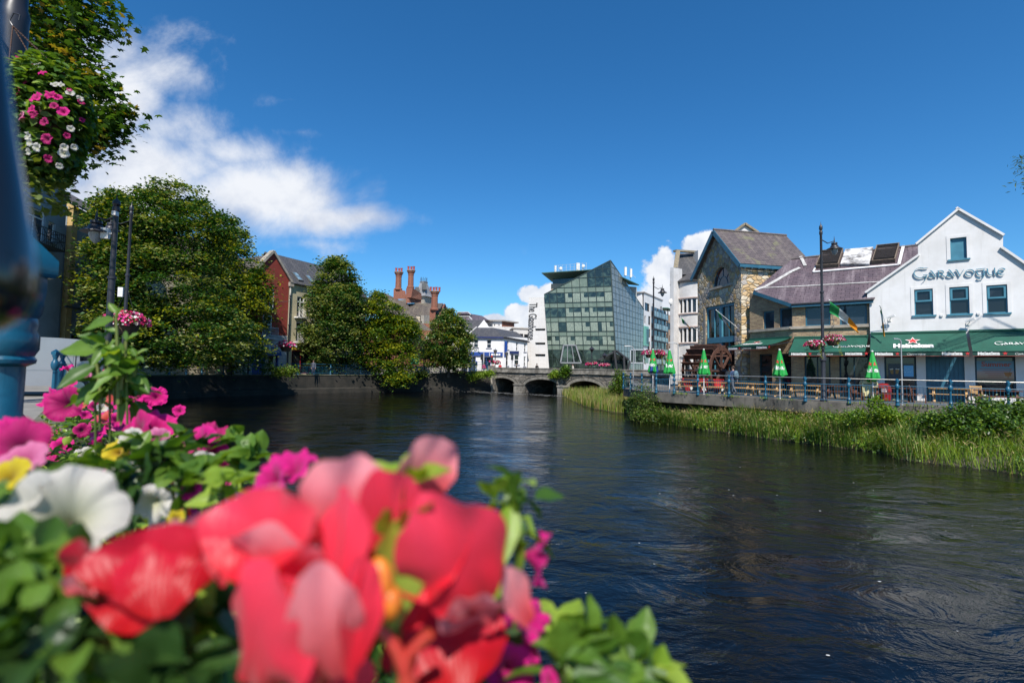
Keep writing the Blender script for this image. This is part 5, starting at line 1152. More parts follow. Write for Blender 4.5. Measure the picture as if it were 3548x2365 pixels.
for r in wr_: window(red, WQ, r, bwhite, glassb, dep=.12, fw=.1, vb=(.5,) if r[1]-r[0] > 1.3 else (), hb=(.6,))
mb = MB(); s0, s1 = wr_[2][0]-.5, wr_[2][1]+.3; zf0 = Qh(250, 1050)[1]
mb.wbox(WQ, s0, s1, zf0-.12, zf0+.05, 0, .8)
n = 16
for i in range(n+1): mb.wbox(WQ, s0+(s1-s0)*i/n-.015, s0+(s1-s0)*i/n+.015, zf0+.05, zf0+1.2, .76, .79)
mb.wbox(WQ, s0, s1, zf0+1.2, zf0+1.26, .74, .8); mb.build('balcony', mat('balcony_grey', (.42, .44, .46), .5), red)
mb = MB(); 
for (a, b) in ((pkq, (eRq[0]+.35, eRq[1]-.3)), (pkq, (sl2-.4, eRq[1]-.3))): mb.bar(WQ.P(a[0], a[1]+.1, -.1), WQ.P(b[0], b[1]+.1, -.1), .7, .28)
mb.wbox(WQ, eRq[0]-.1, eRq[0]+.5, eRq[1]-.7, eRq[1]-.2, -.3, .3); mb.build('coping', mat('stone_coping', (.40, .34, .28), .9, (.2, .18, .14), 2, .5, .005, 20), red)
mb = MB(); zt6 = zA+.15; ts = [(aL-.05, zA-.95)]+[(aL-.05+(aR-aL+.1)*(.5-.5*math.cos(R(t))), zA-.9+1.0*math.sin(R(t))) for t in range(0, 181, 15)]+[(aR+.05, zA-.95)]
mb.wprism(WQ, ts, .06, .55); aw_ = mb.build('canopy', mat('chapel_blue', (.012, .075, .26), .6), red)
m = MB(); tq = Vector((WQ.u[0], WQ.u[1], 0)); put_text(m, 'Chapel of', WQ.P(aL+(aR-aL)*.3, zA-.6, .57), tq, (0, 0, 1), .42, width=(aR-aL)*.26); put_text(m, 'St Bernadette', WQ.P(aL+(aR-aL)*.74, zA-.6, .57), tq, (0, 0, 1), .42, width=(aR-aL)*.34); m.build('lettering', awn_lit, aw_)
m = MB(); m.ball(WQ.P(aL+(aR-aL)*.5, zA-.35, .58), (.2, .1, .5), 12, 8); m.build('emblem', mat('emblem_cream', (.6, .6, .5), .6), aw_)
mb = MB(); mb.wbox(WQ, aL, aR, .2, zA, -.35, -.3); mb.wbox(WQ, aL, aL+.12, .2, zA-.8, -.1, .06); mb.wbox(WQ, aR-.12, aR, .2, zA-.8, -.1, .06); mb.wbox(WQ, aL+(aR-aL)*.45, aL+(aR-aL)*.5, .2, zA-.5, -.3, -.2); mb.build('entrance', royal, red)
m = MB(); m.wbox(WQ, aL+(aR-aL)*.55, aR-.15, .2, zA-.8, -.29, -.22); m.build('entrance_wall', mat('cream_render', (.50, .42, .32), .85), red)
m = MB(); m.wbox(WQ, aL+(aR-aL)*.66, aL+(aR-aL)*.84, 1.3, 2.4, -.22, -.2); m.build('notice_board', glassd, red)
mb = MB(); mb.wprism(WQ, [(sl2-.3, eRq[1]-.5), (pkq[0], pkq[1]-.3), (eRq[0]+.2, eRq[1]-.5)], -.5, -8); mb.build('roof', slate_b, red)
# left neighbour with brown tiles
ln_ = thing('brown_roofed_house', 'quay house with brown tiled roof left of the red gable, mostly behind tree', 'house', WQ.P(sl2-6, .2))
mb = MB(); ridz = Qh(150, 100)[1]; mb.wbox(WQ, sl2-14, sl2-.05, .2, eRq[1]-.6, -8, -.1); mb.build('wall', mat('cream_wall2', (.48, .42, .30), .85), ln_)
rz6 = WQ.moved(-3.6).hit(*z8(150, 98))[1]; mb = MB(); mb.prism([WQ.P(sl2-.1, eRq[1]-.6, .25), WQ.P(sl2-14, eRq[1]-.6, .25), WQ.P(sl2-14, rz6, -3.6), WQ.P(sl2-.1, rz6, -3.6)], (0, 0, -.2)); mb.build('roof', slate_b, ln_)
cream = thing('cream_house', 'cream house with white-framed balconies and rooflights, right of the red gable', 'house', WQ.P(eRq[0]+4, .2))
s0c, s1c = eRq[0]+.02, eRq[0]+13.5; zec = Qh(560, 425)[1]-.1
wc_ = [srt(WQ.rect(*z8(583, 580), *z8(665, 815))), srt(WQ.rect(*z8(572, 870), *z8(690, 1095)))]
sp1 = wc_[0][1]-wc_[0][0]; wc_ += [(wc_[0][1]+1.6, wc_[0][1]+1.6+sp1, wc_[0][2], wc_[0][3]), (wc_[1][1]+1.2, wc_[1][1]+1.2+sp1, wc_[1][2], wc_[1][3]), (wc_[0][1]+5.5, wc_[0][1]+5.5+sp1, wc_[0][2], wc_[0][3])]
shopr = (s0c+.8, s0c+6.5, .3, Qh(560, 1185)[1])
mb = MB(); mb.panel(WQ, [(s0c, .2), (s0c, zec), (s1c, zec), (s1c, .2)], wc_+[shopr], 0, .2); mb.wbox(WQ, s0c, s1c, .2, zec-.1, -8, -.4); mb.build('wall', mat('cream_wall', (.47, .41, .27), .85, (.40, .35, .23), 1, .5, .003, 30), cream)
for r in wc_:
    f = window(cream, WQ, r, bwhite, glassd, dep=.12, fw=.12, vb=(.5,), hb=(.75,))
    m = MB(); m.wbox(WQ, r[0]-.35, r[1]+.35, r[2]-.14, r[2]+.02, 0, .7)
    for i in range(15): x = r[0]-.3+(r[1]-r[0]+.6)*i/14; m.wbox(WQ, x-.015, x+.015, r[2]+.02, r[2]+1.15, .64, .67)
    m.wbox(WQ, r[0]-.35, r[1]+.35, r[2]+1.15, r[2]+1.2, .62, .69); m.build('balcony', bwhite, cream)
f = window(cream, WQ, shopr, mat('shop_red', (.30, .015, .02), .5), glassd, dep=.12, fw=.12, vb=(.25, .5, .8), name='shopfront')
m = MB(); m.wbox(WQ, shopr[0], shopr[0]+4.4, shopr[3]+.05, shopr[3]+.65, 0, .15); yb_ = m.build('fascia', mat('shop_yellow', (.45, .30, .02), .5), f)
m = MB(); m.ball(WQ.P(shopr[0]+1.9, shopr[3]+.35, .16), (.9, .1, .2), 12, 6); m.build('fascia_emblem', mat('shop_red', (.30, .015, .02), .5), yb_)
mb = MB(); rzc = WQ.moved(-4).hit(*z8(345, 92))[1]; er0 = WQ.P(s0c, zec, .35); er1 = WQ.P(s1c, zec, .35); rr0 = WQ.P(s0c-.2, rzc, -4.4); rr1_ = WQ.P(s1c, rzc, -4.4)
ncr = (er1-er0).cross(rr0-er0).normalized(); ncr = ncr if ncr.z > 0 else -ncr
mb.prism([er0, er1, rr1_, rr0], -ncr*.15); mb.prism([rr0, rr1_, WQ.P(s1c, zec, -8.6), WQ.P(s0c, zec, -8.6)], Vector((0, 0, -.15))); mb.build('roof', slate_g, cream)
for (x0, y0, x1, y1, x2, y2, x3, y3) in ((515, 298, 575, 312, 660, 408, 600, 400), (665, 335, 715, 345, 790, 430, 742, 425)):
    qs = [onplane(*z8(a, b), er0+ncr*.05, ncr) for a, b in ((x0, y0), (x1, y1), (x2, y2), (x3, y3))]
    m = MB(); m.hexa(qs, [p+ncr*.12 for p in qs]); f = m.build('rooflight', mat('rooflight_frame', (.10, .10, .10), .5), cream)
    cc = sum(qs, Vector())/4; m = MB(); m.poly([cc+(p-cc)*.78+ncr*.13 for p in qs]); m.build('pane', mglass('sky_pane', (.10, .15, .18), .05, .9), f)
mb = MB(); mb.tube([WQ.P(s0c+.12, zec-.1, .12), WQ.P(s0c+.12, .3, .12)], .09, 8); mb.build('downpipe', mat('pipe_cream', (.62, .58, .5), .6), cream)
m = MB(); p = WQ.P(*Qh(722, 960), 1.0); m.ball(p, (.42, .15, .42), 14, 8); m.bar(p, WQ.P(Qh(722, 960)[0], p.z, 0), .05); m.build('satellite_dish', mat('dish_grey', (.35, .36, .37), .5), label='grey satellite dish on a cream house balcony behind the tree', cat='satellite dish', loc=p)
# ================================================================== blue-grey houses, far left
YG = 34.; G0 = at(*zl(452, 430), YG); WL = Wall((G0.x, YG), (-.24, .97)); J = lambda x, y: WL.hit(*zl(x, y))     # s grows away
gw = mat('blue_grey_render', (.24, .28, .31), .85, (.19, .225, .25), .8, .5, .003, 30)
gh = thing('grey_blue_house', 'blue-grey rendered house with an iron balcony at the far left', 'house', (G0.x, YG, .2))
zg = J(445, 378)[1]; 
pkg = J(300, 110)
wg = [srt(WL.rect(*zl(100, 440), *zl(298, 745))), srt(WL.rect(*zl(328, 515), *zl(372, 665))), srt(WL.rect(*zl(240, 240), *zl(282, 325)))]
for i, (a, b) in enumerate((((200, 415), (295, 700)), ((330, 520), (370, 670)), ((245, 250), (280, 325)))):
    wg[i] = (*sorted((J(*a)[0]-(1.2 if i == 0 else 0), J(*b)[0])), *sorted((J(*b)[1], J(*a)[1])))
mb = MB(); mb.panel(WL, [(0, .2), (0, zg), (pkg[0], pkg[1]), (pkg[0]-2.2, pkg[1]+2.6), (-12, pkg[1]-4), (-12, .2)], wg, 0, .2); mb.wbox(WL, -12, 0, .2, zg-.2, -9, -.35); mb.build('wall', gw, gh)
for i, r in enumerate(wg): window(gh, WL, r, bwhite, glassb, dep=.14, fw=.08, vb=(.33, .66) if i == 0 else (), hb=(.78,) if i == 0 else (), sill=gw)
mb = MB(); mb.bar(WL.P(.1, zg-.1, .05), WL.P(pkg[0], pkg[1]+.08, .05), .3, .12); mb.bar(WL.P(pkg[0], pkg[1]+.08, .05), WL.P(pkg[0]-2.2, pkg[1]+2.68, .05), .3, .12); mb.build('roof_verge', slate_b, gh)
r = wg[0]; m = MB(); z0 = r[2]-.05; s0, s1 = r[0]-.2, r[1]+.55
for zz_ in (z0, z0+.55, z0+1.05): m.wbox(WL, s0, s1, zz_-.02, zz_+.02, .86, .9); m.wbox(WL, s1-.04, s1, zz_-.02, zz_+.02, .02, .88)
for i in range(18): x = s0+(s1-s0)*i/17; m.wbox(WL, x-.01, x+.01, z0, z0+1.05, .87, .89)
for i in range(3): x = s0+(s1-s0)*i/3; m.bar(WL.P(x, z0, .9), WL.P(x+(s1-s0)/3, z0+1.05, .9), .025); m.bar(WL.P(x, z0+1.05, .9), WL.P(x+(s1-s0)/3, z0, .9), .025)
m.wbox(WL, s0, s1, z0-.1, z0-.02, 0, .9); m.build('balcony', iron, gh)
YG2 = 35.; G1 = at(*zl(500, 425), YG2); W3 = Wall((G1.x, YG2), (-.24, .97)); J3 = lambda x, y: W3.hit(*zl(x, y))
yh = thing('yellow_sided_house', 'grey house with an ochre end wall and yellow shop sign, far left', 'house', (G1.x, YG2, .2))
z3t = J3(500, 415)[1]; s3e = 9.
w3 = [(*sorted((J3(572, 655)[0], J3(600, 765)[0])), *sorted((J3(572, 765)[1], J3(600, 650)[1]))), (*sorted((J3(660, 745)[0], J3(685, 805)[0])), J3(660, 810)[1], J3(660, 745)[1]), (*sorted((J3(560, 945)[0], J3(640, 1080)[0])), J3(560, 1110)[1], J3(560, 940)[1])]
mb = MB(); mb.panel(W3, [(0, .2), (0, z3t), (s3e, z3t), (s3e, .2)], w3, 0, .2); mb.wbox(W3, .02, s3e, .2, z3t-.1, -8, -.35); mb.build('wall', gw, yh)
WE = Wall((G1.x, YG2), (-1, -.15)); yl = WE.hit(*zl(440, 600))[0]
mb = MB(); mb.wprism(WE, [(0, .2), (0, z3t), (2.2, z3t+1.4), (2.2, .2)], -.5, 0); mb.build('end_wall', mat('ochre_render', (.52, .36, .15), .85, (.42, .28, .10), 1.5, .5, .003, 30), yh)
for i, r in enumerate(w3): window(yh, W3, r, bwhite, glassb, dep=.14, fw=.07, vb=(.5,) if i == 2 else (), sill=gw)
mb = MB(); mb.prism([W3.P(-.15, z3t, .4), W3.P(s3e, z3t, .4), W3.P(s3e, z3t+2.8, -4), W3.P(-.15, z3t+2.8, -4)], (0, 0, -.15)); mb.build('roof', slate_b, yh)
mb = MB(); mb.wbox(W3, -.3, s3e, J3(450, 1108)[1], J3(450, 1108)[1]+.14, 0, .12); mb.build('string_course', mat('dark_course', (.10, .11, .12), .8), yh)
mb = MB(); a = J3(512, 1235); b2 = J3(650, 1300); mb.wbox(W3, a[0], a[0]+5.5, b2[1], a[1], 0, .12); f = mb.build('shop_sign', mat('sign_yellow', (.45, .40, .03), .5), yh)
m = MB(); t3 = Vector((W3.u[0], W3.u[1], 0)); pm_ = W3.P(a[0]+2.6, (a[1]+b2[1])/2-.15, .14); put_text(m, 'the', pm_-t3*.4, t3, (0, 0, 1), .5); m.wbox(W3, a[0]+2.7, a[0]+3.9, (a[1]+b2[1])/2-.14, (a[1]+b2[1])/2+.1, .12, .135); m.wbox(W3, a[0]+.3, a[0]+1.1, (a[1]+b2[1])/2-.04, (a[1]+b2[1])/2+.06, .12, .13); m.build('sign_lettering', iron, f)
mb = MB(); mb.wbox(W3, a[0]-.4, a[0]+7, .2, b2[1]-.1, 0, .03); mb.build('shopfront', glassd, yh)
# ================================================================== bridge
BA = gnd(1760, 1355, -1.9); WBr = Wall((-1.2, 71.6), (.78, -.62)); Bh = lambda x, y: WBr.hit(*z5(x, y))
bridge = thing('stone_bridge', 'old grey stone bridge of low arches crossing the river in front of the hotel', 'bridge', WBr.P(8, -1.9))
sA = Bh(28, 1240)[0]; sB = sA+38; zpt = 1.42; zsc = Bh(500, 1262)[1]
mstone = mrubble('bridge_stone', [(.17, .155, .135), (.12, .11, .10), (.22, .20, .175), (.15, .135, .115), (.10, .095, .085)], (.05, .045, .04), 1.7, .04, .05, (.7, 1.6, 1))
mpar = mat('parapet_stone', (.27, .25, .22), .95, (.12, .11, .095), 1.4, .6, .01, 14, streak=(.06, .055, .045, .8))
arches = []
for (x0, x1, xc, yc) in ((-25, 252, 118, 1308), (335, 688, 505, 1322), (765, 1110, 930, 1338), (1190, 1530, 1350, 1352)):
    a = Bh(x0, 1400)[0]; b2 = Bh(x1, 1400)[0]; zc_ = Bh(xc, yc)[1]; arches.append(((a+b2)/2, (b2-a)/2, -1.15, zc_+1.15))
def archpts(c, r, z0, h, k=0., zb=-2.4, n=14): return [(c-r-k, zb), (c+r+k, zb)]+[(c+(r+k)*math.cos(R(t)), z0+(h+k)*math.sin(R(t))) for t in np.linspace(0, 180, n)]
mb = MB(); mb.panel(WBr, [(sA, -2.5), (sA, zsc), (sB, zsc), (sB, -2.5)], [archpts(*a) for a in arches], 0, 7.5); mb.wbox(WBr, sA, sB, .25, zsc+.02, -7.5, -.01)
mb.build('arch_wall', mstone, bridge)
mb = MB(); mb.panel(WBr.moved(-7.6), [(sA, -2.5), (sA, zsc), (sB, zsc), (sB, -2.5)], [archpts(*a) for a in arches], 0, .1); mb.build('far_wall', mstone, bridge)
for a in arches:
    m = MB(); n = 26; po = archpts(*a, k=.42, n=n)[2:]; pi_ = archpts(*a, n=n)[2:]
    for i in range(n-1):
        q = [WBr.P(*pi_[i], .07), WBr.P(*pi_[i+1], .07), WBr.P(*po[i+1], .07), WBr.P(*po[i], .07)]; cc = sum(q, Vector())/4; q = [cc+(p-cc)*.97 for p in q]; nn = WBr.P(0, 0, -.1)-WBr.P(0, 0, 0); m.hexa(q, [p+nn for p in q])
    m.build('arch_ring', mat('voussoir', (.24, .22, .19), .9, (.14, .13, .11), 2.5, .5, .008, 14, streak=(.05, .05, .04, .6)), bridge)
    m = MB(); po2 = archpts(*a, k=.55, n=n)[2:]
    for i in range(n-1): m.bar(WBr.P(*po2[i], .06), WBr.P(*po2[i+1], .06), .12, .12)
    m.build('hood_mould', mstone, bridge)
mb = MB(); mb.wbox(WBr, sA, sB, zsc+.001, zsc+.13, -.1, .22); mb.build('string_course', mpar, bridge)
mb = MB()
x = sA
while x < sB: mb.wbox(WBr, x, min(x+1.55, sB)-.02, zsc+.132, zpt, -.3, .05); x += 1.55
mb.wbox(WBr, sA-.9, sA-.02, -.8, zpt+.35, -.5, .3)
mb.build('parapet', mpar, bridge)
mb = MB(); mb.wbox(WBr, sA, sB, zpt+.001, zpt+.12, -.36, .12); mb.build('coping', mpar, bridge)
for i in range(3):
    c = (arches[i][0]+arches[i][1]+arches[i+1][0]-arches[i+1][1])/2; m = MB()
    m.prism([WBr.P(c-.75, -2.4, 0), WBr.P(c-.5, -2.4, .9), WBr.P(c+.5, -2.4, .9), WBr.P(c+.75, -2.4, 0)], (0, 0, 1.5)); m.prism([WBr.P(c-.85, -.9, 0), WBr.P(c-.55, -.9, 1.), WBr.P(c+.55, -.9, 1.), WBr.P(c+.85, -.9, 0)], (0, 0, .2)); m.build('cutwater', mpar, bridge)
# ================================================================== left river wall
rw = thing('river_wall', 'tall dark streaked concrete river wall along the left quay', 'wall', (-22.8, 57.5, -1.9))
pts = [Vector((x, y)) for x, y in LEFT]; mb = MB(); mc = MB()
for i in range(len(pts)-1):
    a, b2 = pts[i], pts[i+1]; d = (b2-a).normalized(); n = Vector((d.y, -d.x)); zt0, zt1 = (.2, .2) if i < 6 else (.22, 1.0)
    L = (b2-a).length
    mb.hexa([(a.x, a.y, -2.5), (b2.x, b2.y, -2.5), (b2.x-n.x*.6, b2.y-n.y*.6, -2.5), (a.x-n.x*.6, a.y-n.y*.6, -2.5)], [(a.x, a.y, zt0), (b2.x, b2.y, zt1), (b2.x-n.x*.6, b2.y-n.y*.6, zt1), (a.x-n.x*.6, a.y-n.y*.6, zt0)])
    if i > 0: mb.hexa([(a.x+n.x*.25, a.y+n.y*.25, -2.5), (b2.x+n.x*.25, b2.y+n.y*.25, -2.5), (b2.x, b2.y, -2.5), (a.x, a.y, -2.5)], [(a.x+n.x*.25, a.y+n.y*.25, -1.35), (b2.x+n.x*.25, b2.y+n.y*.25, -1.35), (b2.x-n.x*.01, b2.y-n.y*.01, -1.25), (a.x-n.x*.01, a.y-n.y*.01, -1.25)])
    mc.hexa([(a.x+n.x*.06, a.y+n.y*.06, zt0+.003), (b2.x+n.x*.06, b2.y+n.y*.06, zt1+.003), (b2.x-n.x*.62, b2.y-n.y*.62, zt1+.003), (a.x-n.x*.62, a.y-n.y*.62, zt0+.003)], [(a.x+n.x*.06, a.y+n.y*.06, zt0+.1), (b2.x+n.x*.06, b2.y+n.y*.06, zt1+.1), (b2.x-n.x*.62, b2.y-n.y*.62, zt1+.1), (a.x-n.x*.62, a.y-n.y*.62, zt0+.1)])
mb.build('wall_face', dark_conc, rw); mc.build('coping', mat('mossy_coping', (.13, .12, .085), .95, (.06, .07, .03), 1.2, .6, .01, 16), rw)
ew = thing('embankment_wall', 'sunlit stone river wall glimpsed through the bridge arches', 'wall', (9, 73, -1.9)); mb = MB()
for a, b2 in zip([(-3, 71.6), (0, 80), (18, 66)], [(0, 80), (18, 66), (14.2, 58.2)]): mb.bar((a[0], a[1], -1.1), (b2[0], b2[1], -1.1), .5, 2.9)
mb.build('wall_face', mrubble('embankment_stone', [(.30, .27, .23), (.24, .22, .19), (.36, .33, .28)], (.12, .11, .09), 1.6), ew)
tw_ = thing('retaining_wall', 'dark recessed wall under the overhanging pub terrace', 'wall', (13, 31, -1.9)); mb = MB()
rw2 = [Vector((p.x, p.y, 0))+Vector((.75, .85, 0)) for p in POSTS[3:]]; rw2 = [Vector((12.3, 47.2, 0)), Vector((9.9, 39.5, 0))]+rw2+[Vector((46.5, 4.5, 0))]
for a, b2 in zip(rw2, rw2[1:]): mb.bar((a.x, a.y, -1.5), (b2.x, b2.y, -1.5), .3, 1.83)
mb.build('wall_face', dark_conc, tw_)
# ================================================================== railings
def post_mb(mb, b, h=1.27, s=1.):
    x, y, z = b; k = .055*s
    mb.lathe([(k*1.7, 0), (k*1.7, .05), (k*1.3, .09), (k*1.35, .16), (k*1.7, .20), (k*1.1, .26), (k*.95, .34)], (x, y, z), 10)
    mb.lathe([(k*.85, .3), (k*.75, h*.62)], (x, y, z), 10)
    mb.lathe([(k*.9, h*.60), (k*1.5, h*.64), (k*1.75, h*.70), (k*1.5, h*.76), (k*.95, h*.79), (k*.9, h*.83), (k*1.35, h*.87), (k*1.3, h*.905)], (x, y, z), 10)
    mb.lathe([(k*1.75, h*.90), (k*1.85, h*.955), (0, h+.015)], (x, y, z), 4, False, .785)
def railing(root, P, h=1.27, rails=(.13, .915), top=1.22, topm=steel, m=rail_blue, gap=.115, br=.009, panels=True, s=1., zoff=None):
    for p in P: mb = MB(); post_mb(mb, p, h, s); mb.build('post', m, root)
    mt = MB(); mt.tube([Vector(p)+Vector((0, 0, top)) for p in P], .022*s, 8); mt.build('handrail', topm, root)
    for a, b2 in zip(P, P[1:]):
        a = Vector(a); b2 = Vector(b2); mb = MB()
        for z in rails: mb.tube([a+Vector((0, 0, z)), b2+Vector((0, 0, z))], .02*s, 6)
        n = max(2, int((b2-a).length/gap))
        for i in range(1, n): q = a.lerp(b2, i/n); mb.tube([q+Vector((0, 0, rails[0])), q+Vector((0, 0, rails[1]))], br, 4, False)
        mb.build('baluster_panel', m, root)
rail = thing('railing', 'blue iron railing with pyramid capped posts and a steel handrail on the pub terrace', 'railing', POSTS[6])
railing(rail, [p for p in POSTS])
# quay railing left
qp = []
segs = [(-31.2, 45.0), (-30.3+.1, 48.2), (-22.9, 57.6), (-14.6, 66.1)]
for a, b2 in zip(segs, segs[1:]):
    a, b2 = Vector((*a, .3)), Vector((*b2, .3)); n = max(1, round((b2-a).length/2.0))
    for i in range(n): qp.append(a.lerp(b2, i/n)+Vector((-.28, .22, 0)))
qp.append(Vector((-14.8, 66.4, .3)))
qr = thing('railing', 'blue-green iron railing on the far left quay under the trees', 'railing', qp[5]); railing(qr, qp, s=1.25, gap=.16, br=.012, topm=rail_blue)
rp_ = [Vector((-14.6, 66.3, .3)).lerp(Vector((-3.5, 71.9, 1.1)), i/7) for i in range(8)]
rr_ = thing('railing', 'dark railing climbing the ramp from the quay up to the bridge', 'railing', rp_[4]); railing(rr_, rp_, s=1.2, gap=.2, br=.012, topm=rail_blue)
qw = thing('garden_wall', 'low pale roughcast wall behind the quay trees', 'wall', (-14, 74, .2)); mb = MB(); mb.bar(at(*z6(560, 1215), 74.5)-Vector((8, 3, .4)), at(*z6(1000, 1215), 76)-Vector((0, 0, .4)), .3, 1.5); mb.build('roughcast', mat('roughcast', (.33, .31, .28), .95, (.24, .22, .20), 3, .5, .03, 10), qw)
# ================================================================== lamps
def lamp(name, lab, base, H, side=(1, 0), lower=True, arm=.75, s=1., double=False, pole_only=False, group=None):
    x, y, z = base; t = thing(name, lab, 'street lamp', base, group); r = .065*s
    m = MB()
    if lower: m.lathe([(r*2.6, 0), (r*2.6, .12), (r*1.75, .2), (r*1.75, H*.22), (r*2.5, H*.225), (r*2.3, H*.245), (r*1.2, H*.27)], (x, y, z), 14)
    m.lathe([(r*1.15, .1), (r*1.12, H*.6), (r*1.5, H*.602), (r*1.5, H*.612), (r*.95, H*.615), (r*.9, H*.93), (r*1.25, H*.935), (r*1.25, H*.95), (r*.8, H*.955), (r*1.35, H*.965), (r*1.2, H*.98), (r*.3, H*.99), (.0, H*1.01)], (x, y, z), 12)
    m.build('pole', iron, t)
    sides = [side]+([(-side[0], -side[1])] if double else [])
    for sx, sy in sides:
        e = Vector((x+sx*arm, y+sy*arm, z+H*.90)); m = MB()
        m.tube([(x, y, z+H*.905), (x+sx*arm*.5, y+sy*arm*.5, z+H*.885), e], r*.4, 6); m.tube([e-Vector((0, 0, .12)), e+Vector((0, 0, .26))], [r*.6, .004], 8); m.build('arm', iron, t)
        m = MB(); m.lathe([(.03, .0), (.14, -.02), (.15, -.10), (.11, -.13), (.17, -.17), (.2, -.26), (.36, -.34), (.37, -.37), (.17, -.37)], (e.x, e.y, e.z-.08), 18); hd = m.build('lamp_head', iron, t)
        m = MB(); m.lathe([(.165, 0), (.16, -.1), (.10, -.24), (.03, -.31), (.0, -.32)], (e.x, e.y, e.z-.45), 14); m.build('globe', mat('lamp_globe', (.32, .33, .34), .15), hd)
    return t
def basket_at(base, lab, r=.38, name='hanging_basket', seed=1, n=420, fs=.06, trail=True, chain=True):
    t = thing(name, lab, 'flower basket', base, 'flower baskets on the lamp posts'); b = Vector(base); rg = np.random.default_rng(seed)
    m = MB(); m.lathe([(.02, -r*.75), (r*.45, -r*.7), (r*.62, -r*.35), (r*.66, -.05)], b, 12); m.build('bowl', mat('basket_brown', (.08, .05, .03), .9), t)
    d = rg.normal(size=(n, 3)); d /= np.linalg.norm(d, axis=1, keepdims=True); d[:, 2] = np.abs(d[:, 2])*.95-.25
    P = np.array(b)+d*r*rg.uniform(.82, 1.08, (n, 1))*np.array([1.15, 1.15, .8])
    leaf_mesh('foliage', np.array(b)+d*r*rg.uniform(.5, .98, (n, 1))*np.array([1.1, 1.1, .8]), fs*1.3, mleaf('basket_leaf', [(.05, .10, .02), (.10, .17, .03), (.16, .2, .03)]), t, seed)
    k = rg.random(n) < .62; leaf_mesh('flowers', P[k], fs*1.35, [mleaf('petal_crimson', [(.42, .01, .07), (.5, .02, .12), (.36, .01, .04)], .2, tcol=(1.2, .8, .9)), mleaf('petal_pink', [(.55, .03, .25), (.6, .10, .2)], .2, tcol=(1.2, .8, .9)), mleaf('petal_white', [(.7, .66, .62), (.62, .5, .5)], .2, tcol=(1, 1, 1))], t, seed+1, shape='rosette', up=0, nrm=d[k], mi=rg.choice(3, k.sum(), p=[.5, .28, .22]))
    if trail:
        q = rg.uniform(0, 1, 130); a = rg.integers(0, 3, 130); P = np.array(b)+np.stack([.9*r*np.cos(a*2.2+.3)+rg.normal(0, .03, 130)+q*.12, .9*r*np.sin(a*2.2+.3)+rg.normal(0, .03, 130), -.1-q*r*1.6], 1)
        leaf_mesh('trailing_stems', P, fs, mleaf('trail_leaf', [(.22, .26, .03), (.30, .30, .04)]), t, seed+2)
    if chain: 
        m = MB(); 
        for k in range(3): m.tube([b+Vector((r*.6*math.cos(k*2.1), r*.6*math.sin(k*2.1), 0)), b+Vector((0, 0, r*1.9))], .006, 4)
        m.build('chain', iron, t)
    return t
L1 = at(2854, 1386, 25.6); L1 = Vector((L1.x, 25.6, 0)); H1 = at(2862, 772, 25.6).z
lamp('street_lamp', 'tall black street lamp with two flower baskets on the terrace by the brick wing', L1, H1/1.0, (1, .1), group='street lamps')
basket_at(at(*z4(72, 290), 25.6), 'pink and red flower basket hanging left of the tall lamp before the green awning', .42, seed=3)
basket_at(at(*z4(268, 235), 25.5), 'fuller flower basket hanging right of the tall terrace lamp, tilted trailing greenery', .46, seed=5)
m = MB(); m.bar(L1+Vector((-.8, 0, 4.25)), L1+Vector((.75, 0, 4.25)), .03, .03, ); m.build('basket_bracket', iron, label='thin black bracket across the tall terrace lamp above its flower baskets', cat='bracket', loc=L1)
p2 = gnd(2262, 1352, 0); p2 = Vector((ray(2264, 1300)[0]*40, 40., .2)); H2 = at(2274, 957, 40).z-.2
lamp('street_lamp', 'black street lamp with flower baskets at the far end of the terrace', p2, H2, (1, .1), group='street lamps')
basket_at(at(*z3(468, 388), 40), 'pink flower basket left of the far terrace lamp', .5, seed=7, n=260, fs=.1)
basket_at(at(*z3(582, 390), 40), 'pink flower basket right of the far terrace lamp above umbrellas', .55, seed=8, n=260, fs=.1)
# left bank lamps
p3 = Vector((ray(370, 1250)[0]*14, 14, .2)); H3 = at(400, 683, 14).z-.2
t3 = lamp('street_lamp', 'thick black lamp post with white box and drooping lantern beside the big left tree', p3, H3, (-1, 0), lower=False, arm=.55, s=1.15, group='street lamps')
t3.rotation_euler = (0, R(.0), 0)
q = at(*zl(716, 605), 14); m = MB(); m.box(q, (.19, .12, .30), .2); m.bar(q, q+Vector((.3, 0, 0)), .04); m.build('white_box', bwhite, label='small white box strapped to the thick left lamp post', cat='control box', loc=q)
q = at(*zl(782, 470), 13.9); m = MB(); m.box(q, (.10, .17, .12), .2); m.build('sensor_box', bwhite, label='tiny white box near the top of the thick left lamp post', cat='control box', loc=q)
p4 = Vector((ray(424, 1250)[0]*22, 22, .2)); H4 = at(448, 703, 22).z-.2
lamp('street_lamp', 'slimmer black lamp post right of the thick left one, basket below', p4, H4, (-1, 0), lower=False, arm=.9, s=.95, group='street lamps')
q = at(*zl(822, 1003), 21.9); m = MB(); m.box(q, (.2, .14, .42), .2); m.build('white_box', bwhite, label='white box low on the slimmer left lamp post', cat='control box', loc=q)
basket_at(at(*zl(850, 1205), 20), 'round pink flower basket before the big left tree', .75, seed=11, n=700, fs=.09, trail=False)
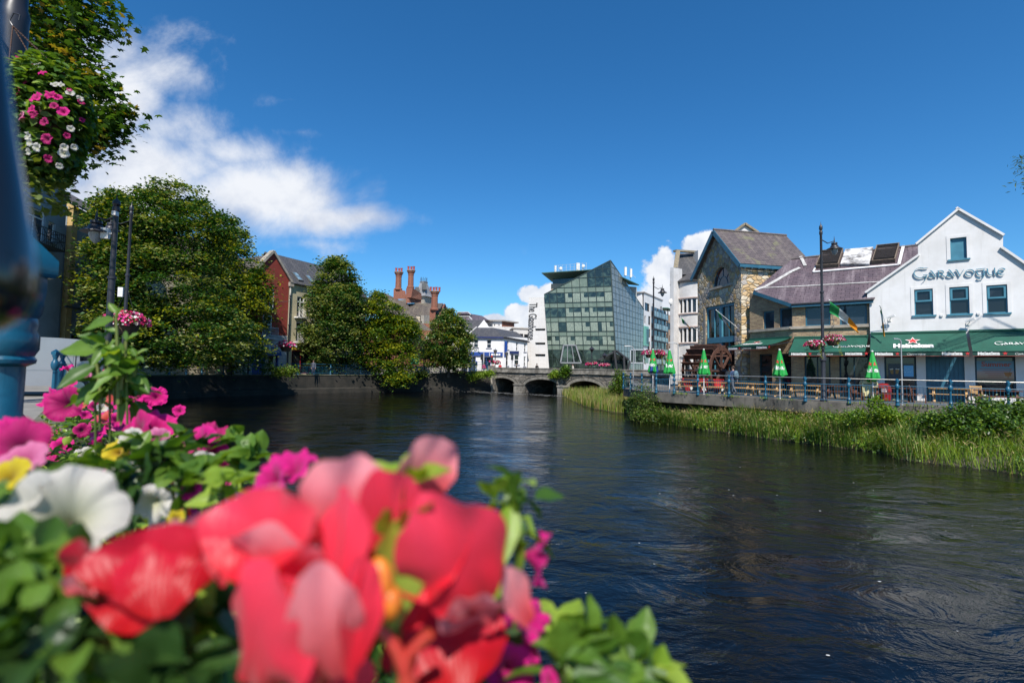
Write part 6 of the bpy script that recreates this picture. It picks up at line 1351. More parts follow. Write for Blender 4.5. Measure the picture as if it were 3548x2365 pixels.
# lamp beside red house
Y5 = 55.; p5 = Vector((at(*z8(478, 1340), Y5).x, Y5, .3)); H5 = at(*z8(488, 545), Y5).z-.3
lamp('street_lamp', 'black street lamp in front of the red gable house', p5, H5, (-1, -.1), lower=False, arm=3.4, s=1.1, group='street lamps')
basket_at(at(*z8(462, 1130), Y5-.3), 'pink flower basket at the corner between red and cream houses', .95, seed=13, n=420, fs=.15, trail=False)
for (x, yt, Y, lab) in ((z6(1469, 1025)[0], z6(1469, 1022)[1], 78., 'small lamp at the corner house shopfront beside the bridge end'), (z6(1580, 1050)[0], z6(1580, 1047)[1], 80., 'small lamp beside the side wall of the corner house')):
    b = Vector((ray(x, 1270)[0]*Y, Y, .5)); H_ = at(x, yt, Y).z-.5; t = thing('street_lamp', lab, 'street lamp', b, 'street lamps'); m = MB(); m.tube([b, b+Vector((0, 0, H_-.6))], .07, 8); m.build('pole', iron, t)
    m = MB(); m.lathe([(.1, -.75), (.32, -.15), (.36, -.1), (.08, .0), (.02, .2)], b+Vector((0, 0, H_-.1)), 6); m.build('lantern', mat('lantern_grey', (.12, .12, .12), .4), t)
basket_at(at(*z6(1445, 1148), 78), 'left red flower basket on the lamp by the blue shopfront', .5, seed=15, n=160, fs=.14, trail=False, chain=False)
basket_at(at(*z6(1490, 1153), 78), 'right red flower basket on the lamp by the blue shopfront', .5, seed=16, n=160, fs=.14, trail=False, chain=False)
for (x, yt, Y, lab) in ((z5(998, 1000)[0], z5(998, 995)[1], 72., 'dark lamp post in front of the glass oriel on the bridge'), (z5(1124, 1060)[0], z5(1124, 1058)[1], 74., 'dark lamp post before the hotel porch on the bridge')):
    b = Vector((ray(x, 1280)[0]*Y, Y, .4)); H_ = at(x, yt, Y).z-.4; t = thing('street_lamp', lab, 'street lamp', b, 'street lamps'); m = MB(); m.tube([b, b+Vector((0, 0, H_))], .06, 8); m.build('pole', iron, t)
    m = MB(); m.lathe([(.1, -.9), (.3, -.5), (.5, -.45), (.3, -.3), (.1, -.1)], b+Vector((0, 0, H_)), 10); m.build('lantern', iron, t)
for i, (x, y) in enumerate(((968, 1172), (1026, 1165), (1105, 1178), (1146, 1180))):
    basket_at(at(*z5(x, y), 72), ('leftmost', 'second from left', 'third from left', 'rightmost')[i]+' of four pink flower baskets along the bridge before the hotel', .4, seed=20+i, n=180, fs=.14, trail=False, chain=False)
# traffic lights
def tlight(x, y0, y1, Y, lab, red_on=False):
    a = at(*z6(x, y0), Y); b = at(*z6(x, y1), Y); t = thing('traffic_light', lab, 'traffic light', (a.x, Y, .4), 'traffic lights at the bridge end')
    m = MB(); m.tube([(a.x, Y+.15, .4), (a.x, Y+.15, b.z)], .06, 8); m.build('pole', mat('pole_grey', (.3, .3, .3), .5), t)
    h = a.z-b.z; m = MB(); m.box((a.x, Y, (a.z+b.z)/2), (.42, .3, h), 0); hd = m.build('housing', iron, t)
    for k in range(3): m = MB(); m.lathe([(.14, 0), (.14, .05)], (0, 0, 0), 12); m.v = [(a.x+v[0], Y-.16-v[2], a.z-h*(.18+.32*k)+v[1]) for v in m.v]; m.build('lens', mat('lens_red', (.5, .01, .01), .4) if (red_on and k == 0) else mat('lens_dark', (.03, .03, .03), .3), hd)
tlight(1340, 1072, 1130, 77, 'traffic light left of the pale pole before the blue shopfront'); tlight(1438, 1088, 1135, 77.5, 'traffic light showing red beside the flower baskets', True); tlight(1640, 1070, 1132, 79, 'traffic light in front of the corner house side wall')
m = MB(); b = at(*z6(1356, 1200), 76.5); m.tube([(b.x, 76.5, .4), (b.x, 76.5, at(*z6(1356, 1058), 76.5).z)], .09, 8); m.build('pale_pole', mat('pole_pale', (.45, .44, .44), .5), label='pale grey pole before the blue shopfront', cat='pole', loc=(b.x, 76.5, .4))
# slim galvanised poles with hooked tops on the terrace
def hook_pole(x, yb, yt, Y, lab, dx=-.35, r=.03):
    b = Vector((ray(x, yb)[0]*Y, Y, 0.)); zt = at(x, yt, Y).z; m = MB(); m.tube([b, b+Vector((0, 0, zt-.12)), b+Vector((dx*.15, 0, zt-.04)), b+Vector((dx*.4, 0, zt)), b+Vector((dx*1.0, 0, zt))], r, 8)
    m.lathe([(.07, 0), (.07, .03), (.05, .05)], b, 10); m.build('hooked_pole', mat('galv_grey', (.42, .43, .44), .45, metal=.4), label=lab, cat='pole', group='hooked steel poles', loc=b)
hook_pole(3127, 1405, 1174, 23.7, 'slim grey hooked pole in front of the screen of the white pub'); hook_pole(2350, 1350, 1188, 34, 'slim grey hooked pole left of the water wheel', -.7, .035); hook_pole(2194, 1345, 1199, 38.5, 'slim grey hooked pole at the far left end of the terrace', -.7, .04)
# ================================================================== umbrellas
ugreen = mat('umbrella_green', (.008, .30, .045), .65, (.006, .24, .035), 6, .4); ublue = mat('umbrella_blue', (.01, .04, .22), .6)
def umb_r(f, th):                        # folded cloth: radius at fraction f from the top
    return (.045+.27*f**.85)*(1+.20*f*math.sin(th*7+f*.8)+.10*f*math.sin(th*4+1.3))
def umbrella(base, lab, rot, H=2.75, zl0=1.22, k=1., hem=None, word='einek'):
    t = thing('parasol', lab, 'parasol', base, 'closed green parasols on the terrace'); b = Vector(base)
    m = MB(); m.tube([b, b+Vector((0, 0, H-.02))], .028, 8); m.build('pole', bwhite, t)
    m = MB(); n, r_ = 56, 22; vs = []; fs = []
    for i in range(r_+1):
        f = i/r_
        for j in range(n):
            th = 2*math.pi*j/n; zz_ = H-.04-(H-zl0)*f-(.10*math.sin(th*3+rot)+.06*math.sin(th*7))*max(0, f-.85)*5; r = 1.12*umb_r(f, th+rot)*(1 if f < .93 else 1-.5*(f-.93)/.07)*k
            vs.append(b+Vector((r*math.cos(th), r*math.sin(th), zz_)))
    for i in range(r_):
        m.m = 1 if (hem and i/r_ > .62) else 0
        for j in range(n): j2 = (j+1) % n; m_f = (i*n+j, (i+1)*n+j, (i+1)*n+j2, i*n+j2); fs.append(m_f)
    m.m = 0; m.idx(vs, fs, True)
    if hem:
        for q in range(len(fs)):
            i, j = divmod(q, n)
            if i/r_ > .68 and (j*7//n) % 2 == 0: m.mi[q] = 1
    cn = m.build('canopy', [ugreen, ublue], t)
    m = MB(); m.lathe([(.055, -.03), (.058, .02), (.03, .045)], b+Vector((0, 0, H)), 12); m.build('cap', bwhite, t)
    face = math.atan2(-b.y, -b.x)        # towards the river side
    def wrap(vs_, f0, sc, arcw, fl=0.):
        out = []
        for v in vs_:
            f = f0-v.y*sc/(H-zl0); th = face+ v.x*sc/ max(.12, umb_r(max(.05, f), 0)*k)*arcw; r = 1.12*umb_r(max(.03, min(f, .97)), th+rot)*k+.006; out.append(b+Vector((r*math.cos(th), r*math.sin(th), H-.04-(H-zl0)*f)))
        return out
    m = MB(); vs_, fs_ = text_polys(word, .36, 'CENTER', None, .014); m.idx(wrap(vs_, .70, 1., .9), fs_); m.build('lettering', awn_lit, cn)
    m = MB(); sp2 = star_pts(.13, 5, .42)
    for ox in (-.13, .11): m.idx(wrap([Vector((ox, 0, 0))]+[Vector((a+ox, c, 0)) for a, c in sp2], .42, 1., .9), [(0, i+1, (i+1) % 10+1) for i in range(10)])
    m.build('star', awn_red, cn)
    return t
umbrella(Vector((*gnd(2703, 1381)[:2], 0)), 'closed green parasol beside the tall lamp, in front of the brick wing', .3)
umbrella(Vector((*gnd(3025.8, 1389)[:2], 0)), 'closed green parasol nearest to the white pub', 1.4, 2.72, 1.15, word='neken')
umbrella(Vector((*gnd(2439, 1366)[:2], 0)), 'closed green parasol in front of the water wheel', 2.2, 2.85, 1.2, word='eken')
umbrella(Vector((*gnd(2320, 1361)[:2], 0)), 'closed green parasol second from the left end, ragged hem', 3.3, 2.85, 1.25, word='inek')
umbrella(Vector((*gnd(2262, 1355)[:2], 0)), 'closed green and blue parasol at the left end of the terrace', 4.1, 2.95, 1.3, hem=True, word='eine')
# ================================================================== picnic tables
pale_wood = mat('pale_wood', (.50, .31, .13), .7, (.38, .22, .09), 5, .5, .002, 40, stretch=(1, 6, 6)); brown_wood = mat('brown_wood', (.13, .05, .028), .65, (.09, .035, .02), 5, .5)
def picnic(m_, lab):
    t = thing('picnic_table', lab, 'picnic table', (0, 0, 0), 'picnic tables on the terrace')
    m = MB()
    for k in range(5): m.box((0, -.32+k*.16, .74), (1.8, .145, .035))
    m.build('tabletop', m_, t)
    for s in (-1, 1):
        m = MB()
        for k in range(2): m.box((0, s*(.66+k*.14), .44), (1.8, .13, .035))
        m.build('bench', m_, t)
    for x in (-.68, .68):
        m = MB(); m.bar((x, -.72, 0), (x, -.16, .72), .04, .11, (1, 0, 0)); m.bar((x, .72, 0), (x, .16, .72), .04, .11, (1, 0, 0)); m.bar((x+.045, -.78, .40), (x+.045, .78, .40), .04, .1); m.bar((x+.045, -.36, .70), (x+.045, .36, .70), .04, .07); m.build('leg_frame', m_, t)
    return t
pt = picnic(pale_wood, ''); bt = picnic(brown_wood, ''); first = {id(pt): True, id(bt): True}
ra = math.atan2(-.72, .7)
for i, (src, px, py, rz, lab) in enumerate(((pt, 2395, 1360, ra+.1, 'pale wooden picnic table left of the parasol by the water wheel'), (pt, 2472, 1363, ra, 'pale picnic table just right of the parasol by the water wheel'), (pt, 2560, 1366, ra, 'pale picnic table beside the walking man'),
        (pt, 2655, 1372, ra+.05, 'pale picnic table left of the parasol before the brick wing'), (pt, 2792, 1378, ra+.05, 'pale picnic table between parasol and tall lamp'), (bt, 2925, 1383, ra-.1, 'brown picnic table just right of the tall lamp'),
        (bt, 3100, 1392, ra, 'brown picnic table before the screen of the white pub'), (pt, 3290, 1392, ra+.15, 'pale picnic table before the blue pub door'), (bt, 3460, 1404, ra, 'brown picnic table at the right edge below the summer poster'))):
    loc = gnd(px, py, 0)
    if first[id(src)]: src.location = loc; src.rotation_euler = (0, 0, rz); src['label'] = lab; first[id(src)] = False
    else: dup(src, loc, rz, lab)
def wchair(px, py, rz, m_, lab):
    t = thing('wooden_chair', lab, 'chair', gnd(px, py), 'wooden chairs'); loc = t.location.copy(); t.location = (0, 0, 0); m = MB()
    for k in range(4): m.box((0, -.18+k*.12, .42), (.5, .1, .025))
    m.build('seat', m_, t); m = MB()
    for k in range(5): m.box((0, .26+.045*k, .5+k*.1), (.5, .025, .085))
    m.build('backrest', m_, t)
    for x in (-.23, .23):
        for y, tz in ((-.2, .42), (.24, .95)): m = MB(); m.bar((x, y, 0), (x, y+(.2 if tz > .5 else 0), tz), .045); m.build('leg', m_, t)
    t.location = loc; t.rotation_euler = (0, 0, rz); return t
wchair(2975, 1388, ra+1.5, brown_wood, 'red-brown slatted chair between the tall lamp and the cream bin'); wchair(3190, 1398, ra+1.7, brown_wood, 'red-brown slatted chair right of the grey hooked pole'); wchair(3395, 1400, ra+.4, pale_wood, 'pale wooden chair near the right edge of the terrace')
# red tub seats with white roundels
tubred = mat('tub_red', (.40, .018, .012), .45, (.30, .012, .01), 3, .5)
def tub(loc, rz, lab):
    t = thing('tub_seat', lab, 'seat', (0, 0, 0), 'red tub seats by the water wheel'); m = MB(); n = 20; vs = []; fs = []
    prof = [(.30, .0), (.36, .15), (.38, .42), (.40, .60), (.40, .95), (.34, 1.0)]
    m.lathe([(.30, 0), (.36, .14), (.38, .42), (.30, .44), (.02, .42)], (0, 0, 0), n)
    sh = []
    for i, (r, z) in enumerate(((.38, .40), (.41, .6), (.42, .8), (.38, .95))):
        for k in range(13): th = R(0+k*15); sh.append((r*math.cos(th), r*math.sin(th), z if k not in (0, 12) or i < 3 else z-.1))
    for i in range(3):
        for k in range(12): fs.append((i*13+k, i*13+k+1, (i+1)*13+k+1, (i+1)*13+k))
    m.idx(sh, fs, True); sh2 = [(x*.86, y*.86, z) for x, y, z in sh]; m.idx(sh2, [f[::-1] for f in fs], True)
    top = [36+k for k in range(3, 3)]
    for k in range(12): m.poly([sh[39+k], sh[39+k+1], sh2[39+k+1], sh2[39+k]])
    m.build('shell', tubred, t)
    m = MB(); m.lathe([(.001, 0), (.15, 0), (.15, .012)], (0, 0, 0), 18); m.v = [(v[0], -.385-v[2], .22+v[1]*.9) for v in m.v]; m.build('roundel', awn_lit, t)
    t.location = loc; t.rotation_euler = (0, 0, rz); return t
for i, (px, py, rz, lab) in enumerate(((2381, 1353, .5, 'leftmost red tub seat'), (2435, 1358, -.1, 'middle red tub seat behind the parasol by the wheel'), (2492, 1361, .15, 'rightmost red tub seat left of the walking man'))):
    if i == 0: tb = tub(gnd(px, py), rz, lab)
    else: dup(tb, gnd(px, py), rz, lab)
# bins
cb = thing('litter_bin', 'cream litter bin with a dark slot beside the pub parasol', 'bin', gnd(3016, 1388)); b = cb.location.copy(); Wc_ = Wall((b.x, b.y), (.95, -.3))
m = MB(); out = [(-.34, .25), (-.38, .95), (-.30, 1.12), (.30, 1.12), (.38, .95), (.34, .25)]; m.wprism(Wc_, out, 0, -.45); m.build('body', mat('cream_plastic', (.55, .50, .27), .5, (.45, .40, .2), 3, .4), cb)
m = MB(); m.wbox(Wc_, -.30, .30, .84, .92, -.02, .012); m.build('slot', dark_in, cb); m = MB(); m.wbox(Wc_, -.05, .05, 0, .3, -.25, -.15); m.wbox(Wc_, -.25, .25, 0, .03, -.35, -.05); m.build('stand', iron, cb)
rb = thing('litter_bin', 'round red litter bin with white lettering behind the cream bin', 'bin', gnd(3061, 1386)); b = rb.location.copy()
m = MB(); m.lathe([(.32, 0), (.36, .1), (.38, .6), (.35, .8), (.22, .93), (.02, .97)], b, 22); m.build('body', tubred, rb)
m = MB(); fc_ = math.atan2(-b.y, -b.x)
for zz_, k0 in ((.62, 5), (.54, 6), (.48, 6)):
    for k in range(k0): t0 = fc_+(k-k0/2)*.16; m.poly([b+Vector((.388*math.cos(t), .388*math.sin(t), z)) for t, z in ((t0, zz_), (t0+.11, zz_), (t0+.11, zz_+.05), (t0, zz_+.05))])
m.build('lettering', awn_lit, rb)
m = MB(); q = gnd(3415, 1400); m.box((q.x, q.y, .22), (.45, .3, .42), .3); m.lathe([(.02, .42), (.12, .45), (.02, .5)], (q.x, q.y, 0), 10); m.build('white_crate', bwhite, label='small white box on the terrace near the right edge', cat='crate', loc=q)
# ================================================================== flags
fg = mat('flag_green', (.01, .28, .07), .7); fw2 = mat('flag_white', (.72, .72, .70), .7); fo_ = mat('flag_orange', (.72, .28, .01), .7)
def flag(p0, p1, drop, lab, W_=1.5, Hh=.75, fold=1., along=None, sd=1):
    """pole from wall p0 to tip p1; cloth hangs from near the tip"""
    p0 = Vector(p0); p1 = Vector(p1); t = thing('flag', lab, 'flag', p0, 'tricolour flags on the pub front'); m = MB(); m.tube([p0, p1], .016, 6); m.ball(p1, .04, 8, 6); m.build('flagpole', bwhite, t)
    d = (p0-p1).normalized(); al = Vector(along).normalized(); m = MB(); nu, nv = 21, 8; vs = []
    for i in range(nu+1):
        for j in range(nv+1):
            u, v = i/nu, j/nv; base = p1+(d*.5+Vector((0, 0, -.5)))*(.06+Hh*v*fold*(1-.4*u)); w = base+al*(W_*u)+Vector((0, 0, -drop*u*u))
            w += Vector((.05, .07, .0))*math.sin(u*9+v*2*sd)*(.3+u)+Vector((0, -.06, .03))*math.sin(v*6+u*3)
            vs.append(w)
    fs = []; 
    for i in range(nu):
        for j in range(nv): fs.append((i*(nv+1)+j, (i+1)*(nv+1)+j, (i+1)*(nv+1)+j+1, i*(nv+1)+j+1)); m.mi.append(min(2, i*3//nu)); m.sm.append(True)
    m.v = [tuple(v) for v in vs]; m.f = fs; m.build('cloth', [fg, fw2, fo_], t); return t
# big flag on the wing, tip far out
s_, zz_ = WB.hit(*z1(285, 1495)); tip = at(*z1(230, 1222), 28.2)
flag(WB.P(s_, 4.5, .1), tip, .25, 'largest green white and orange flag, streaming before the brick wing windows', 2.3, .95, 1., (at(*z1(510, 1440), 28.6)-tip)*1.0)
tip = at(*z1(781, 1282), 28.4); s_, zz_ = WG.hit(*z1(860, 1490))
flag(WG.P(s_, zz_-.3, 0), tip, .9, 'short drooping tricolour flag on the white pub wall beside a camera', .75, .36, 1., (.2, -.05, -1), 2)
tip = at(*z2(882, 1172), 36.5); e_ = at(*z2(1120, 1370), 36.3)
flag(e_, tip, .35, 'slim tricolour flag across the tall blue window of the stone building', 1.5, 1.3, .55, (at(*z2(1010, 1300), 36)-tip))
tip = at(*z2(492, 1248), 41); e_ = at(*z2(685, 1400), 42)
flag(e_, tip, .3, 'small crumpled tricolour flag on the white rounded bay', 1.0, 1.1, .6, (at(*z2(560, 1300), 41)-tip))
# ================================================================== water wheel
ww = thing('water_wheel', 'rusty brown wooden water wheel standing before the tall blue window', 'water wheel', (15.2, 37.4, 0))
cW = at(*z3(1120, 560), 37.2); axd = Vector((.985, -.17, 0)); e1_ = Vector((.17, .985, 0)); 
Rw = 1.8; wmat = mat('rust_timber', (.11, .045, .028), .85, (.04, .02, .014), 4, .5, .01, 20); wid = 2.2
ctr = Vector((15.0, 38.0, 1.15)); axd = Vector((.80, .6, 0)); e1_ = Vector((-.6, .80, 0)); ctr = at(2452, 1284, 37.4)
axd = Vector((.97, .22, 0)).normalized(); e1_ = Vector((-axd.y, axd.x, 0))*1.
axd = Vector((.62, -.78, 0)).normalized(); e1_ = Vector((.78, .62, 0)).normalized()
for side in (-.5, .5):
    m = MB(); n = 32
    for i in range(n):
        t0, t1 = 2*math.pi*i/n, 2*math.pi*(i+1)/n; P = lambda t, r: ctr+axd*(side*wid)+e1_*(r*math.cos(t))+Vector((0, 0, r*math.sin(t)))
        m.hexa([P(t0, Rw), P(t1, Rw), P(t1, Rw-.28), P(t0, Rw-.28)], [p+axd*.08 for p in (P(t0, Rw), P(t1, Rw), P(t1, Rw-.28), P(t0, Rw-.28))])
    m.build('rim', wmat, ww)
    for i in range(4): t = math.pi*i/4; m = MB(); P = lambda r: ctr+axd*(side*wid)+e1_*(r*math.cos(t))+Vector((0, 0, r*math.sin(t))); m.bar(P(-Rw+.1), P(Rw-.1), .12, .14, axd); m.build('spoke', wmat, ww)
for i in range(20):
    t = 2*math.pi*i/20; P = lambda r, a: ctr+axd*(a*wid)+e1_*(r*math.cos(t))+Vector((0, 0, r*math.sin(t))); m = MB(); q = [P(Rw-.3, -.5), P(Rw-.3, .5), P(Rw+.22, .5), P(Rw+.22, -.5)]; nn = (q[1]-q[0]).cross(q[3]-q[0]).normalized()*.05; m.hexa(q, [p+nn for p in q]); m.build('paddle', wmat, ww)
m = MB(); m.tube([ctr-axd*(wid*.7), ctr+axd*(wid*.7)], .14, 10); m.build('axle', iron, ww)
for s in (-.72, .72): m = MB(); c_ = ctr+axd*(wid*s); m.bar((c_.x, c_.y, 0), (c_.x, c_.y, c_.z), .3, .3); m.build('bearing_post', stone_band, ww)
# dark low wall strip behind the wheel
# ================================================================== people
skin = mat('skin', (.42, .24, .17), .6); hairm = mat('hair_brown', (.05, .03, .02), .8); jean = mat('trouser_grey', (.10, .11, .13), .85); denim = mat('jacket_blue', (.03, .06, .13), .85); shoe = mat('shoe_dark', (.03, .03, .03), .6)
def person(lab, loc, rz, joints, cols, scale=1., group=None, hair=True):
    """joints: name -> (parent, (x,y,z), r) ; one continuous skinned surface"""
    names = list(joints); me = bpy.data.meshes.new('body'); V = [joints[n][1] for n in names]; E = [(names.index(joints[n][0]), i) for i, n in enumerate(names) if joints[n][0]]
    me.from_pydata(V, E, []); o = bpy.data.objects.new('tmp', me); COL.objects.link(o)
    sk = o.modifiers.new('s', 'SKIN'); sk.use_smooth_shade = True; ss_ = o.modifiers.new('u', 'SUBSURF'); ss_.levels = 2; ss_.render_levels = 2
    for i, n in enumerate(names): r = joints[n][2]; me.skin_vertices[0].data[i].radius = r if isinstance(r, tuple) else (r, r); me.skin_vertices[0].data[i].use_root = (i == 0)
    dg = bpy.context.evaluated_depsgraph_get(); bm_ = bpy.data.meshes.new_from_object(o.evaluated_get(dg)); bpy.data.objects.remove(o)
    bm_.name = 'person'; b = bpy.data.objects.new('person', bm_); COL.objects.link(b); b.location = loc; b.rotation_euler = (0, 0, rz); b.scale = (scale,)*3
    bm_.materials.clear()
    for m_ in cols: bm_.materials.append(m_)          # skin, top, trousers, shoes
    hd = Vector(joints['head'][1]); hands = [Vector(joints[k][1]) for k in ('hand_l', 'hand_r')]; hip = joints['pelvis'][1][2]; nk = joints['neck'][1][2]
    feet = [Vector(joints[k][1]) for k in ('toe_l', 'toe_r', 'ankle_l', 'ankle_r')]
    for p in bm_.polygons:
        c = p.center; k = 1
        if c.z > nk-.01 or min((c-h).length for h in hands) < .10: k = 0
        elif min((c-f).length for f in feet) < .13: k = 3
        elif c.z < hip+.02 and abs(c.x) < .2 or c.z < hip-.25: k = 2
        p.material_index = k; p.use_smooth = True
    tag(b, lab, 'person', group)
    if hair:
        m = MB(); m.ball(hd+Vector((0, .012, .03)), (.088, .105, .11), 14, 10, .02); m.v = [(x, y, max(z, hd.z+.0 if y < hd.y+.02 else hd.z-.06)) for x, y, z in m.v]; h = m.build('hair', hairm, None); h.parent = b
        m = MB()
        for s in (-1, 1): m.ball(hd+Vector((s*.032, -.088, .01)), (.012, .008, .008), 8, 6)
        e = m.build('eyes', shoe, None); e.parent = b
        m = MB(); m.ball(hd+Vector((0, -.105, -.02)), (.014, .02, .022), 8, 6); m.ball(hd+Vector((0, -.092, -.06)), (.026, .01, .007), 8, 6)
        for s in (-1, 1): m.ball(hd+Vector((s*.085, .01, -.005)), (.012, .022, .032), 8, 6)
        f = m.build('face_features', skin, None); f.parent = b
    return b
def walk_j(st=.26):
    J = {'pelvis': (None, (0, 0, .93), (.155, .115)), 'belly': ('pelvis', (0, 0, 1.10), (.15, .115)), 'chest': ('belly', (0, .0, 1.30), (.18, .12)), 'collar': ('chest', (0, 0, 1.43), (.11, .08)), 'neck': ('collar', (0, -.01, 1.51), .052), 'chin': ('neck', (0, -.025, 1.575), (.062, .072)), 'head': ('chin', (0, -.02, 1.66), (.08, .098)), 'crown': ('head', (0, -.01, 1.735), (.05, .06))}
    for s, n, f in ((-1, 'l', 1), (1, 'r', -1)):
        J['hip_'+n] = ('pelvis', (s*.09, 0, .88), .098); J['knee_'+n] = ('hip_'+n, (s*.1, -.04-f*st*.45, .49), .062); J['calf_'+n] = ('knee_'+n, (s*.1, .02-f*st*.7, .33), .055); J['ankle_'+n] = ('calf_'+n, (s*.1, .06-f*st, .09), .042); J['toe_'+n] = ('ankle_'+n, (s*.11, -.11-f*st, .04), (.042, .03))
        J['shoulder_'+n] = ('collar', (s*.19, .0, 1.39), .062); J['elbow_'+n] = ('shoulder_'+n, (s*.235, .04+f*.07, 1.11), .045); J['wrist_'+n] = ('elbow_'+n, (s*.23, -.04+f*.14, .89), .031); J['hand_'+n] = ('wrist_'+n, (s*.225, -.06+f*.15, .81), (.022, .038)); 
        for q, (dx, dz) in enumerate(((-.025, -.075), (-.008, -.085), (.01, -.08), (.024, -.07))): J['finger%d_%s' % (q, n)] = ('hand_'+n, (s*.225+.0, -.06+f*.15+dx*1.1, .81+dz), .009)
        J['thumb_'+n] = ('hand_'+n, (s*.205, -.105+f*.15, .79), .01)
    return J
pm0 = person('man in a navy jacket and grey trousers walking along the pub terrace', gnd(2541, 1367.5), R(205), walk_j(), [skin, denim, jean, shoe], 1.03)
bp_ = thing('backpack', 'blue-grey backpack on the back of the walking man', 'backpack', pm0.location)
m = MB(); m.ball((0, .21, 1.25), (.16, .13, .26), 18, 14); m.ball((0, .30, 1.14), (.11, .08, .13), 14, 10); k = m.build('pack', mat('pack_blue', (.06, .11, .15), .8, (.12, .2, .24), 14, .6), None); k.parent = bp_
m = MB()
for s in (-1, 1): m.tube([(s*.09, .1, 1.44), (s*.10, -.02, 1.46), (s*.11, -.12, 1.34), (s*.11, -.11, 1.18), (s*.11, .1, 1.08)], .014, 6)
k = m.build('straps', shoe, None); k.parent = bp_; bp_.rotation_euler = (0, 0, R(205)); bp_.scale = (1.03,)*3
col = lambda n, c: mat(n, c, .85)
def still_j(): return walk_j(.03)
person('person in a dark top leaning by the quay railing before the cream house', Vector((at(*z8(770, 1400), 56.5).x, 56.5, .2)), R(20), still_j(), [skin, col('cloth_slate', (.08, .09, .12)), col('cloth_navy', (.03, .04, .08)), shoe])
for i, (x, Y, c, lab) in enumerate(((z9(742, 1320)[0], 74.5, (.5, .02, .03), 'person in a red top walking past the white corner house'), (z9(1060, 1320)[0], 73.5, (.04, .04, .04), 'dark-haired person on the bridge below the corner house side windows'), (z5(457, 1200)[0], 71.5, (.02, .02, .02), 'person in black crossing the bridge before the white tower'),
        (z5(812, 1200)[0], 70.5, (.5, .46, .40), 'person in a pale top on the bridge under the glass oriel'), (z9(430, 1310)[0], 75.5, (.45, .06, .15), 'person in pink at the blue shopfront'), (z9(606, 1310)[0], 76, (.6, .3, .25), 'person in pale orange by the shopfront flower baskets'))):
    person(lab, Vector((ray(x, 1270)[0]*Y, Y, .42)), R(100*i), walk_j(.2), [skin, col('cloth%d' % i, c), jean, shoe])
# ================================================================== van on the far left
def van():
    Yv = 17.; t = thing('van', 'silver van parked behind the near railing, roof and rear side showing', 'van', at(250, 1290, Yv)); 
    L = Vector((.26, .965, 0)); c = at(215, 1240, Yv); z0 = .2; W_ = Wall((c.x, c.y), (-.93, -.36)); zt = at(240, 1170, Yv).z; m = MB()
    out = [(-1.15, z0+.35), (-1.15, zt-.6), (-.95, zt-.18), (-.6, zt-.05), (.15, zt-.01), (.6, zt), (3.6, zt), (3.75, zt-.1), (3.85, z0+.4)]
    m.wprism(W_, out, 0, -1.85); m.build('body', mat('silver_paint', (.33, .33, .35), .32, (.28, .28, .30), 1, .3, metal=.5, coat=.5), t)
    m = MB(); m.wprism(W_, [(-1.1, zt-.75), (-.93, zt-.24), (-.62, zt-.1), (-.45, zt-.1), (-.5, zt-.8)], .0, .006); m.build('side_window', glassd, t)
    m = MB(); m.wprism(W_, [(-.3, z0+.9), (-.33, zt-.28), (-.25, zt-.17), (2.05, zt-.17), (2.1, z0+.9)], 0, .012); m.build('side_panel', mat('silver_paint', (.46, .45, .47), .32), t)
    m = MB(); m.wbox(W_, -.4, -.37, z0+.4, zt-.1, 0, .008); m.wbox(W_, 2.3, 2.33, z0+.4, zt-.08, 0, .008); m.build('door_seam', iron, t)
    m = MB(); m.wbox(W_, 3.3, 3.6, zt-.14, zt-.1, 0, .012); m.build('marker_light', tubred, t)
    for s in (-.5, 2.9):
        m = MB(); p = W_.P(s, z0+.33, .02); n = Vector((W_.n[0], W_.n[1], 0)); m.tube([p-n*.2, p], .33, 20); w = m.build('wheel', shoe, t); m = MB(); m.tube([p, p+n*.01], .2, 16); m.build('rim', steel, w)
van()
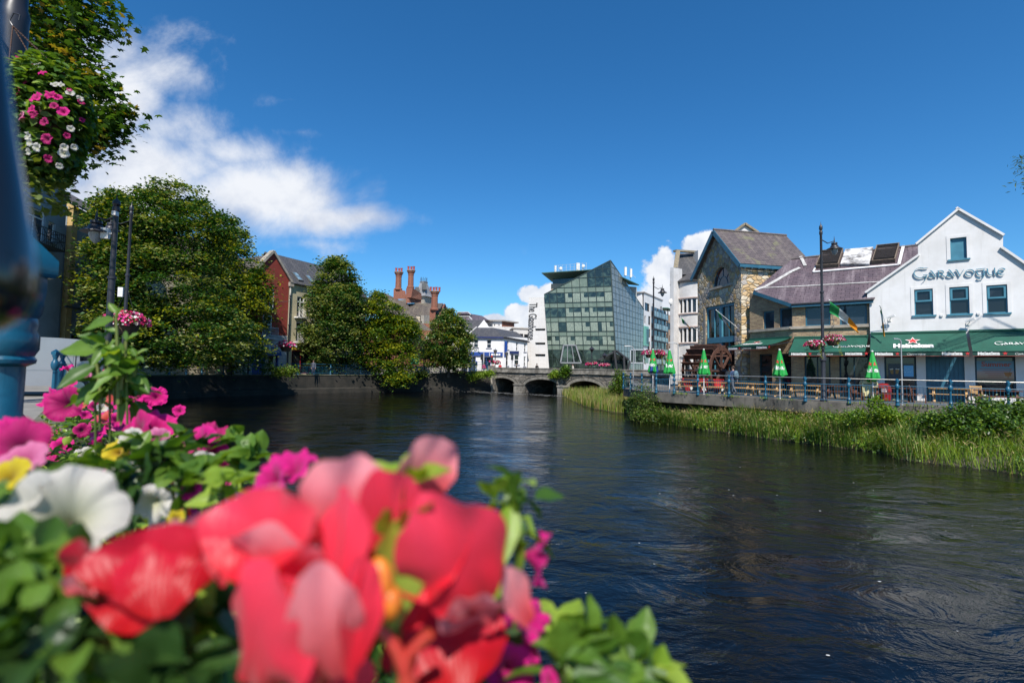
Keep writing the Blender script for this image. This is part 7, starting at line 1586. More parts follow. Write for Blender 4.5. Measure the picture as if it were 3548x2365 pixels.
# ================================================================== trees
bark = mat('bark', (.10, .08, .06), .95, (.05, .042, .035), 5, .6, .03, 14, stretch=(1, 1, .3))
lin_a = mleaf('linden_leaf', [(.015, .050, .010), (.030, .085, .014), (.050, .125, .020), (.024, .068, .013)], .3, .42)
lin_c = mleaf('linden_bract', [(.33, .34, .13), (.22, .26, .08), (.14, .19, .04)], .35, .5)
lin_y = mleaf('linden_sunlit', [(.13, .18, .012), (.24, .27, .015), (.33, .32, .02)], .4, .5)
green_b = mleaf('green_leaf', [(.022, .06, .009), (.05, .115, .014), (.09, .16, .018)], .32, .4)
def tree(name, lab, base, trunk_r, Y, lobes, nc, per, cs, size, mats, prob, seed, yd=None, group=None, limbs=7, shape='quad', flat=.36):
    """lobes in photo pixels + depth offset: (px, py, rx, ry, dY, weight); depth radius follows the width"""
    t = thing(name, lab, 'tree', base, group); b = Vector(base); L = []
    for (px, py, rx, ry, dY, w) in lobes:
        c = at(px, py, Y+dY); L.append((c.x, c.y, c.z, rx*(Y+dY)/FPX, (yd or .9)*rx*(Y+dY)/FPX, ry*(Y+dY)/FPX, w))
    P, idx, cc, d = clump_pts(L, nc, per, cs, seed, flat)
    rg = np.random.default_rng(seed+50); right = (cc[:, 0]-np.mean([l[0] for l in L]))
    cm = rg.choice(len(mats), nc, p=prob); mi = np.where(rg.random(len(P)) < .62, cm[idx], rg.choice(len(mats), len(P), p=prob))
    leaf_mesh('foliage', P, size, mats, t, seed, mi=mi, nrm=None, shape=shape, up=.75)
    top = max(L, key=lambda l: l[2]); H = top[2]-b.z; m = MB(); tp = b+Vector((random.uniform(-.3, .3), 0, H*.55))
    m.tube([b-Vector((0, 0, .2)), b+Vector((0, 0, .35)), b.lerp(tp, .4)+Vector((.1, .05, 0)), tp, b+Vector((0, 0, H*.85))], [trunk_r*1.5, trunk_r, trunk_r*.8, trunk_r*.55, trunk_r*.12], 10)
    m.build('trunk', bark, t); m = MB()
    ix = rg.choice(nc, min(nc, limbs*6), replace=False)
    for k, i in enumerate(ix):
        s = b.lerp(Vector((b.x, b.y, b.z+H*.8)), .3+.55*(k % 7)/7); e = Vector(cc[i]); mid = s.lerp(e, .5)+Vector((0, 0, .12*(e-s).length))
        r0 = trunk_r*(.32 if k < limbs else .12); m.tube([s, mid, e], [r0, r0*.55, r0*.12], 5, False)
    m.build('limbs', bark, t); return t
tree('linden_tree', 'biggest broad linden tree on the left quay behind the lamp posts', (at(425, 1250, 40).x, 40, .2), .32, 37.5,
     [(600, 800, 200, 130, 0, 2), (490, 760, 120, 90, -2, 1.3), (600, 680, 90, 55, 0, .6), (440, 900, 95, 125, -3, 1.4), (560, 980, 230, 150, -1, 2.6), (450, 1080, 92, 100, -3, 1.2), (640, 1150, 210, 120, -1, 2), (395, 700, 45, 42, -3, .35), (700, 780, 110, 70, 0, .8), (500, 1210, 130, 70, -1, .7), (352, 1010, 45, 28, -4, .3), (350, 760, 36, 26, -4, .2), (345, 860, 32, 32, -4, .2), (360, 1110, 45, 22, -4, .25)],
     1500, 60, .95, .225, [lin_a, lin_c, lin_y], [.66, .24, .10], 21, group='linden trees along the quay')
tree('linden_tree', 'yellow-tinged linden tree overlapping the right side of the biggest one', (at(800, 1280, 53).x, 53, .2), .28, 51,
     [(790, 940, 110, 110, 0, 1.5), (850, 1050, 90, 120, 0, 1.4), (760, 1130, 120, 110, 0, 1.3), (820, 1210, 95, 75, -1, .9), (800, 840, 60, 50, 0, .5), (900, 980, 45, 50, 0, .35), (830, 805, 25, 18, 0, .12)],
     640, 54, 1.05, .265, [lin_a, lin_y, lin_c], [.52, .40, .08], 22, group='linden trees along the quay')
tree('linden_tree', 'tall conical linden tree with pale blossom before the cream house', (at(1172, 1280, 61).x, 61, .2), .25, 61,
     [(1165, 960, 62, 75, 0, 1), (1165, 1050, 95, 75, 0, 1.6), (1160, 1130, 105, 70, 0, 1.6), (1150, 1200, 100, 55, 0, 1.1), (1165, 915, 25, 28, 0, .3), (1215, 1010, 35, 30, 0, .4), (1120, 1000, 35, 30, 0, .4), (1235, 1120, 30, 60, 0, .5), (1130, 1255, 60, 28, 0, .3)],
     820, 50, 1.0, .29, [lin_a, lin_c], [.58, .42], 23, group='linden trees along the quay')
tree('linden_tree', 'bright green tree drooping over the river wall, right of the conical one', (at(1335, 1300, 63.5).x, 64.5, .2), .25, 63.5,
     [(1320, 1090, 75, 60, 0, 1.2), (1350, 1160, 90, 70, 0, 1.5), (1290, 1150, 60, 100, 0, 1.1), (1370, 1240, 75, 65, -1, 1.2), (1400, 1130, 50, 40, 0, .5), (1390, 1310, 45, 22, -2.5, .35), (1290, 1235, 60, 50, 0, .6), (1310, 1030, 30, 25, 0, .25), (1245, 1250, 40, 30, 0, .3)],
     760, 48, .95, .28, [green_b, lin_y], [.66, .34], 24, group='linden trees along the quay')
tree('linden_tree', 'round linden tree left of the white corner house', (at(1553, 1290, 68).x, 68.5, .2), .22, 68,
     [(1555, 1130, 55, 50, 0, 1), (1550, 1200, 80, 60, 0, 1.5), (1590, 1190, 45, 60, 0, .6), (1555, 1090, 25, 22, 0, .3), (1510, 1230, 45, 40, 0, .6), (1590, 1255, 40, 35, 0, .5), (1615, 1165, 25, 15, 0, .15)],
     520, 48, 1.0, .29, [lin_a, lin_c, lin_y], [.60, .30, .10], 25, group='linden trees along the quay')
tree('young_tree', 'thin young tree between two quay trees before the brick house', (at(1462, 1290, 70).x, 71, .2), .1, 70,
     [(1455, 1190, 32, 60, 0, 1), (1440, 1150, 20, 30, 0, .4), (1480, 1240, 25, 25, 0, .3)], 90, 24, .9, .22, [green_b], [1.], 26, limbs=4)
# maple overhead at the left
mp_a = mleaf('maple_leaf', [(.035, .085, .012), (.06, .13, .018), (.03, .07, .012)], .35, .4); mp_y = mleaf('maple_yellow', [(.22, .22, .02), (.30, .20, .03), (.15, .18, .02)], .4, .45)
tree('maple_tree', 'maple tree hanging in from the top left above the flower basket', (-15, 11.5, .2), .22, 10.5,
     [(150, 40, 130, 70, 0, 1.4), (290, 55, 80, 40, 0, .8), (130, 140, 110, 60, 0, 1), (230, 130, 60, 35, 0, .5), (270, 185, 50, 30, 0, .4), (160, 230, 70, 70, 0, .8), (275, 275, 60, 38, 0, .7), (350, 295, 38, 32, 0, .6), (250, 360, 60, 40, 0, .5), (150, 320, 90, 80, 0, .8), (290, 490, 50, 32, 0, .8), (350, 455, 36, 24, 0, .7), (400, 405, 30, 20, 0, .6), (435, 375, 14, 8, 0, .15), (215, 540, 45, 35, 0, .4), (150, 590, 60, 40, 0, .5), (90, 500, 80, 100, 0, .8), (380, 20, 25, 15, 0, .12), (390, 90, 14, 8, 0, .04),
      (-150, 50, 200, 200, 1, 2), (-200, 350, 200, 200, 1, 2), (-100, -150, 250, 120, 0, 1.6), (150, -90, 200, 60, 0, 1)],
     600, 17, .36, .15, [mp_a, mp_y], [.86, .14], 27, shape='maple', limbs=8, flat=.7)
wil = mleaf('willow_leaf', [(.06, .11, .04), (.10, .17, .07), (.05, .10, .05)], .3)
def willow():
    Y = 19.5; t = thing('willow_tree', 'narrow-leaved branch tips entering at the right edge, high against the sky', 'tree', (29, 20.5, 0)); m = MB(); P = []; rg = np.random.default_rng(4)
    root = Vector((29, 20.5, 0)); m.tube([root, root+Vector((0, 0, 5)), root+Vector((-2, 0, 9))], [.25, .2, .1], 8)
    for (px, py) in ((3508, 575), (3520, 560), (3530, 550), (3515, 600), (3535, 610), (3545, 580), (3512, 645), (3540, 650), (3530, 590), (3550, 630), (3560, 560), (3580, 600), (3600, 640), (3640, 560), (3700, 620), (3745, 500)):
        e = at(px, py, Y); s = Vector((25.5, 20, e.z+1.2)); mid = s.lerp(e, .6)+Vector((0, 0, .5)); m.tube([root+Vector((-1.5, 0, 8)), s, mid, e], [.04, .02, .012, .003], 4, False)
        for k in range(34): f = rg.uniform(.55, 1.02); q = (s.lerp(mid, f*2) if f < .5 else mid.lerp(e, f*2-1)); P.append((q.x+rg.normal(0, .09), q.y+rg.normal(0, .12), q.z+rg.normal(0, .12)))
    m.build('branches', bark, t); leaf_mesh('foliage', np.array(P), .17, wil, t, 5, aspect=.22, up=0)
willow()
# ================================================================== bank vegetation
def blades(name, P, h, mats, seed, wdt=.02, lean=.35, mi=None, parent=None, **tags):
    rg = np.random.default_rng(seed); n = len(P); a = rg.uniform(0, 2*np.pi, n); d = np.stack([np.cos(a), np.sin(a), np.zeros(n)], 1); w = np.stack([-np.sin(a), np.cos(a), np.zeros(n)], 1)*wdt*rg.uniform(.6, 1.3, (n, 1))
    H = (h*rg.uniform(.55, 1.2, n))[:, None]; ln = rg.uniform(.1, 1., (n, 1))*lean*H; up = np.array([0, 0, 1.])
    off = np.array(origin(parent)) if parent else np.zeros(3)
    V = np.stack([P-w-off, P+w-off, P+up*H*.55+d*ln*.3+w*.8-off, P+up*H*.55+d*ln*.3-w*.8-off, P+up*H*.97+d*ln-off], 1); me = bpy.data.meshes.new(name)
    k = 5; base = (np.arange(n)*k)[:, None]; F = np.concatenate([base+np.array([[0, 1, 2]]), base+np.array([[0, 2, 3]]), base+np.array([[3, 2, 4]])], 1).reshape(-1, 3)
    me.vertices.add(n*k); me.vertices.foreach_set('co', V.ravel()); me.loops.add(F.size); me.loops.foreach_set('vertex_index', F.ravel().astype(np.int32)); me.polygons.add(len(F)); me.polygons.foreach_set('loop_start', np.arange(0, F.size, 3, dtype=np.int32))
    for m in mats: me.materials.append(m)
    q = mi if mi is not None else rg.integers(0, len(mats), n); me.polygons.foreach_set('material_index', np.repeat(q, 3).astype(np.int32)); me.update(calc_edges=True); me.validate()
    o = bpy.data.objects.new(name, me); COL.objects.link(o)
    if parent: o.parent = parent
    return tag(o, **tags)
gr1 = mleaf('grass_green', [(.035, .09, .012), (.075, .16, .02), (.17, .25, .03), (.05, .11, .018)], .35); gr2 = mleaf('grass_dry', [(.34, .28, .10), (.28, .20, .09), (.42, .35, .16)], .3); gr3 = mleaf('grass_lime', [(.16, .26, .02), (.24, .32, .035)], .4)
weed = mleaf('weed_leaf', [(.045, .11, .012), (.09, .18, .018), (.15, .25, .02)], .35, .4); weed_d = mleaf('bramble_leaf', [(.02, .055, .01), (.04, .09, .014), (.07, .13, .015)], .25, .4)
edge = [gnd(*p, -1.9) for p in ((2290, 1466), (2400, 1484), (2500, 1497), (2640, 1518), (2780, 1534), (2900, 1550), (3050, 1568), (3119, 1594), (3300, 1616), (3430, 1632), (3548, 1650))]+[Vector((21.5, 14.5, -1.9)), Vector((26, 10.5, -1.9)), Vector((34, 2, -1.9))]
FRV = [Vector((x, y, 0)) for x, y in FR[3:]]
def polyat(P, t):
    L = [0.]; 
    for a, b2 in zip(P, P[1:]): L.append(L[-1]+(b2-a).length)
    s = t*L[-1]
    for i in range(len(P)-1):
        if s <= L[i+1] or i == len(P)-2: f = (s-L[i])/max(1e-6, L[i+1]-L[i]); return P[i].lerp(P[i+1], min(f, 1))
FRV2 = [gnd(2300, 1361)]+FRV[2:-1]+[Vector((31, 14.5, 0)), Vector((40, 6, 0))]
def bank(t, v):
    a = polyat(edge, t); b2 = polyat(FRV2, t); p = a.lerp(b2, v); zt = -1.75+min(1, t*7)*.5+min(1, t*1.9)*.65; p.z = -1.92+(zt+1.92)*max(v, 0)**.8; return p
mb = MB(); NT, NV = 60, 8; vs = [bank(i/NT, -.05 if j == 0 else j/NV*1.12)-Vector((0, 0, .25 if j == 0 else 0)) for i in range(NT+1) for j in range(NV+1)]
mb.idx(vs, [(i*(NV+1)+j, (i+1)*(NV+1)+j, (i+1)*(NV+1)+j+1, i*(NV+1)+j+1) for i in range(NT) for j in range(NV)], True); mb.build('riverbank', mat('bank_soil', (.07, .06, .035), .95, (.04, .05, .02), 2, .5, .04, 6), kind='structure')
rg = np.random.default_rng(9)
def sample_bank(n, tlo=0., thi=.97, vlo=0., vhi=1., mul=1.):
    t = rg.uniform(tlo, thi, n); v = rg.uniform(vlo, vhi, n); return np.array([tuple(bank(a, c)) for a, c in zip(t, v)]), t, v
P, t, v = sample_bank(30000); ncl = np.sin(P[:, 0]*2.1+1.3*np.sin(P[:, 1]*1.7))+np.sin(P[:, 0]*.9-P[:, 1]*1.3)
h = .56+.24*(ncl > .2)+.15*(v < .4)-.12*(t > .5)*(t < .62)
mi = np.where(rg.random(len(P)) < .16, 1, np.where((ncl < -.5)+((t > .36)*(t < .5)*(v < .6)) > 0, 2, 0)); mi = np.where((rg.random(len(P)) < .3), 0, mi); kk = (ncl > -1.25)+(rg.random(len(P)) < .3) > 0; P, h, mi, v, t = P[kk], h[kk]*(1+.25*np.sin(P[kk, 0]*5.1+P[kk, 1]*3.7)), mi[kk], v[kk], t[kk]
blades('reeds', P, h*.92, [gr1, gr2, gr3], 31, .013, .95, mi, label='tall green and straw-coloured grasses along the bank under the pub terrace', cat='grass', kind='stuff')
P, t, v = sample_bank(2600, .02, .97, 0, .95); P[:, 2] += .5+rg.uniform(-.05, .25, len(P)); leaf_mesh('seed_heads', P, .17, gr2, None, 32, aspect=.18, up=0, label='pale feathery grass seed heads nodding over the right bank', cat='grass', kind='stuff')
P, t, v = sample_bank(30000, .03, .97, -.04, 1); P = np.array(P); k = (np.sin(P[:, 0]*1.3+P[:, 1]*.8)+.8*np.sin(P[:, 1]*2.3-P[:, 0]*.7)+rg.normal(0, .45, len(P))) > -.1; P = P[k]; hh = rg.uniform(0, 1, len(P)); P[:, 2] += .04+hh*.36; P[:, :2] += rg.normal(0, .1, (len(P), 2))
leaf_mesh('broadleaf_weeds', P, .105, [weed, gr3, weed_d], None, 33, mi=rg.choice(3, len(P), p=[.56, .14, .30]), label='broad-leaved weeds and nettles crowding the water edge of the right bank', cat='weeds', kind='stuff')
def bush(name, lab, lobes, Y, base, n, per, cs, size, mats, prob, seed, aspect=.62, cat='shrub', **k):
    t = thing(name, lab, cat, base); L = []
    for (px, py, rx, ry, dY, w) in lobes: c = at(px, py, Y+dY); L.append((c.x, c.y, c.z, rx*(Y+dY)/FPX, .9*rx*(Y+dY)/FPX, ry*(Y+dY)/FPX, w))
    P, idx, cc, d = clump_pts(L, n, per, cs, seed, .8, shell=.5); r_ = np.random.default_rng(seed)
    leaf_mesh('foliage', P, size, mats, t, seed, aspect=aspect, mi=r_.choice(len(mats), len(P), p=prob)); m = MB(); b = Vector(base)
    for i in r_.choice(n, min(n, 16), replace=False): m.tube([b, b.lerp(Vector(cc[i]), .5)+Vector((0, 0, .1)), cc[i]], [.03, .02, .006], 5, False)
    m.build('stems', bark, t); return t
olive = mleaf('shrub_olive', [(.07, .10, .02), (.11, .14, .03), (.16, .17, .04)], .3)
bush('willow_shrub', 'olive-green shrub leaning over the water at the left corner of the terrace', [(2235, 1400, 50, 40, 0, 1), (2260, 1435, 62, 30, 0, 1), (2290, 1450, 50, 25, -.5, .7), (2225, 1440, 40, 28, -.5, .6), (2215, 1365, 22, 25, 0, .3), (2235, 1345, 14, 14, 0, .12)], 32.6, at(2250, 1462, 32.8), 260, 26, .5, .13, [olive, weed_d, weed], [.5, .25, .25], 41, .35)
bush('bramble_bush', 'bright leafy bramble climbing the terrace edge near the pub parasol', [(3045, 1425, 48, 20, 0, .8), (2930, 1440, 45, 14, 0, .4), (3120, 1445, 50, 16, 0, .5), (2860, 1436, 30, 12, 0, .25), (3030, 1395, 18, 18, 0, .25), (3085, 1428, 40, 20, 0, .5), (2990, 1432, 40, 20, 0, .5), (3026, 1372, 7, 14, 0, .08)], 22.6, gnd(3040, 1450, -.9), 130, 26, .3, .11, [weed, gr3, weed_d], [.55, .3, .15], 42)
bush('bramble_bush', 'dark dense bramble mound spilling over the terrace edge at the right', [(3270, 1448, 60, 26, 0, .8), (3225, 1462, 60, 16, .3, .5), (3330, 1425, 45, 24, 0, .6), (3390, 1440, 60, 34, -.4, 1.1), (3500, 1480, 80, 30, -.8, .8), (3470, 1430, 60, 40, 0, 1.2), (3350, 1478, 70, 16, -.6, .5), (3540, 1430, 50, 50, 0, 1), (3240, 1455, 40, 22, 0, .5), (3420, 1400, 30, 16, 0, .3), (3600, 1430, 60, 60, 0, 1)], 20.4, gnd(3400, 1480, -.9), 330, 34, .33, .11, [weed_d, weed, gr3], [.72, .22, .06], 43)
# reed island before the bridge
isl = [gnd(*p, -1.9) for p in ((1935, 1360), (1962, 1378), (2010, 1402), (2060, 1416), (2130, 1428), (2190, 1431), (2230, 1420), (2240, 1385), (2180, 1366), (2060, 1356))]
mb = MB(); c = sum(isl, Vector())/len(isl); mb.idx([c+Vector((0, 0, .35))]+[p for p in isl], [(0, i+1, (i+1) % len(isl)+1) for i in range(len(isl))]); mb.build('island', mat('bank_soil', (.07, .06, .035), .95), kind='structure')
A = np.array([tuple(p) for p in isl]); n = 13000; i0 = rg.integers(0, len(isl), n); u1 = rg.random(n)**.5; u2 = rg.random(n); P = np.array(c)*(1-u1[:, None])+u1[:, None]*(A[i0]*(1-u2[:, None])+A[(i0+1) % len(isl)]*u2[:, None]); P[:, 2] = -1.88+.25*(1-u1)
blades('reeds', P, np.full(n, 1.25)*(1-.25*u1), [gr1, gr2, gr3], 35, .02, .35, rg.choice(3, n, p=[.38, .40, .22]), label='straw-coloured reeds on the low island before the bridge', cat='reeds', kind='stuff')
bush('shrub', 'green shrub growing from the bridge parapet above the second arch', [(z5(735, 1245)[0], z5(735, 1245)[1], 19, 16, 0, 1), (z5(740, 1215)[0], z5(740, 1215)[1], 10, 8, 0, .3)], 64.6, at(z5(740, 1290)[0], z5(740, 1290)[1], 65), 60, 22, .5, .22, [green_b, weed], [.5, .5], 44)
bush('shrub', 'yellow-green shrub on the bridge face, left of the taller shrub', [(z5(635, 1270)[0], z5(635, 1270)[1], 14, 11, 0, 1)], 65.4, at(z5(640, 1290)[0], z5(640, 1290)[1], 66), 40, 20, .4, .2, [gr3, weed], [.7, .3], 45)
bush('shrub', 'tall weedy shrub between the bridge end and the terrace railing', [(z5(1285, 1330)[0], z5(1285, 1330)[1], 16, 32, 0, 1), (z5(1250, 1400)[0], z5(1250, 1400)[1], 22, 16, 0, .7)], 46, gnd(2150, 1385, -1.8), 120, 24, .5, .16, [weed, olive, weed_d], [.4, .4, .2], 46)
bush('ivy', 'yellow-green ivy strip along the ramp wall up to the bridge', [(z6(x, y)[0], z6(x, y)[1], 16, 6, 0, 1) for x, y in ((1245, 1292), (1290, 1284), (1335, 1275), (1380, 1266), (1420, 1258))], 69.3, at(z6(1330, 1280)[0], z6(1330, 1280)[1], 70), 120, 18, .45, .2, [gr3, weed], [.75, .25], 47, cat='ivy')
bush('shrub', 'mixed planting on the quay wall before the blue arched entrance', [(z8(440, 1420)[0], z8(440, 1420)[1], 26, 12, 0, 1), (z8(360, 1435)[0], z8(360, 1435)[1], 16, 8, 0, .5), (z8(520, 1400)[0], z8(520, 1400)[1], 22, 14, 0, .8), (z8(255, 1385)[0], z8(255, 1385)[1], 18, 12, 0, .7)], 52.5, at(z8(440, 1450)[0], z8(440, 1450)[1], 53), 90, 24, .5, .18, [weed, olive, gr3], [.4, .4, .2], 48)
bush('shrub', 'shrub against the garden wall between the quay trees', [(z6(735, 1265)[0], z6(735, 1265)[1], 20, 10, 0, 1)], 67, at(z6(735, 1290)[0], z6(735, 1290)[1], 67), 50, 20, .5, .2, [olive, weed], [.6, .4], 49)
P = []; rg2 = np.random.default_rng(12)
for a, b2 in zip(FRV[:9], FRV[1:10]):
    for k in range(90): q = a.lerp(b2, rg2.random()); P.append((q.x-.05+rg2.normal(0, .06), q.y-.05+rg2.normal(0, .06), .0))
P = np.array(P); P = P[np.sin(P[:, 0]*3.1)+np.sin(P[:, 1]*5.3) > .2]; blades('edge_weeds', P, np.full(len(P), .16), [gr1, gr3], 36, .012, .6, label='small weeds sprouting along the foot of the terrace railing', cat='weeds', kind='stuff')
# ================================================================== near railing and lamp column
D = Vector((-.665, .747, 0)); Nn = Vector((.747, .665, 0)); E0 = Vector((.10, .36, 0))
rp0 = at(12, 1245, 1.40); rp0.z = .3
nr_ = thing('railing', 'near blue railing with pyramid-capped posts running away beside the flower boxes', 'railing', rp0)
hp = at(100, 885, 1.40).z-.3
def near_post(base):
    x, y, z = base; m = MB(); T_ = hp
    m.lathe([(0.072, 0), (0.072, T_-0.520), (0.076, T_-0.504), (0.058, T_-0.490), (0.058, T_-0.470), (0.048, T_-0.456), (0.048, T_-0.320), (0.068, T_-0.310), (0.070, T_-0.300), (0.064, T_-0.290), (0.074, T_-0.270), (0.074, T_-0.230), (0.068, T_-0.216), (0.072, T_-0.200), (0.066, T_-0.180), (0.074, T_-0.166), (0.080, T_-0.140)], (x, y, z), 20)
    m.lathe([(0.080, T_-0.144), (0.086, T_-0.100), (0.086, T_-.036)], (x, y, z), 8, False, .39)
    m.lathe([(0.100, T_-0.060), (0.108, T_-0.048), (0.108, T_-0.008), (0.004, T_+.104)], (x, y, z), 4, False, .42)
    return m
near_blue = mat('post_blue', (.006, .082, .14), .34, (.004, .055, .10), 9, .5, .0012, 60, coat=.3, streak=(.09, .06, .04, .35))
pl = [rp0]+[Vector((ray(px, 1240)[0]*Y, Y, .3)) for px, Y in ((192, 14), (217, 16), (237, 17.6), (264, 19.6), (293, 22.6), (318, 25.6), (342, 29), (366, 32), (400, 36), (430, 39.5), (470, 43.5))]
near_post(pl[0]).build('post', near_blue, nr_)
for p in pl[1:]: m = MB(); post_mb(m, p, hp, 1.); m.build('post', rail_blue, nr_)
m = MB(); m.tube([p+Vector((0, 0, hp-.14)) for p in pl[1:]], .022, 8); m.build('handrail', rail_blue, nr_)
m = MB(); [m.tube([p+Vector((0, 0, z)) for p in pl[1:]], .018, 6) for z in (hp-.42, .12)]; m.build('lower_rails', rail_blue, nr_)
m = MB()
for a_, b_2 in zip(pl[1:], pl[2:]):
    for i in range(1, int((b_2-a_).length/.13)): q = a_.lerp(b_2, i*.13/(b_2-a_).length); m.tube([q+Vector((0, 0, .12)), q+Vector((0, 0, hp-.42))], .009, 4, False)
m.build('balusters', rail_blue, nr_)
gl_ = mat('black_gloss', (.008, .008, .009), .06, (.03, .03, .03), 2, .3, coat=.6)
c = at(-165, 600, .20); zz_ = lambda y: at(60, y, .20).z; k_ = .20/FPX
m = MB(); m.lathe([(60*k_, zz_(-600)), (74*k_, zz_(-200)), (98*k_, zz_(60)), (150*k_, zz_(420)), (192*k_, zz_(640)), (238*k_, zz_(900)), (240*k_, zz_(1000)), (215*k_, zz_(1080)), (150*k_, zz_(1140)), (20*k_, zz_(1165))], (c.x, c.y, 0), 40); m.build('lantern_bell', gl_, label='glossy black flared metal shape at the left edge, badly out of focus', cat='lantern', loc=(c.x, c.y, EYE))
lp = at(46, 100, 2.75); lp.z = .2
t = thing('street_lamp', 'dark lamp column behind the hanging petunia basket, top left corner', 'street lamp', lp); m = MB(); m.lathe([(.11, 0), (.11, .9), (.075, 1.), (.066, 3.2), (.07, 3.25), (.055, 3.3), (.05, 5.8)], lp, 16); m.build('pole', iron, t)
m = MB(); m.lathe([(.1, 5.8), (.2, 5.9), (.22, 6.1), (.05, 6.4)], lp, 12); m.build('lamp_head', iron, t)
m = MB(); m.tube([lp+Vector((0, 0, 3.0)), lp+Vector((.12, -.25, 3.06)), lp+Vector((.15, -.45, 3.02))], .012, 6); m.build('bracket', iron, t)
# ================================================================== petals and leaves
def pmat(name, c1, c2, vein, trans=.42, rough=.5, vf=.3):
    if name in _M: return _M[name]
    m = bpy.data.materials.new(name); m.use_nodes = True; nt = m.node_tree; g = NG(nt); b = bsdf(m); setp(b, Roughness=rough); b.inputs['Specular IOR Level'].default_value = .3; b.inputs['Sheen Weight'].default_value = .15
    uv = nd(nt, 'ShaderNodeTexCoord'); sp = nd(nt, 'ShaderNodeSeparateXYZ'); g.l(uv.outputs['UV'], sp.inputs[0])   # uv: x angle, y radius
    wv = g.m('ABSOLUTE', g.m('SINE', g.m('ADD', g.m('MULTIPLY', sp.outputs[0], 30.), g.m('MULTIPLY', g.noise(uv.outputs['UV'], 6, 3), 3.))))
    vn = g.m('MULTIPLY', g.ss(wv, .0, .35, 1., 0.), vf); c = g.mix(g.ss(sp.outputs[1], .0, 1.), c2, c1); c = g.mix(vn, c, vein); n = g.noise(uv.outputs['Object'], 90, 4); c = g.mix(.22, c, g.mix(n, (.2, .2, .2), (.9, .9, .9)), 'OVERLAY')
    g.l(c, b.inputs['Base Color']); bp = nd(nt, 'ShaderNodeBump', inp={'Strength': vf*1.6, 'Distance': .0010}); g.l(g.m('ADD', wv, n), bp.inputs['Height']); g.l(bp.outputs[0], b.inputs['Normal'])
    tr = nd(nt, 'ShaderNodeBsdfTranslucent'); g.l(c, tr.inputs[0]); ms = nd(nt, 'ShaderNodeMixShader'); ms.inputs[0].default_value = trans; g.l(b.outputs[0], ms.inputs[1]); g.l(tr.outputs[0], ms.inputs[2]); g.l(ms.outputs[0], nt.nodes['Material Output'].inputs[0])
    _M[name] = m; return m
MAG = pmat('petunia_magenta', (.80, .008, .26), (.45, .004, .12), (.45, .0, .16)); PUR = pmat('petunia_crimson', (.55, .006, .16), (.20, .002, .06), (.28, .0, .08)); WHI = pmat('petunia_white', (.74, .69, .63), (.60, .60, .36), (.52, .46, .42), .45); PNK = pmat('petunia_pink', (.78, .22, .42), (.55, .06, .2), (.6, .1, .25)); YEL = pmat('pansy_yellow', (.72, .56, .02), (.5, .3, .01), (.5, .35, .01)); SAL = pmat('begonia_salmon', (.74, .15, .12), (.70, .06, .03), (.62, .08, .06), .45)
BEG = pmat('begonia_red', (.90, .055, .115), (.80, .012, .03), (.80, .03, .06), .45, .4, vf=.12); BED = pmat('begonia_crimson_shade', (.58, .008, .035), (.5, .004, .006), (.42, .006, .015), .4, .4, vf=.12); BEP = pmat('begonia_pink', (.95, .36, .40), (.86, .06, .08), (.86, .18, .22), .45, .4, vf=.1)  # BED: deeper copy of BEG, the left bloom's shade put into its colour
def flower_mesh(seed, R_=1., deep=.75, lobes=5, ruf=.1, closed=0.):
    r_ = random.Random(seed); n, k = 60, 11; ph = [r_.uniform(0, 6.28) for _ in range(6)]; V = []; F = []; UV = []
    for j in range(k+1):
        f = j/k
        for i in range(n):
            th = 2*math.pi*i/n; lob = 1-.14*f**3*(1-abs(math.sin(lobes/2*th)))**2
            rr = (.06+.94*(f**1.45))*lob*(1-closed*f*.4); z = -deep*(1-f)**1.35+.12*math.sin(f*math.pi*.5)
            z += ruf*f**3*(math.sin(lobes*th+ph[0])+.6*math.sin(9*th+ph[1])+.4*math.sin(15*th+ph[2])); z -= .22*f**4*(1+.5*math.sin(2*th+ph[3]))
            V.append((R_*rr*math.cos(th), R_*rr*math.sin(th), R_*z)); UV.append((i/n*5, f))
    for j in range(k):
        for i in range(n): i2 = (i+1) % n; F.append((j*n+i, j*n+i2, (j+1)*n+i2, (j+1)*n+i))
    me = bpy.data.meshes.new('flower'); me.from_pydata(V, [], F); l = me.uv_layers.new(name='UVMap')
    for p in me.polygons:
        p.use_smooth = True
        us = [UV[v][0] for v in p.vertices]; w = max(us)-min(us) > 2
        for li, v in zip(p.loop_indices, p.vertices): u = UV[v][0]; l.data[li].uv = (u+5 if w and u < 2 else u, UV[v][1])
    return me
FM = [flower_mesh(i, ruf=.07+.05*(i % 3), closed=(0, .1, .25)[i % 3]) for i in range(6)]; FC = {}
def flower(parent, pos, size, direc, m_, k=0, name='flower', spin=0.):
    key = (k % 6, m_.name)
    if key not in FC: me = FM[k % 6].copy(); me.materials.append(m_); FC[key] = me
    o = bpy.data.objects.new(name, FC[key]); COL.objects.link(o); o.parent = parent; q = Vector(direc).to_track_quat('Z', 'Y'); o.rotation_mode = 'QUATERNION'
    from mathutils import Quaternion
    o.rotation_quaternion = q @ Quaternion((0, 0, 1), spin); o.location = Vector(pos)-origin(parent); o.scale = (size,)*3; return o
LM = {}
def leafm(name, c, c2=None, trans=.38, rough=.42):
    if name in _M: return _M[name]
    m = mleaf(name, c, trans, rough, tcol=(1.5, 1.45, .4), gloss=.45, vein=True); return m
NL = leafm('near_leaf', [(.045, .11, .014), (.09, .18, .02), (.15, .25, .03)]); NLD = leafm('near_leaf_dark', [(.018, .05, .010), (.035, .08, .014)], trans=.25); NLY = leafm('near_leaf_lime', [(.20, .32, .03), (.28, .38, .05)])
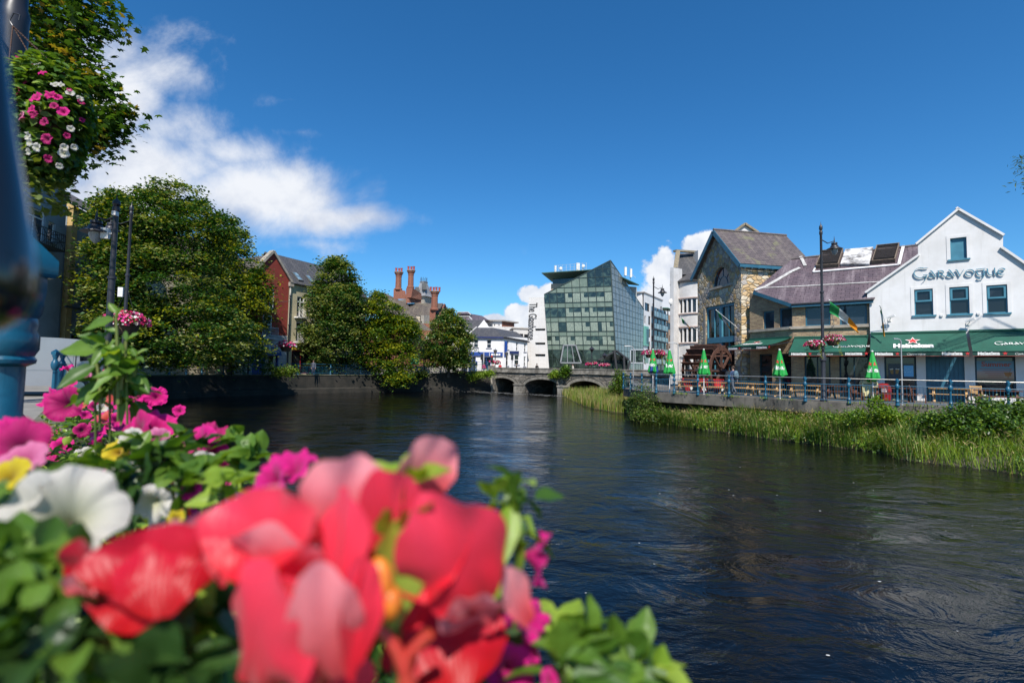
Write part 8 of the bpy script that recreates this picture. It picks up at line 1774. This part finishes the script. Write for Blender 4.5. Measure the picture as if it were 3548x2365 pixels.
def leaves(name, P, Dr, size, m_, parent, seed, asp=.5, droop=.35, upv=(0, 0, 1.)):
    """curved leaves: each a 6x4 patch with a folded midrib, starting at P and growing along Dr"""
    r_ = np.random.default_rng(seed); n = len(P); P = np.asarray(P, float)-np.array(origin(parent)); Dr = np.asarray(Dr, float); Dr /= np.linalg.norm(Dr, axis=1, keepdims=True)
    up = np.tile(np.array(upv, float), (n, 1))+r_.normal(0, .35, (n, 3)); S = np.cross(Dr, up); S /= np.linalg.norm(S, axis=1, keepdims=True)+1e-9; U = np.cross(S, Dr)
    L = (np.asarray(size)*r_.uniform(.75, 1.25, n))[:, None] if np.ndim(size) else (size*r_.uniform(.65, 1.3, n))[:, None]
    nu, nv = 7, 5; V = np.zeros((n, nu*nv, 3)); dr = droop*r_.uniform(.2, 1.3, (n, 1))
    for i in range(nu):
        u = i/(nu-1); w = (math.sin(math.pi*min(1, u**.8*1.0))**.85*.5+.015)*asp
        for j in range(nv):
            v = (j-(nv-1)/2)/((nv-1)/2); V[:, i*nv+j] = P+Dr*L*u+S*L*w*v+U*L*(abs(v)*w*.45+.03*math.sin(u*14)*abs(v))-np.array([0, 0, 1.])*(L*dr*u*u)
    F = np.array([(i*nv+j, (i+1)*nv+j, (i+1)*nv+j+1, i*nv+j+1) for i in range(nu-1) for j in range(nv-1)])[None]+(np.arange(n)*nu*nv)[:, None, None]; F = F.reshape(-1, 4)
    me = bpy.data.meshes.new(name); me.vertices.add(n*nu*nv); me.vertices.foreach_set('co', V.ravel()); me.loops.add(F.size); me.loops.foreach_set('vertex_index', F.ravel().astype(np.int32)); me.polygons.add(len(F)); me.polygons.foreach_set('loop_start', np.arange(0, F.size, 4, dtype=np.int32)); me.polygons.foreach_set('use_smooth', np.ones(len(F), bool))
    ms = m_ if isinstance(m_, list) else [m_]
    for x in ms: me.materials.append(x)
    if len(ms) > 1: me.polygons.foreach_set('material_index', np.repeat(r_.integers(0, len(ms), n), (nu-1)*(nv-1)).astype(np.int32))
    me.update(calc_edges=True); me.validate(); o = bpy.data.objects.new(name, me); COL.objects.link(o); o.parent = parent; return o
# planter boxes along the railing
boxm = mat('planter_green', (.02, .03, .025), .6); ZT = 1.17
bedP = lambda t, w, z: E0+D*t+Nn*(w-.0)+Vector((0, 0, z))
for i in range(6):
    t0 = -.9+1.05*i; m = MB(); q = lambda z: [bedP(t0, -.34, z), bedP(t0+1., -.34, z), bedP(t0+1., -.08, z), bedP(t0, -.08, z)]; b = thing('planter_box', ('flower box under the camera, full of begonias and petunias', 'second flower box along the near railing', 'third flower box along the near railing', 'fourth flower box along the near railing', 'fifth flower box along the near railing', 'farthest flower box along the near railing')[i], 'planter', bedP(t0+.5, -.2, .9), 'flower boxes hung on the near railing')
    m.hexa(q(.86), q(1.03)); m.build('trough', boxm, b); m = MB(); q2 = [bedP(t0+.01, -.33, 0), bedP(t0+.99, -.33, 0), bedP(t0+.99, -.09, 0), bedP(t0+.01, -.09, 0)]; m.hexa([p+Vector((0, 0, 1.031)) for p in q2], [p+Vector((0, 0, 1.045)) for p in q2]); m.build('soil', mat('soil', (.03, .02, .014), .95), b)
rg = np.random.default_rng(77)
plabels = ['petunia plant directly below the lens among the begonias', 'petunia plant beside the blue post foot, pink and white', 'petunia plant with magenta blooms in the middle of the flower row', 'petunia plant at the bend of the row near tall leafy stems', 'petunia plant farther along the railing, small in view', 'farthest petunia plant of the row beside the railing']
PL = []
for i in range(6):
    tc_ = (-.1, .38, .85, 1.5, 2.6, 4.2)[i]; sp_ = (.30, .28, .32, .5, .75, .9)[i]; p = thing('petunia_plant', plabels[i], 'flower plant', bedP(tc_, -.2, 1.04), 'petunia plants in the boxes'); PL.append(p)
    n = (420, 520, 760, 760, 720, 520)[i]; tt = rg.normal(tc_, sp_*.62, n); ww_ = rg.uniform(-.36 if i < 2 else -.44, .015, n); hz = rg.uniform(0, 1, n)
    z = 1.04+(ZT+.01-1.04)*hz**.7*(1-.35*((ww_+.19)/.22)**2)+rg.normal(0, .012, n)
    P = np.array([tuple(bedP(a, b2, c2)) for a, b2, c2 in zip(tt, ww_, z)]); Dr = rg.normal(0, 1, (n, 3)); Dr[:, 2] = np.abs(Dr[:, 2])*.6+.15; keep = np.linalg.norm(P-np.array((0, 0, EYE)), axis=1) > .26; P, Dr = P[keep], Dr[keep]
    leaves('foliage', P, Dr, .042, [NL, NL, NLD, NLY], p, 100+i, .48)
    m = MB()
    for k in range(40): a = bedP(rg.normal(tc_, sp_*.5), rg.uniform(-.3, -.08), 1.04); e = a+Vector((rg.normal(0, .05), rg.normal(0, .05), rg.uniform(.04, .12))); m.tube([a, a.lerp(e, .5)+Vector((.01, 0, .01)), e], .0016, 5, False)
    m.build('stems', leafm('stem_green', [(.10, .16, .03), (.14, .2, .05)]), p)
def F_(px, py, Y, rpx, m_, k, dx=0., dz=.5, dy=-1., plant=2): # a bloom placed at its spot in the row
    return flower(PL[plant], at(px, py, Y), rpx*Y/FPX, (dx, dy, dz), m_, k, spin=k*1.3)
for a in ((455, 1490, .98, 75, PUR, 0, -.5, .6, -1, 2), (540, 1465, 1.02, 70, MAG, 1, .5, .9, -.6, 2), (535, 1530, .95, 55, PNK, 4, .2, .3, -1, 2), (735, 1500, .92, 62, PUR, 2, .3, 1., -.5, 2), (680, 1535, .88, 72, MAG, 3, -.3, .5, -1, 2), (745, 1580, .86, 55, MAG, 5, .7, .1, -1, 2),
          (470, 1430, 1.5, 48, MAG, 1, .2, .8, -1, 3), (400, 1375, 1.6, 42, SAL, 2, 0, .5, -1, 3), (360, 1350, 1.7, 34, SAL, 4, -.4, .6, -1, 3), (440, 1390, 1.55, 45, MAG, 0, .3, 1., -.7, 3), (540, 1370, 1.7, 40, MAG, 5, .6, .5, -1, 3), (505, 1360, 1.8, 26, MAG, 3, 0, .6, -1, 3), (215, 1395, 1.2, 66, PUR, 4, .1, .3, -1, 2), (160, 1375, 1.3, 40, MAG, 2, -.5, .5, -1, 2), (245, 1320, 1.8, 28, MAG, 1, 0, .8, -1, 3), (230, 1270, 2.2, 22, MAG, 5, -.3, 1.2, -.4, 3), (620, 1420, 1.5, 22, MAG, 1, .3, .5, -1, 3),
          (340, 1310, 2.6, 20, MAG, 2, .3, .6, -1, 4), (300, 1300, 2.8, 18, PNK, 0, 0, .6, -1, 4), (400, 1325, 2.7, 18, MAG, 5, .3, .6, -1, 4), (560, 1385, 2.2, 18, MAG, 1, .6, .6, -1, 4), (365, 1282, 3.9, 10, MAG, 2, .3, .6, -1, 5), (400, 1295, 3.6, 12, PNK, 3, .3, .6, -1, 5),
          (450, 1515, .86, 38, WHI, 3, .2, .5, -1, 2), (500, 1610, .72, 62, WHI, 1, .5, .2, -1, 1), (420, 1640, .68, 50, WHI, 4, -.4, .7, -1, 1), (530, 1560, .8, 40, WHI, 0, 0, .8, -1, 2), (700, 1610, .75, 55, WHI, 2, .4, .4, -1, 2), (600, 1640, .7, 34, MAG, 0, .3, .2, -1, 1), (520, 1750, .55, 75, WHI, 5, .2, -.2, -1, 1), (660, 1690, .6, 40, MAG, 3, 0, .5, -1, 1), (775, 1620, .8, 42, MAG, 4, .5, .1, -1, 2), (330, 1640, .62, 30, PNK, 1, .2, .6, -1, 1),
          (62, 1520, .52, 88, PUR, 0, .3, .8, -.8, 1), (75, 1580, .50, 70, PNK, 3, .2, .9, -.7, 1), (10, 1490, .55, 60, MAG, 5, -.2, .6, -1, 1), (400, 1560, .85, 45, YEL, 4, .2, .6, -1, 2), (835, 1600, .84, 22, YEL, 0, .6, .7, -.6, 2), (850, 1565, .86, 20, YEL, 2, .3, .9, -.6, 2), (790, 1640, .82, 22, YEL, 1, .3, .5, -.6, 2), (610, 1790, .5, 30, YEL, 5, .3, .5, -.6, 1), (15, 1640, .42, 70, YEL, 3, .1, .8, -.8, 1),
          (1000, 1610, .42, 95, MAG, 1, -.2, 1., -.6, 0), (930, 1660, .40, 80, MAG, 4, -.5, .5, -1, 0), (1780, 2230, .36, 120, MAG, 2, .3, .2, -1, 0), (1850, 2150, .35, 75, MAG, 5, .8, .3, -.8, 0), (1760, 2330, .34, 95, MAG, 0, .1, .2, -1, 0), (1910, 2350, .33, 38, MAG, 3, .5, .7, -.5, 0), (1880, 1930, .36, 100, MAG, 2, 1.0, -.18, .10, 0), (1420, 2070, .42, 60, WHI, 3, .3, .4, -1, 0), (1400, 2230, .40, 55, WHI, 1, .2, .3, -1, 0)): F_(*a)
rb_ = random.Random(3)
for i in range(125):                       # the dense slope of smaller blooms running along the boxes
    t_ = rb_.choice((rb_.uniform(.55, 1.4), rb_.uniform(.9, 2.6), rb_.uniform(2, 5.2))); w_ = rb_.uniform(-.42, .0); hz_ = ZT+.03-.10*((w_+.17)/.17)**2+rb_.uniform(-.03, .06)
    flower(PL[2 if t_ < 1.1 else 3 if t_ < 2 else 4 if t_ < 3.4 else 5], bedP(t_, w_, hz_), rb_.uniform(.024, .034), (rb_.uniform(-.6, .9), rb_.uniform(-1, -.2), rb_.uniform(.2, 1)), rb_.choice((MAG, MAG, MAG, PUR, PUR, PNK, WHI, SAL)), i, spin=i*.7)
# big soft white petunia at the left
flower(PL[1], at(210, 1790, .33), 195*.33/FPX, (.35, -.75, .45), WHI, 1, spin=.6)
flower(PL[1], at(120, 1700, .34), 90*.34/FPX, (-.5, -.6, .6), WHI, 4, spin=1.6)
# leaf sprays that stand up around the blooms
def spray(px, py, Y, n, size, m_, par, seed, up=.7, spread=1., asp=.5, back=0.):
    r_ = np.random.default_rng(seed); c = np.array(at(px, py, Y)); P = np.tile(c, (n, 1))+r_.normal(0, .006*spread, (n, 3)); Dr = r_.normal(0, 1, (n, 3)); Dr[:, 2] += up; Dr[:, 1] += back; leaves('leaf_spray', P, Dr, size, m_, par, seed, asp)
    m = MB(); m.tube([c-np.array([0, -.01, .12]), c-np.array([0, -.005, .06]), c], .0022, 6, False); m.build('stem', leafm('stem_green', [(.10, .16, .03), (.14, .2, .05)]), par)
for i, a in enumerate(((1395, 1690, .30, 10, .032, NLY, 0), (1380, 1850, .26, 4, .03, NLY, 0), (1740, 1750, .36, 12, .026, NLY, 0), (1800, 1720, .37, 10, .024, NL, 0), (1790, 1870, .36, 5, .03, NL, 0), (1950, 2230, .38, 14, .035, NLY, 0), (2040, 2260, .37, 12, .035, NL, 0), (2180, 2300, .36, 12, .035, NL, 0), (2250, 2345, .36, 10, .03, NLY, 0), (2090, 2340, .34, 14, .032, NL, 0), (1960, 2330, .33, 14, .032, NL, 0), (1450, 2260, .4, 10, .03, NLY, 0), (820, 1530, .86, 8, .05, NL, 2), (880, 1580, .8, 9, .045, NL, 2), (840, 1620, .78, 12, .045, NL, 2), (600, 1590, .7, 16, .05, NL, 1), (520, 1620, .68, 16, .05, NLD, 1), (640, 1690, .6, 16, .045, NL, 1), (700, 1640, .7, 14, .045, NL, 1), (430, 1700, .55, 16, .04, NLD, 1), (300, 1640, .55, 14, .045, NL, 1), (700, 1560, .85, 12, .05, NLD, 2), (770, 1700, .52, 14, .035, NLY, 1), (620, 1530, .9, 12, .05, NL, 2), (470, 1560, .85, 12, .05, NL, 2),
                           (60, 1950, .30, 20, .034, NL, 1), (160, 2020, .28, 18, .028, NL, 1), (40, 2120, .27, 18, .032, NL, 1), (200, 2150, .26, 16, .026, NL, 1), (100, 2260, .25, 20, .026, NLD, 1), (330, 2200, .27, 14, .04, NLD, 0), (450, 2260, .3, 14, .05, NLD, 0), (300, 2330, .25, 16, .026, NL, 0), (20, 1800, .33, 14, .045, NL, 1), (650, 2170, .27, 6, .026, NLD, 0), (560, 2340, .26, 12, .04, NLD, 0), (1250, 2330, .3, 10, .035, NLD, 0), (1560, 2340, .34, 12, .04, NLD, 0), (1650, 2250, .36, 12, .04, NLD, 0))):
    spray(a[0], a[1], a[2], a[3], a[4], a[5], PL[a[6]], 300+i)
m = MB(); m.tube([at(1680, 2000, .38), at(1740, 1850, .37), at(1745, 1750, .36)], .0022, 6, False); m.tube([at(1740, 1850, .37), at(1790, 1790, .37), at(1800, 1730, .37)], .002, 6, False); m.tube([at(1790, 1800, .37), at(1830, 1790, .365), at(1850, 1860, .36)], .002, 6, False); m.build('stem', NLY, PL[0])
# ================================================================== begonia in front of the lens
beg = thing('begonia_plant', 'large out-of-focus coral red begonia bloom filling the lower centre', 'flower plant', bedP(.0, -.12, 1.05)); beg2 = thing('begonia_plant', 'smaller shaded red begonia left of the large coral bloom', 'flower plant', bedP(.12, -.2, 1.05))
def petal(par, px, py, Y, rx, ry, rot, m_, yaw=0., pitch=0., cup=.25, ruf=.10, seed=0, base=.55):
    r_ = random.Random(seed); C = at(px, py, Y); k = Y/FPX; right = Vector((math.cos(R(yaw)), math.sin(R(yaw)), 0)); fwd = Vector((-math.sin(R(yaw)), math.cos(R(yaw)), 0)); up = Vector((0, 0, 1))*math.cos(R(pitch))+fwd*math.sin(R(pitch)); nn = right.cross(up)   # towards the lens
    a = R(rot); ax = right*math.cos(a)+up*math.sin(a); ay = -right*math.sin(a)+up*math.cos(a); V = []; F = []; UV = []; n, kk = 44, 12; ph = [r_.uniform(0, 6.28) for _ in range(4)]
    for j in range(kk+1):
        f = j/kk
        for i in range(n):
            th = 2*math.pi*i/n; x = math.cos(th)*f; y = math.sin(th)*f; wd = 1-(1-base)*max(0, -y)**1.3; edge_ = 1+.05*math.sin(3*th+ph[0])+.03*math.sin(5*th+ph[1])+.012*math.sin(13*th+ph[2])
            z = cup*(x*x*1.1+y*y*.5)*min(rx, ry)+ruf*f**3*min(rx, ry)*(math.sin(4*th+ph[2])+.6*math.sin(7*th+ph[3]))-.16*min(rx, ry)*math.exp(-((x*3)**2))*(.6+.4*y)+.05*min(rx, ry)*math.sin(x*5+y*2.5+ph[0])*f+.03*min(rx, ry)*math.sin(x*9-y*3+ph[1])*f
            V.append(C+(ax*(x*rx*wd*edge_)+ay*(y*ry*edge_)+nn*z)*k-origin(par)); UV.append((x*.8+.5, (y+1)/2))
    for j in range(kk):
        for i in range(n): i2 = (i+1) % n; F.append((j*n+i, j*n+i2, (j+1)*n+i2, (j+1)*n+i))
    me = bpy.data.meshes.new('petal'); me.from_pydata([tuple(v) for v in V], [], F); me.materials.append(m_); l = me.uv_layers.new(name='UVMap')
    for p in me.polygons:
        p.use_smooth = True
        for li, v in zip(p.loop_indices, p.vertices): l.data[li].uv = UV[v]
    o = bpy.data.objects.new('petal', me); COL.objects.link(o); o.parent = par; return o
for i, a in enumerate((
    (beg, 1480, 1625, .300, 105, 125, -8, BEP, 25, -15, .2), (beg, 1000, 1790, .262, 200, 130, 10, BEP, -25, -30, .3), (beg, 1190, 1760, .250, 150, 190, -12, BEP, 10, -18, -.25), (beg, 1350, 1830, .256, 130, 210, 5, BEG, 30, -5, .25),
    (beg, 925, 1850, .240, 235, 150, 8, BEG, -18, 20, .45), (beg, 960, 1930, .232, 190, 125, -8, BEP, -10, -35, -.15), (beg, 1150, 1960, .226, 120, 260, 6, BEG, -35, 5, -.35), (beg, 1590, 1960, .250, 200, 250, 28, BEG, 22, -12, -.25), (beg, 1480, 1900, .262, 170, 160, 20, BEG, -10, 25, .3), (beg, 1640, 2120, .262, 130, 110, 35, BEP, 20, -40, .1),
    (beg, 1080, 2040, .236, 90, 150, 35, BEG, 40, 10, .3), (beg, 1010, 2080, .230, 110, 80, -20, BEP, -20, -30, .2), (beg, 1290, 1720, .285, 110, 120, 20, BEG, -20, -10, .3), (beg, 760, 1900, .27, 60, 130, 10, BEP, 50, 0, .3), (beg, 1400, 2060, .27, 110, 130, -15, BEG, 35, 10, .3),
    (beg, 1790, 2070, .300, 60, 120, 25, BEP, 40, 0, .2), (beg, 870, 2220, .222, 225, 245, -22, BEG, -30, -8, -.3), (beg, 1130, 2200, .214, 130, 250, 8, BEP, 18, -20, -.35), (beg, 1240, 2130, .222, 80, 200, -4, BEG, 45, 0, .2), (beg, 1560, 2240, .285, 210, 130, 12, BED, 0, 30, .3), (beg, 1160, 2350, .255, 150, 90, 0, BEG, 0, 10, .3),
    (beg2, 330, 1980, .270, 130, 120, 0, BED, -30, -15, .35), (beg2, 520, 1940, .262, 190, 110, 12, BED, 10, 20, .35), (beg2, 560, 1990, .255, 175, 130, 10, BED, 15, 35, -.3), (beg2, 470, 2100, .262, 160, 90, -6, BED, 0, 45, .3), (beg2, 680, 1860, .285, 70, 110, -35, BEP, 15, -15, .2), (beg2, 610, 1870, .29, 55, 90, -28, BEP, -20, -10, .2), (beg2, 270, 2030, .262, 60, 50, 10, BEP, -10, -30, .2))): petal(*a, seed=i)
bl = MB(); bl.ball(at(1310, 2030, .235), (.0075, .006, .013), 16, 10, .03); bl.ball(at(1350, 2085, .236), (.006, .006, .008), 14, 8, .03); bl.build('bud', mat('bud_orange', (.66, .20, .02), .4, (.55, .08, .02), 60, .5), beg)
m = MB()
for pts_ in (((1290, 2140), (1370, 2240), (1420, 2365), (1440, 2500)), ((1490, 2190), (1420, 2260), (1400, 2365), (1395, 2500)), ((1230, 2180), (1150, 2290), (1080, 2420))): m.tube([at(x, y, .245) for x, y in pts_], .0032, 8, False)
m.build('stems', mat('begonia_stem', (.42, .035, .025), .35, (.35, .09, .03), 40, .5), beg)
leaves('leaves', [tuple(at(1390, 1790, .262)), tuple(at(1370, 1800, .25)), tuple(at(740, 2180, .30)), tuple(at(800, 2120, .33)), tuple(at(560, 2330, .30)), tuple(at(1600, 2200, .33)), tuple(at(1450, 2300, .36)), tuple(at(860, 2060, .3))], [(.1, 0, 1), (0, -.05, -1), (-.6, .1, -.5), (-.1, .1, 1), (-.2, .2, .9), (.4, .3, .3), (.6, .2, -.1), (.2, .2, .8)], np.array([.030, .042, .09, .085, .08, .07, .06, .05]), [NLY, NLY, NLD, NLD], beg, 88, .62, .1)
leaves('leaves', [tuple(at(520, 2180, .30)), tuple(at(650, 2120, .31))], [(.1, .1, -.9), (.4, .1, -.4)], np.array([.08, .07]), NLD, beg2, 89, .7, .1)
# ================================================================== tall leafy plant left of centre
bal = thing('balsam_plant', 'tall upright plant with big pointed pale-veined leaves above the petunias', 'flower plant', at(330, 1400, 1.05)); m = MB()
S = lambda px, py, Y=1.0: at(px, py, Y)
stems = [[S(410, 1400), S(408, 1250), S(405, 1160), S(402, 1085)], [S(350, 1400), S(340, 1290), S(330, 1240), S(322, 1205)], [S(390, 1330), S(370, 1230), S(372, 1180)], [S(420, 1350), S(432, 1260), S(437, 1180)], [S(460, 1330), S(470, 1290), S(475, 1240)]]
for s_ in stems: m.tube(s_, [.0042, .0036, .003, .002][:len(s_)], 6, False)
m.build('stems', leafm('balsam_stem', [(.16, .22, .04), (.2, .22, .06)]), bal)
LV = []
for (bx, by, tx, ty, L_, dy) in ((400, 1105, 322, 1135, .052, -.2), (405, 1085, 384, 1056, .026, 0), (404, 1095, 408, 1068, .022, .1), (404, 1100, 425, 1072, .022, -.2), (405, 1150, 365, 1130, .03, -.4), (408, 1160, 380, 1150, .03, .3), (345, 1175, 300, 1162, .034, -.2), (350, 1170, 342, 1145, .026, 0), (355, 1170, 382, 1146, .03, .1), (372, 1205, 268, 1212, .05, -.1), (375, 1200, 350, 1260, .052, -.6), (378, 1205, 395, 1180, .03, .2), (372, 1200, 430, 1245, .056, -.5), (335, 1265, 278, 1320, .07, -.6), (330, 1260, 310, 1240, .03, 0), (437, 1180, 478, 1158, .03, -.1), (435, 1185, 458, 1178, .026, .3), (437, 1178, 436, 1155, .02, 0), (432, 1225, 456, 1205, .03, .1), (430, 1230, 428, 1200, .026, -.2), (427, 1235, 400, 1205, .03, .2), (475, 1235, 508, 1252, .04, -.3), (470, 1245, 485, 1285, .046, -.5), (470, 1230, 500, 1212, .028, .1), (472, 1235, 462, 1212, .024, 0), (405, 1295, 356, 1352, .07, -.7), (410, 1300, 450, 1290, .04, .2), (345, 1320, 290, 1385, .07, -.2), (465, 1300, 528, 1350, .06, -.2), (440, 1310, 500, 1325, .045, -.3), (330, 1205, 315, 1180, .024, 0), (325, 1210, 300, 1205, .026, .2), (322, 1215, 340, 1195, .022, .1), (332, 1300, 372, 1290, .035, .2)):
    a = S(bx, by); b2 = S(tx, ty); d = b2-a; LV.append((a, d+Vector((0, dy*d.length, 0)), d.length*1.08))
leaves('leaves', [tuple(a) for a, d, l in LV], [tuple(d) for a, d, l in LV], np.array([l for a, d, l in LV])*1.22, [leafm('balsam_leaf', [(.11, .21, .04), (.16, .27, .06), (.20, .30, .08)]), NL], bal, 91, .46, .10, (0, -1., .9))
for i, a in enumerate(((380, 1330, 1.02, 14, .06, NL), (330, 1385, 1.08, 14, .055, NL), (455, 1375, 1.05, 12, .055, NL), (408, 1255, 1.0, 8, .045, NLY), (395, 1200, 1.0, 7, .035, NL), (440, 1290, 1.0, 9, .05, NL), (345, 1290, 1.02, 8, .05, NL))): spray(a[0], a[1], a[2], a[3], a[4], a[5], bal, 600+i, .5)
# ================================================================== hanging petunia basket, top left
hb = thing('hanging_basket', 'overflowing basket of magenta and white petunias hanging at the top left', 'flower basket', at(150, 420, 2.45)); c = at(150, 420, 2.45); rg = np.random.default_rng(5)
k_ = 2.45/FPX; n = 5200; d = rg.normal(size=(n, 3)); d /= np.linalg.norm(d, axis=1, keepdims=True); rad = np.array([140*k_, 140*k_, 235*k_])
P = np.array(c)+d*rad*rg.uniform(.55, 1.04, (n, 1)); P[:, 0] += (P[:, 2] < c.z-.05)*(-.03); leaf_mesh('foliage', P, .042, [mleaf('basket_near_leaf', [(.035, .085, .014), (.075, .15, .02), (.12, .2, .03)], .35, .4), gr3], hb, 51, mi=rg.choice(2, n, p=[.9, .1]), shape='leaf', nrm=d)
m = MB(); m.lathe([(.03, -.16), (.11, -.13), (.15, -.02), (.155, .03)], c, 18); m.build('bowl', mat('basket_brown', (.08, .05, .03), .9), hb)
q = rg.uniform(0, 1, 420); a = rg.uniform(0, 6.28, 420); P = np.array(c)+np.stack([.13*np.cos(a)+rg.normal(0, .02, 420)-.05*q, .13*np.sin(a)+rg.normal(0, .02, 420), -.2-q*.25], 1); leaf_mesh('trailing_stems', P, .035, mleaf('trail_round', [(.14, .18, .03), (.10, .14, .03)], .4), hb, 52, shape='leaf', aspect=.9)
for i, (px, py, r_, mm) in enumerate(((70, 195, 17, MAG), (95, 222, 18, PUR), (120, 238, 15, WHI), (128, 220, 11, WHI), (145, 250, 14, MAG), (75, 292, 20, PUR), (55, 325, 20, MAG), (120, 335, 23, MAG), (173, 326, 20, MAG), (200, 336, 13, MAG), (105, 377, 17, MAG), (115, 395, 18, PUR), (218, 384, 19, MAG), (190, 290, 14, WHI), (210, 292, 13, WHI), (242, 320, 14, WHI), (278, 340, 12, WHI), (282, 352, 12, PUR), (70, 400, 18, PNK), (160, 480, 20, PUR), (92, 470, 16, WHI), (100, 492, 15, WHI), (125, 510, 17, WHI), (95, 525, 14, WHI), (220, 530, 17, WHI), (222, 510, 13, WHI), (245, 445, 13, WHI), (258, 510, 11, WHI), (165, 550, 15, PUR), (285, 415, 10, PUR), (240, 310, 8, PUR), (205, 575, 12, WHI), (40, 345, 16, PUR), (185, 365, 14, PUR), (150, 420, 16, PUR), (232, 470, 12, PUR))):
    dx = (px-150)/140; dz = (420-py)/235; yy = -math.sqrt(max(.05, 1-dx*dx-dz*dz)); Yf = 2.45+yy*140*k_; flower(hb, at(px, py, Yf-.02), r_*1.02*Yf/FPX, (dx, yy-.3, dz+.15), mm, i, spin=i*.9)
m = MB(); 
for a0 in (0, 2.1, 4.2):
    s_ = c+Vector((.14*math.cos(a0), .14*math.sin(a0), .2)); e_ = at(44, 90, 2.5)
    for k in range(26): p = s_.lerp(e_, k/26); p2 = s_.lerp(e_, (k+.8)/26); m.tube([p, p2], .0035, 5)
m.build('chain', mat('rusty_chain', (.09, .05, .035), .7, metal=.5), hb)
m = MB(); h0 = at(44, 90, 2.5); m.tube([h0+Vector((.0, 0, 0)), h0+Vector((-.02, 0, .03)), h0+Vector((.0, 0, .07)), h0+Vector((.035, 0, .06)), h0+Vector((.03, 0, .03))], .004, 6); m.build('hook', iron, hb)
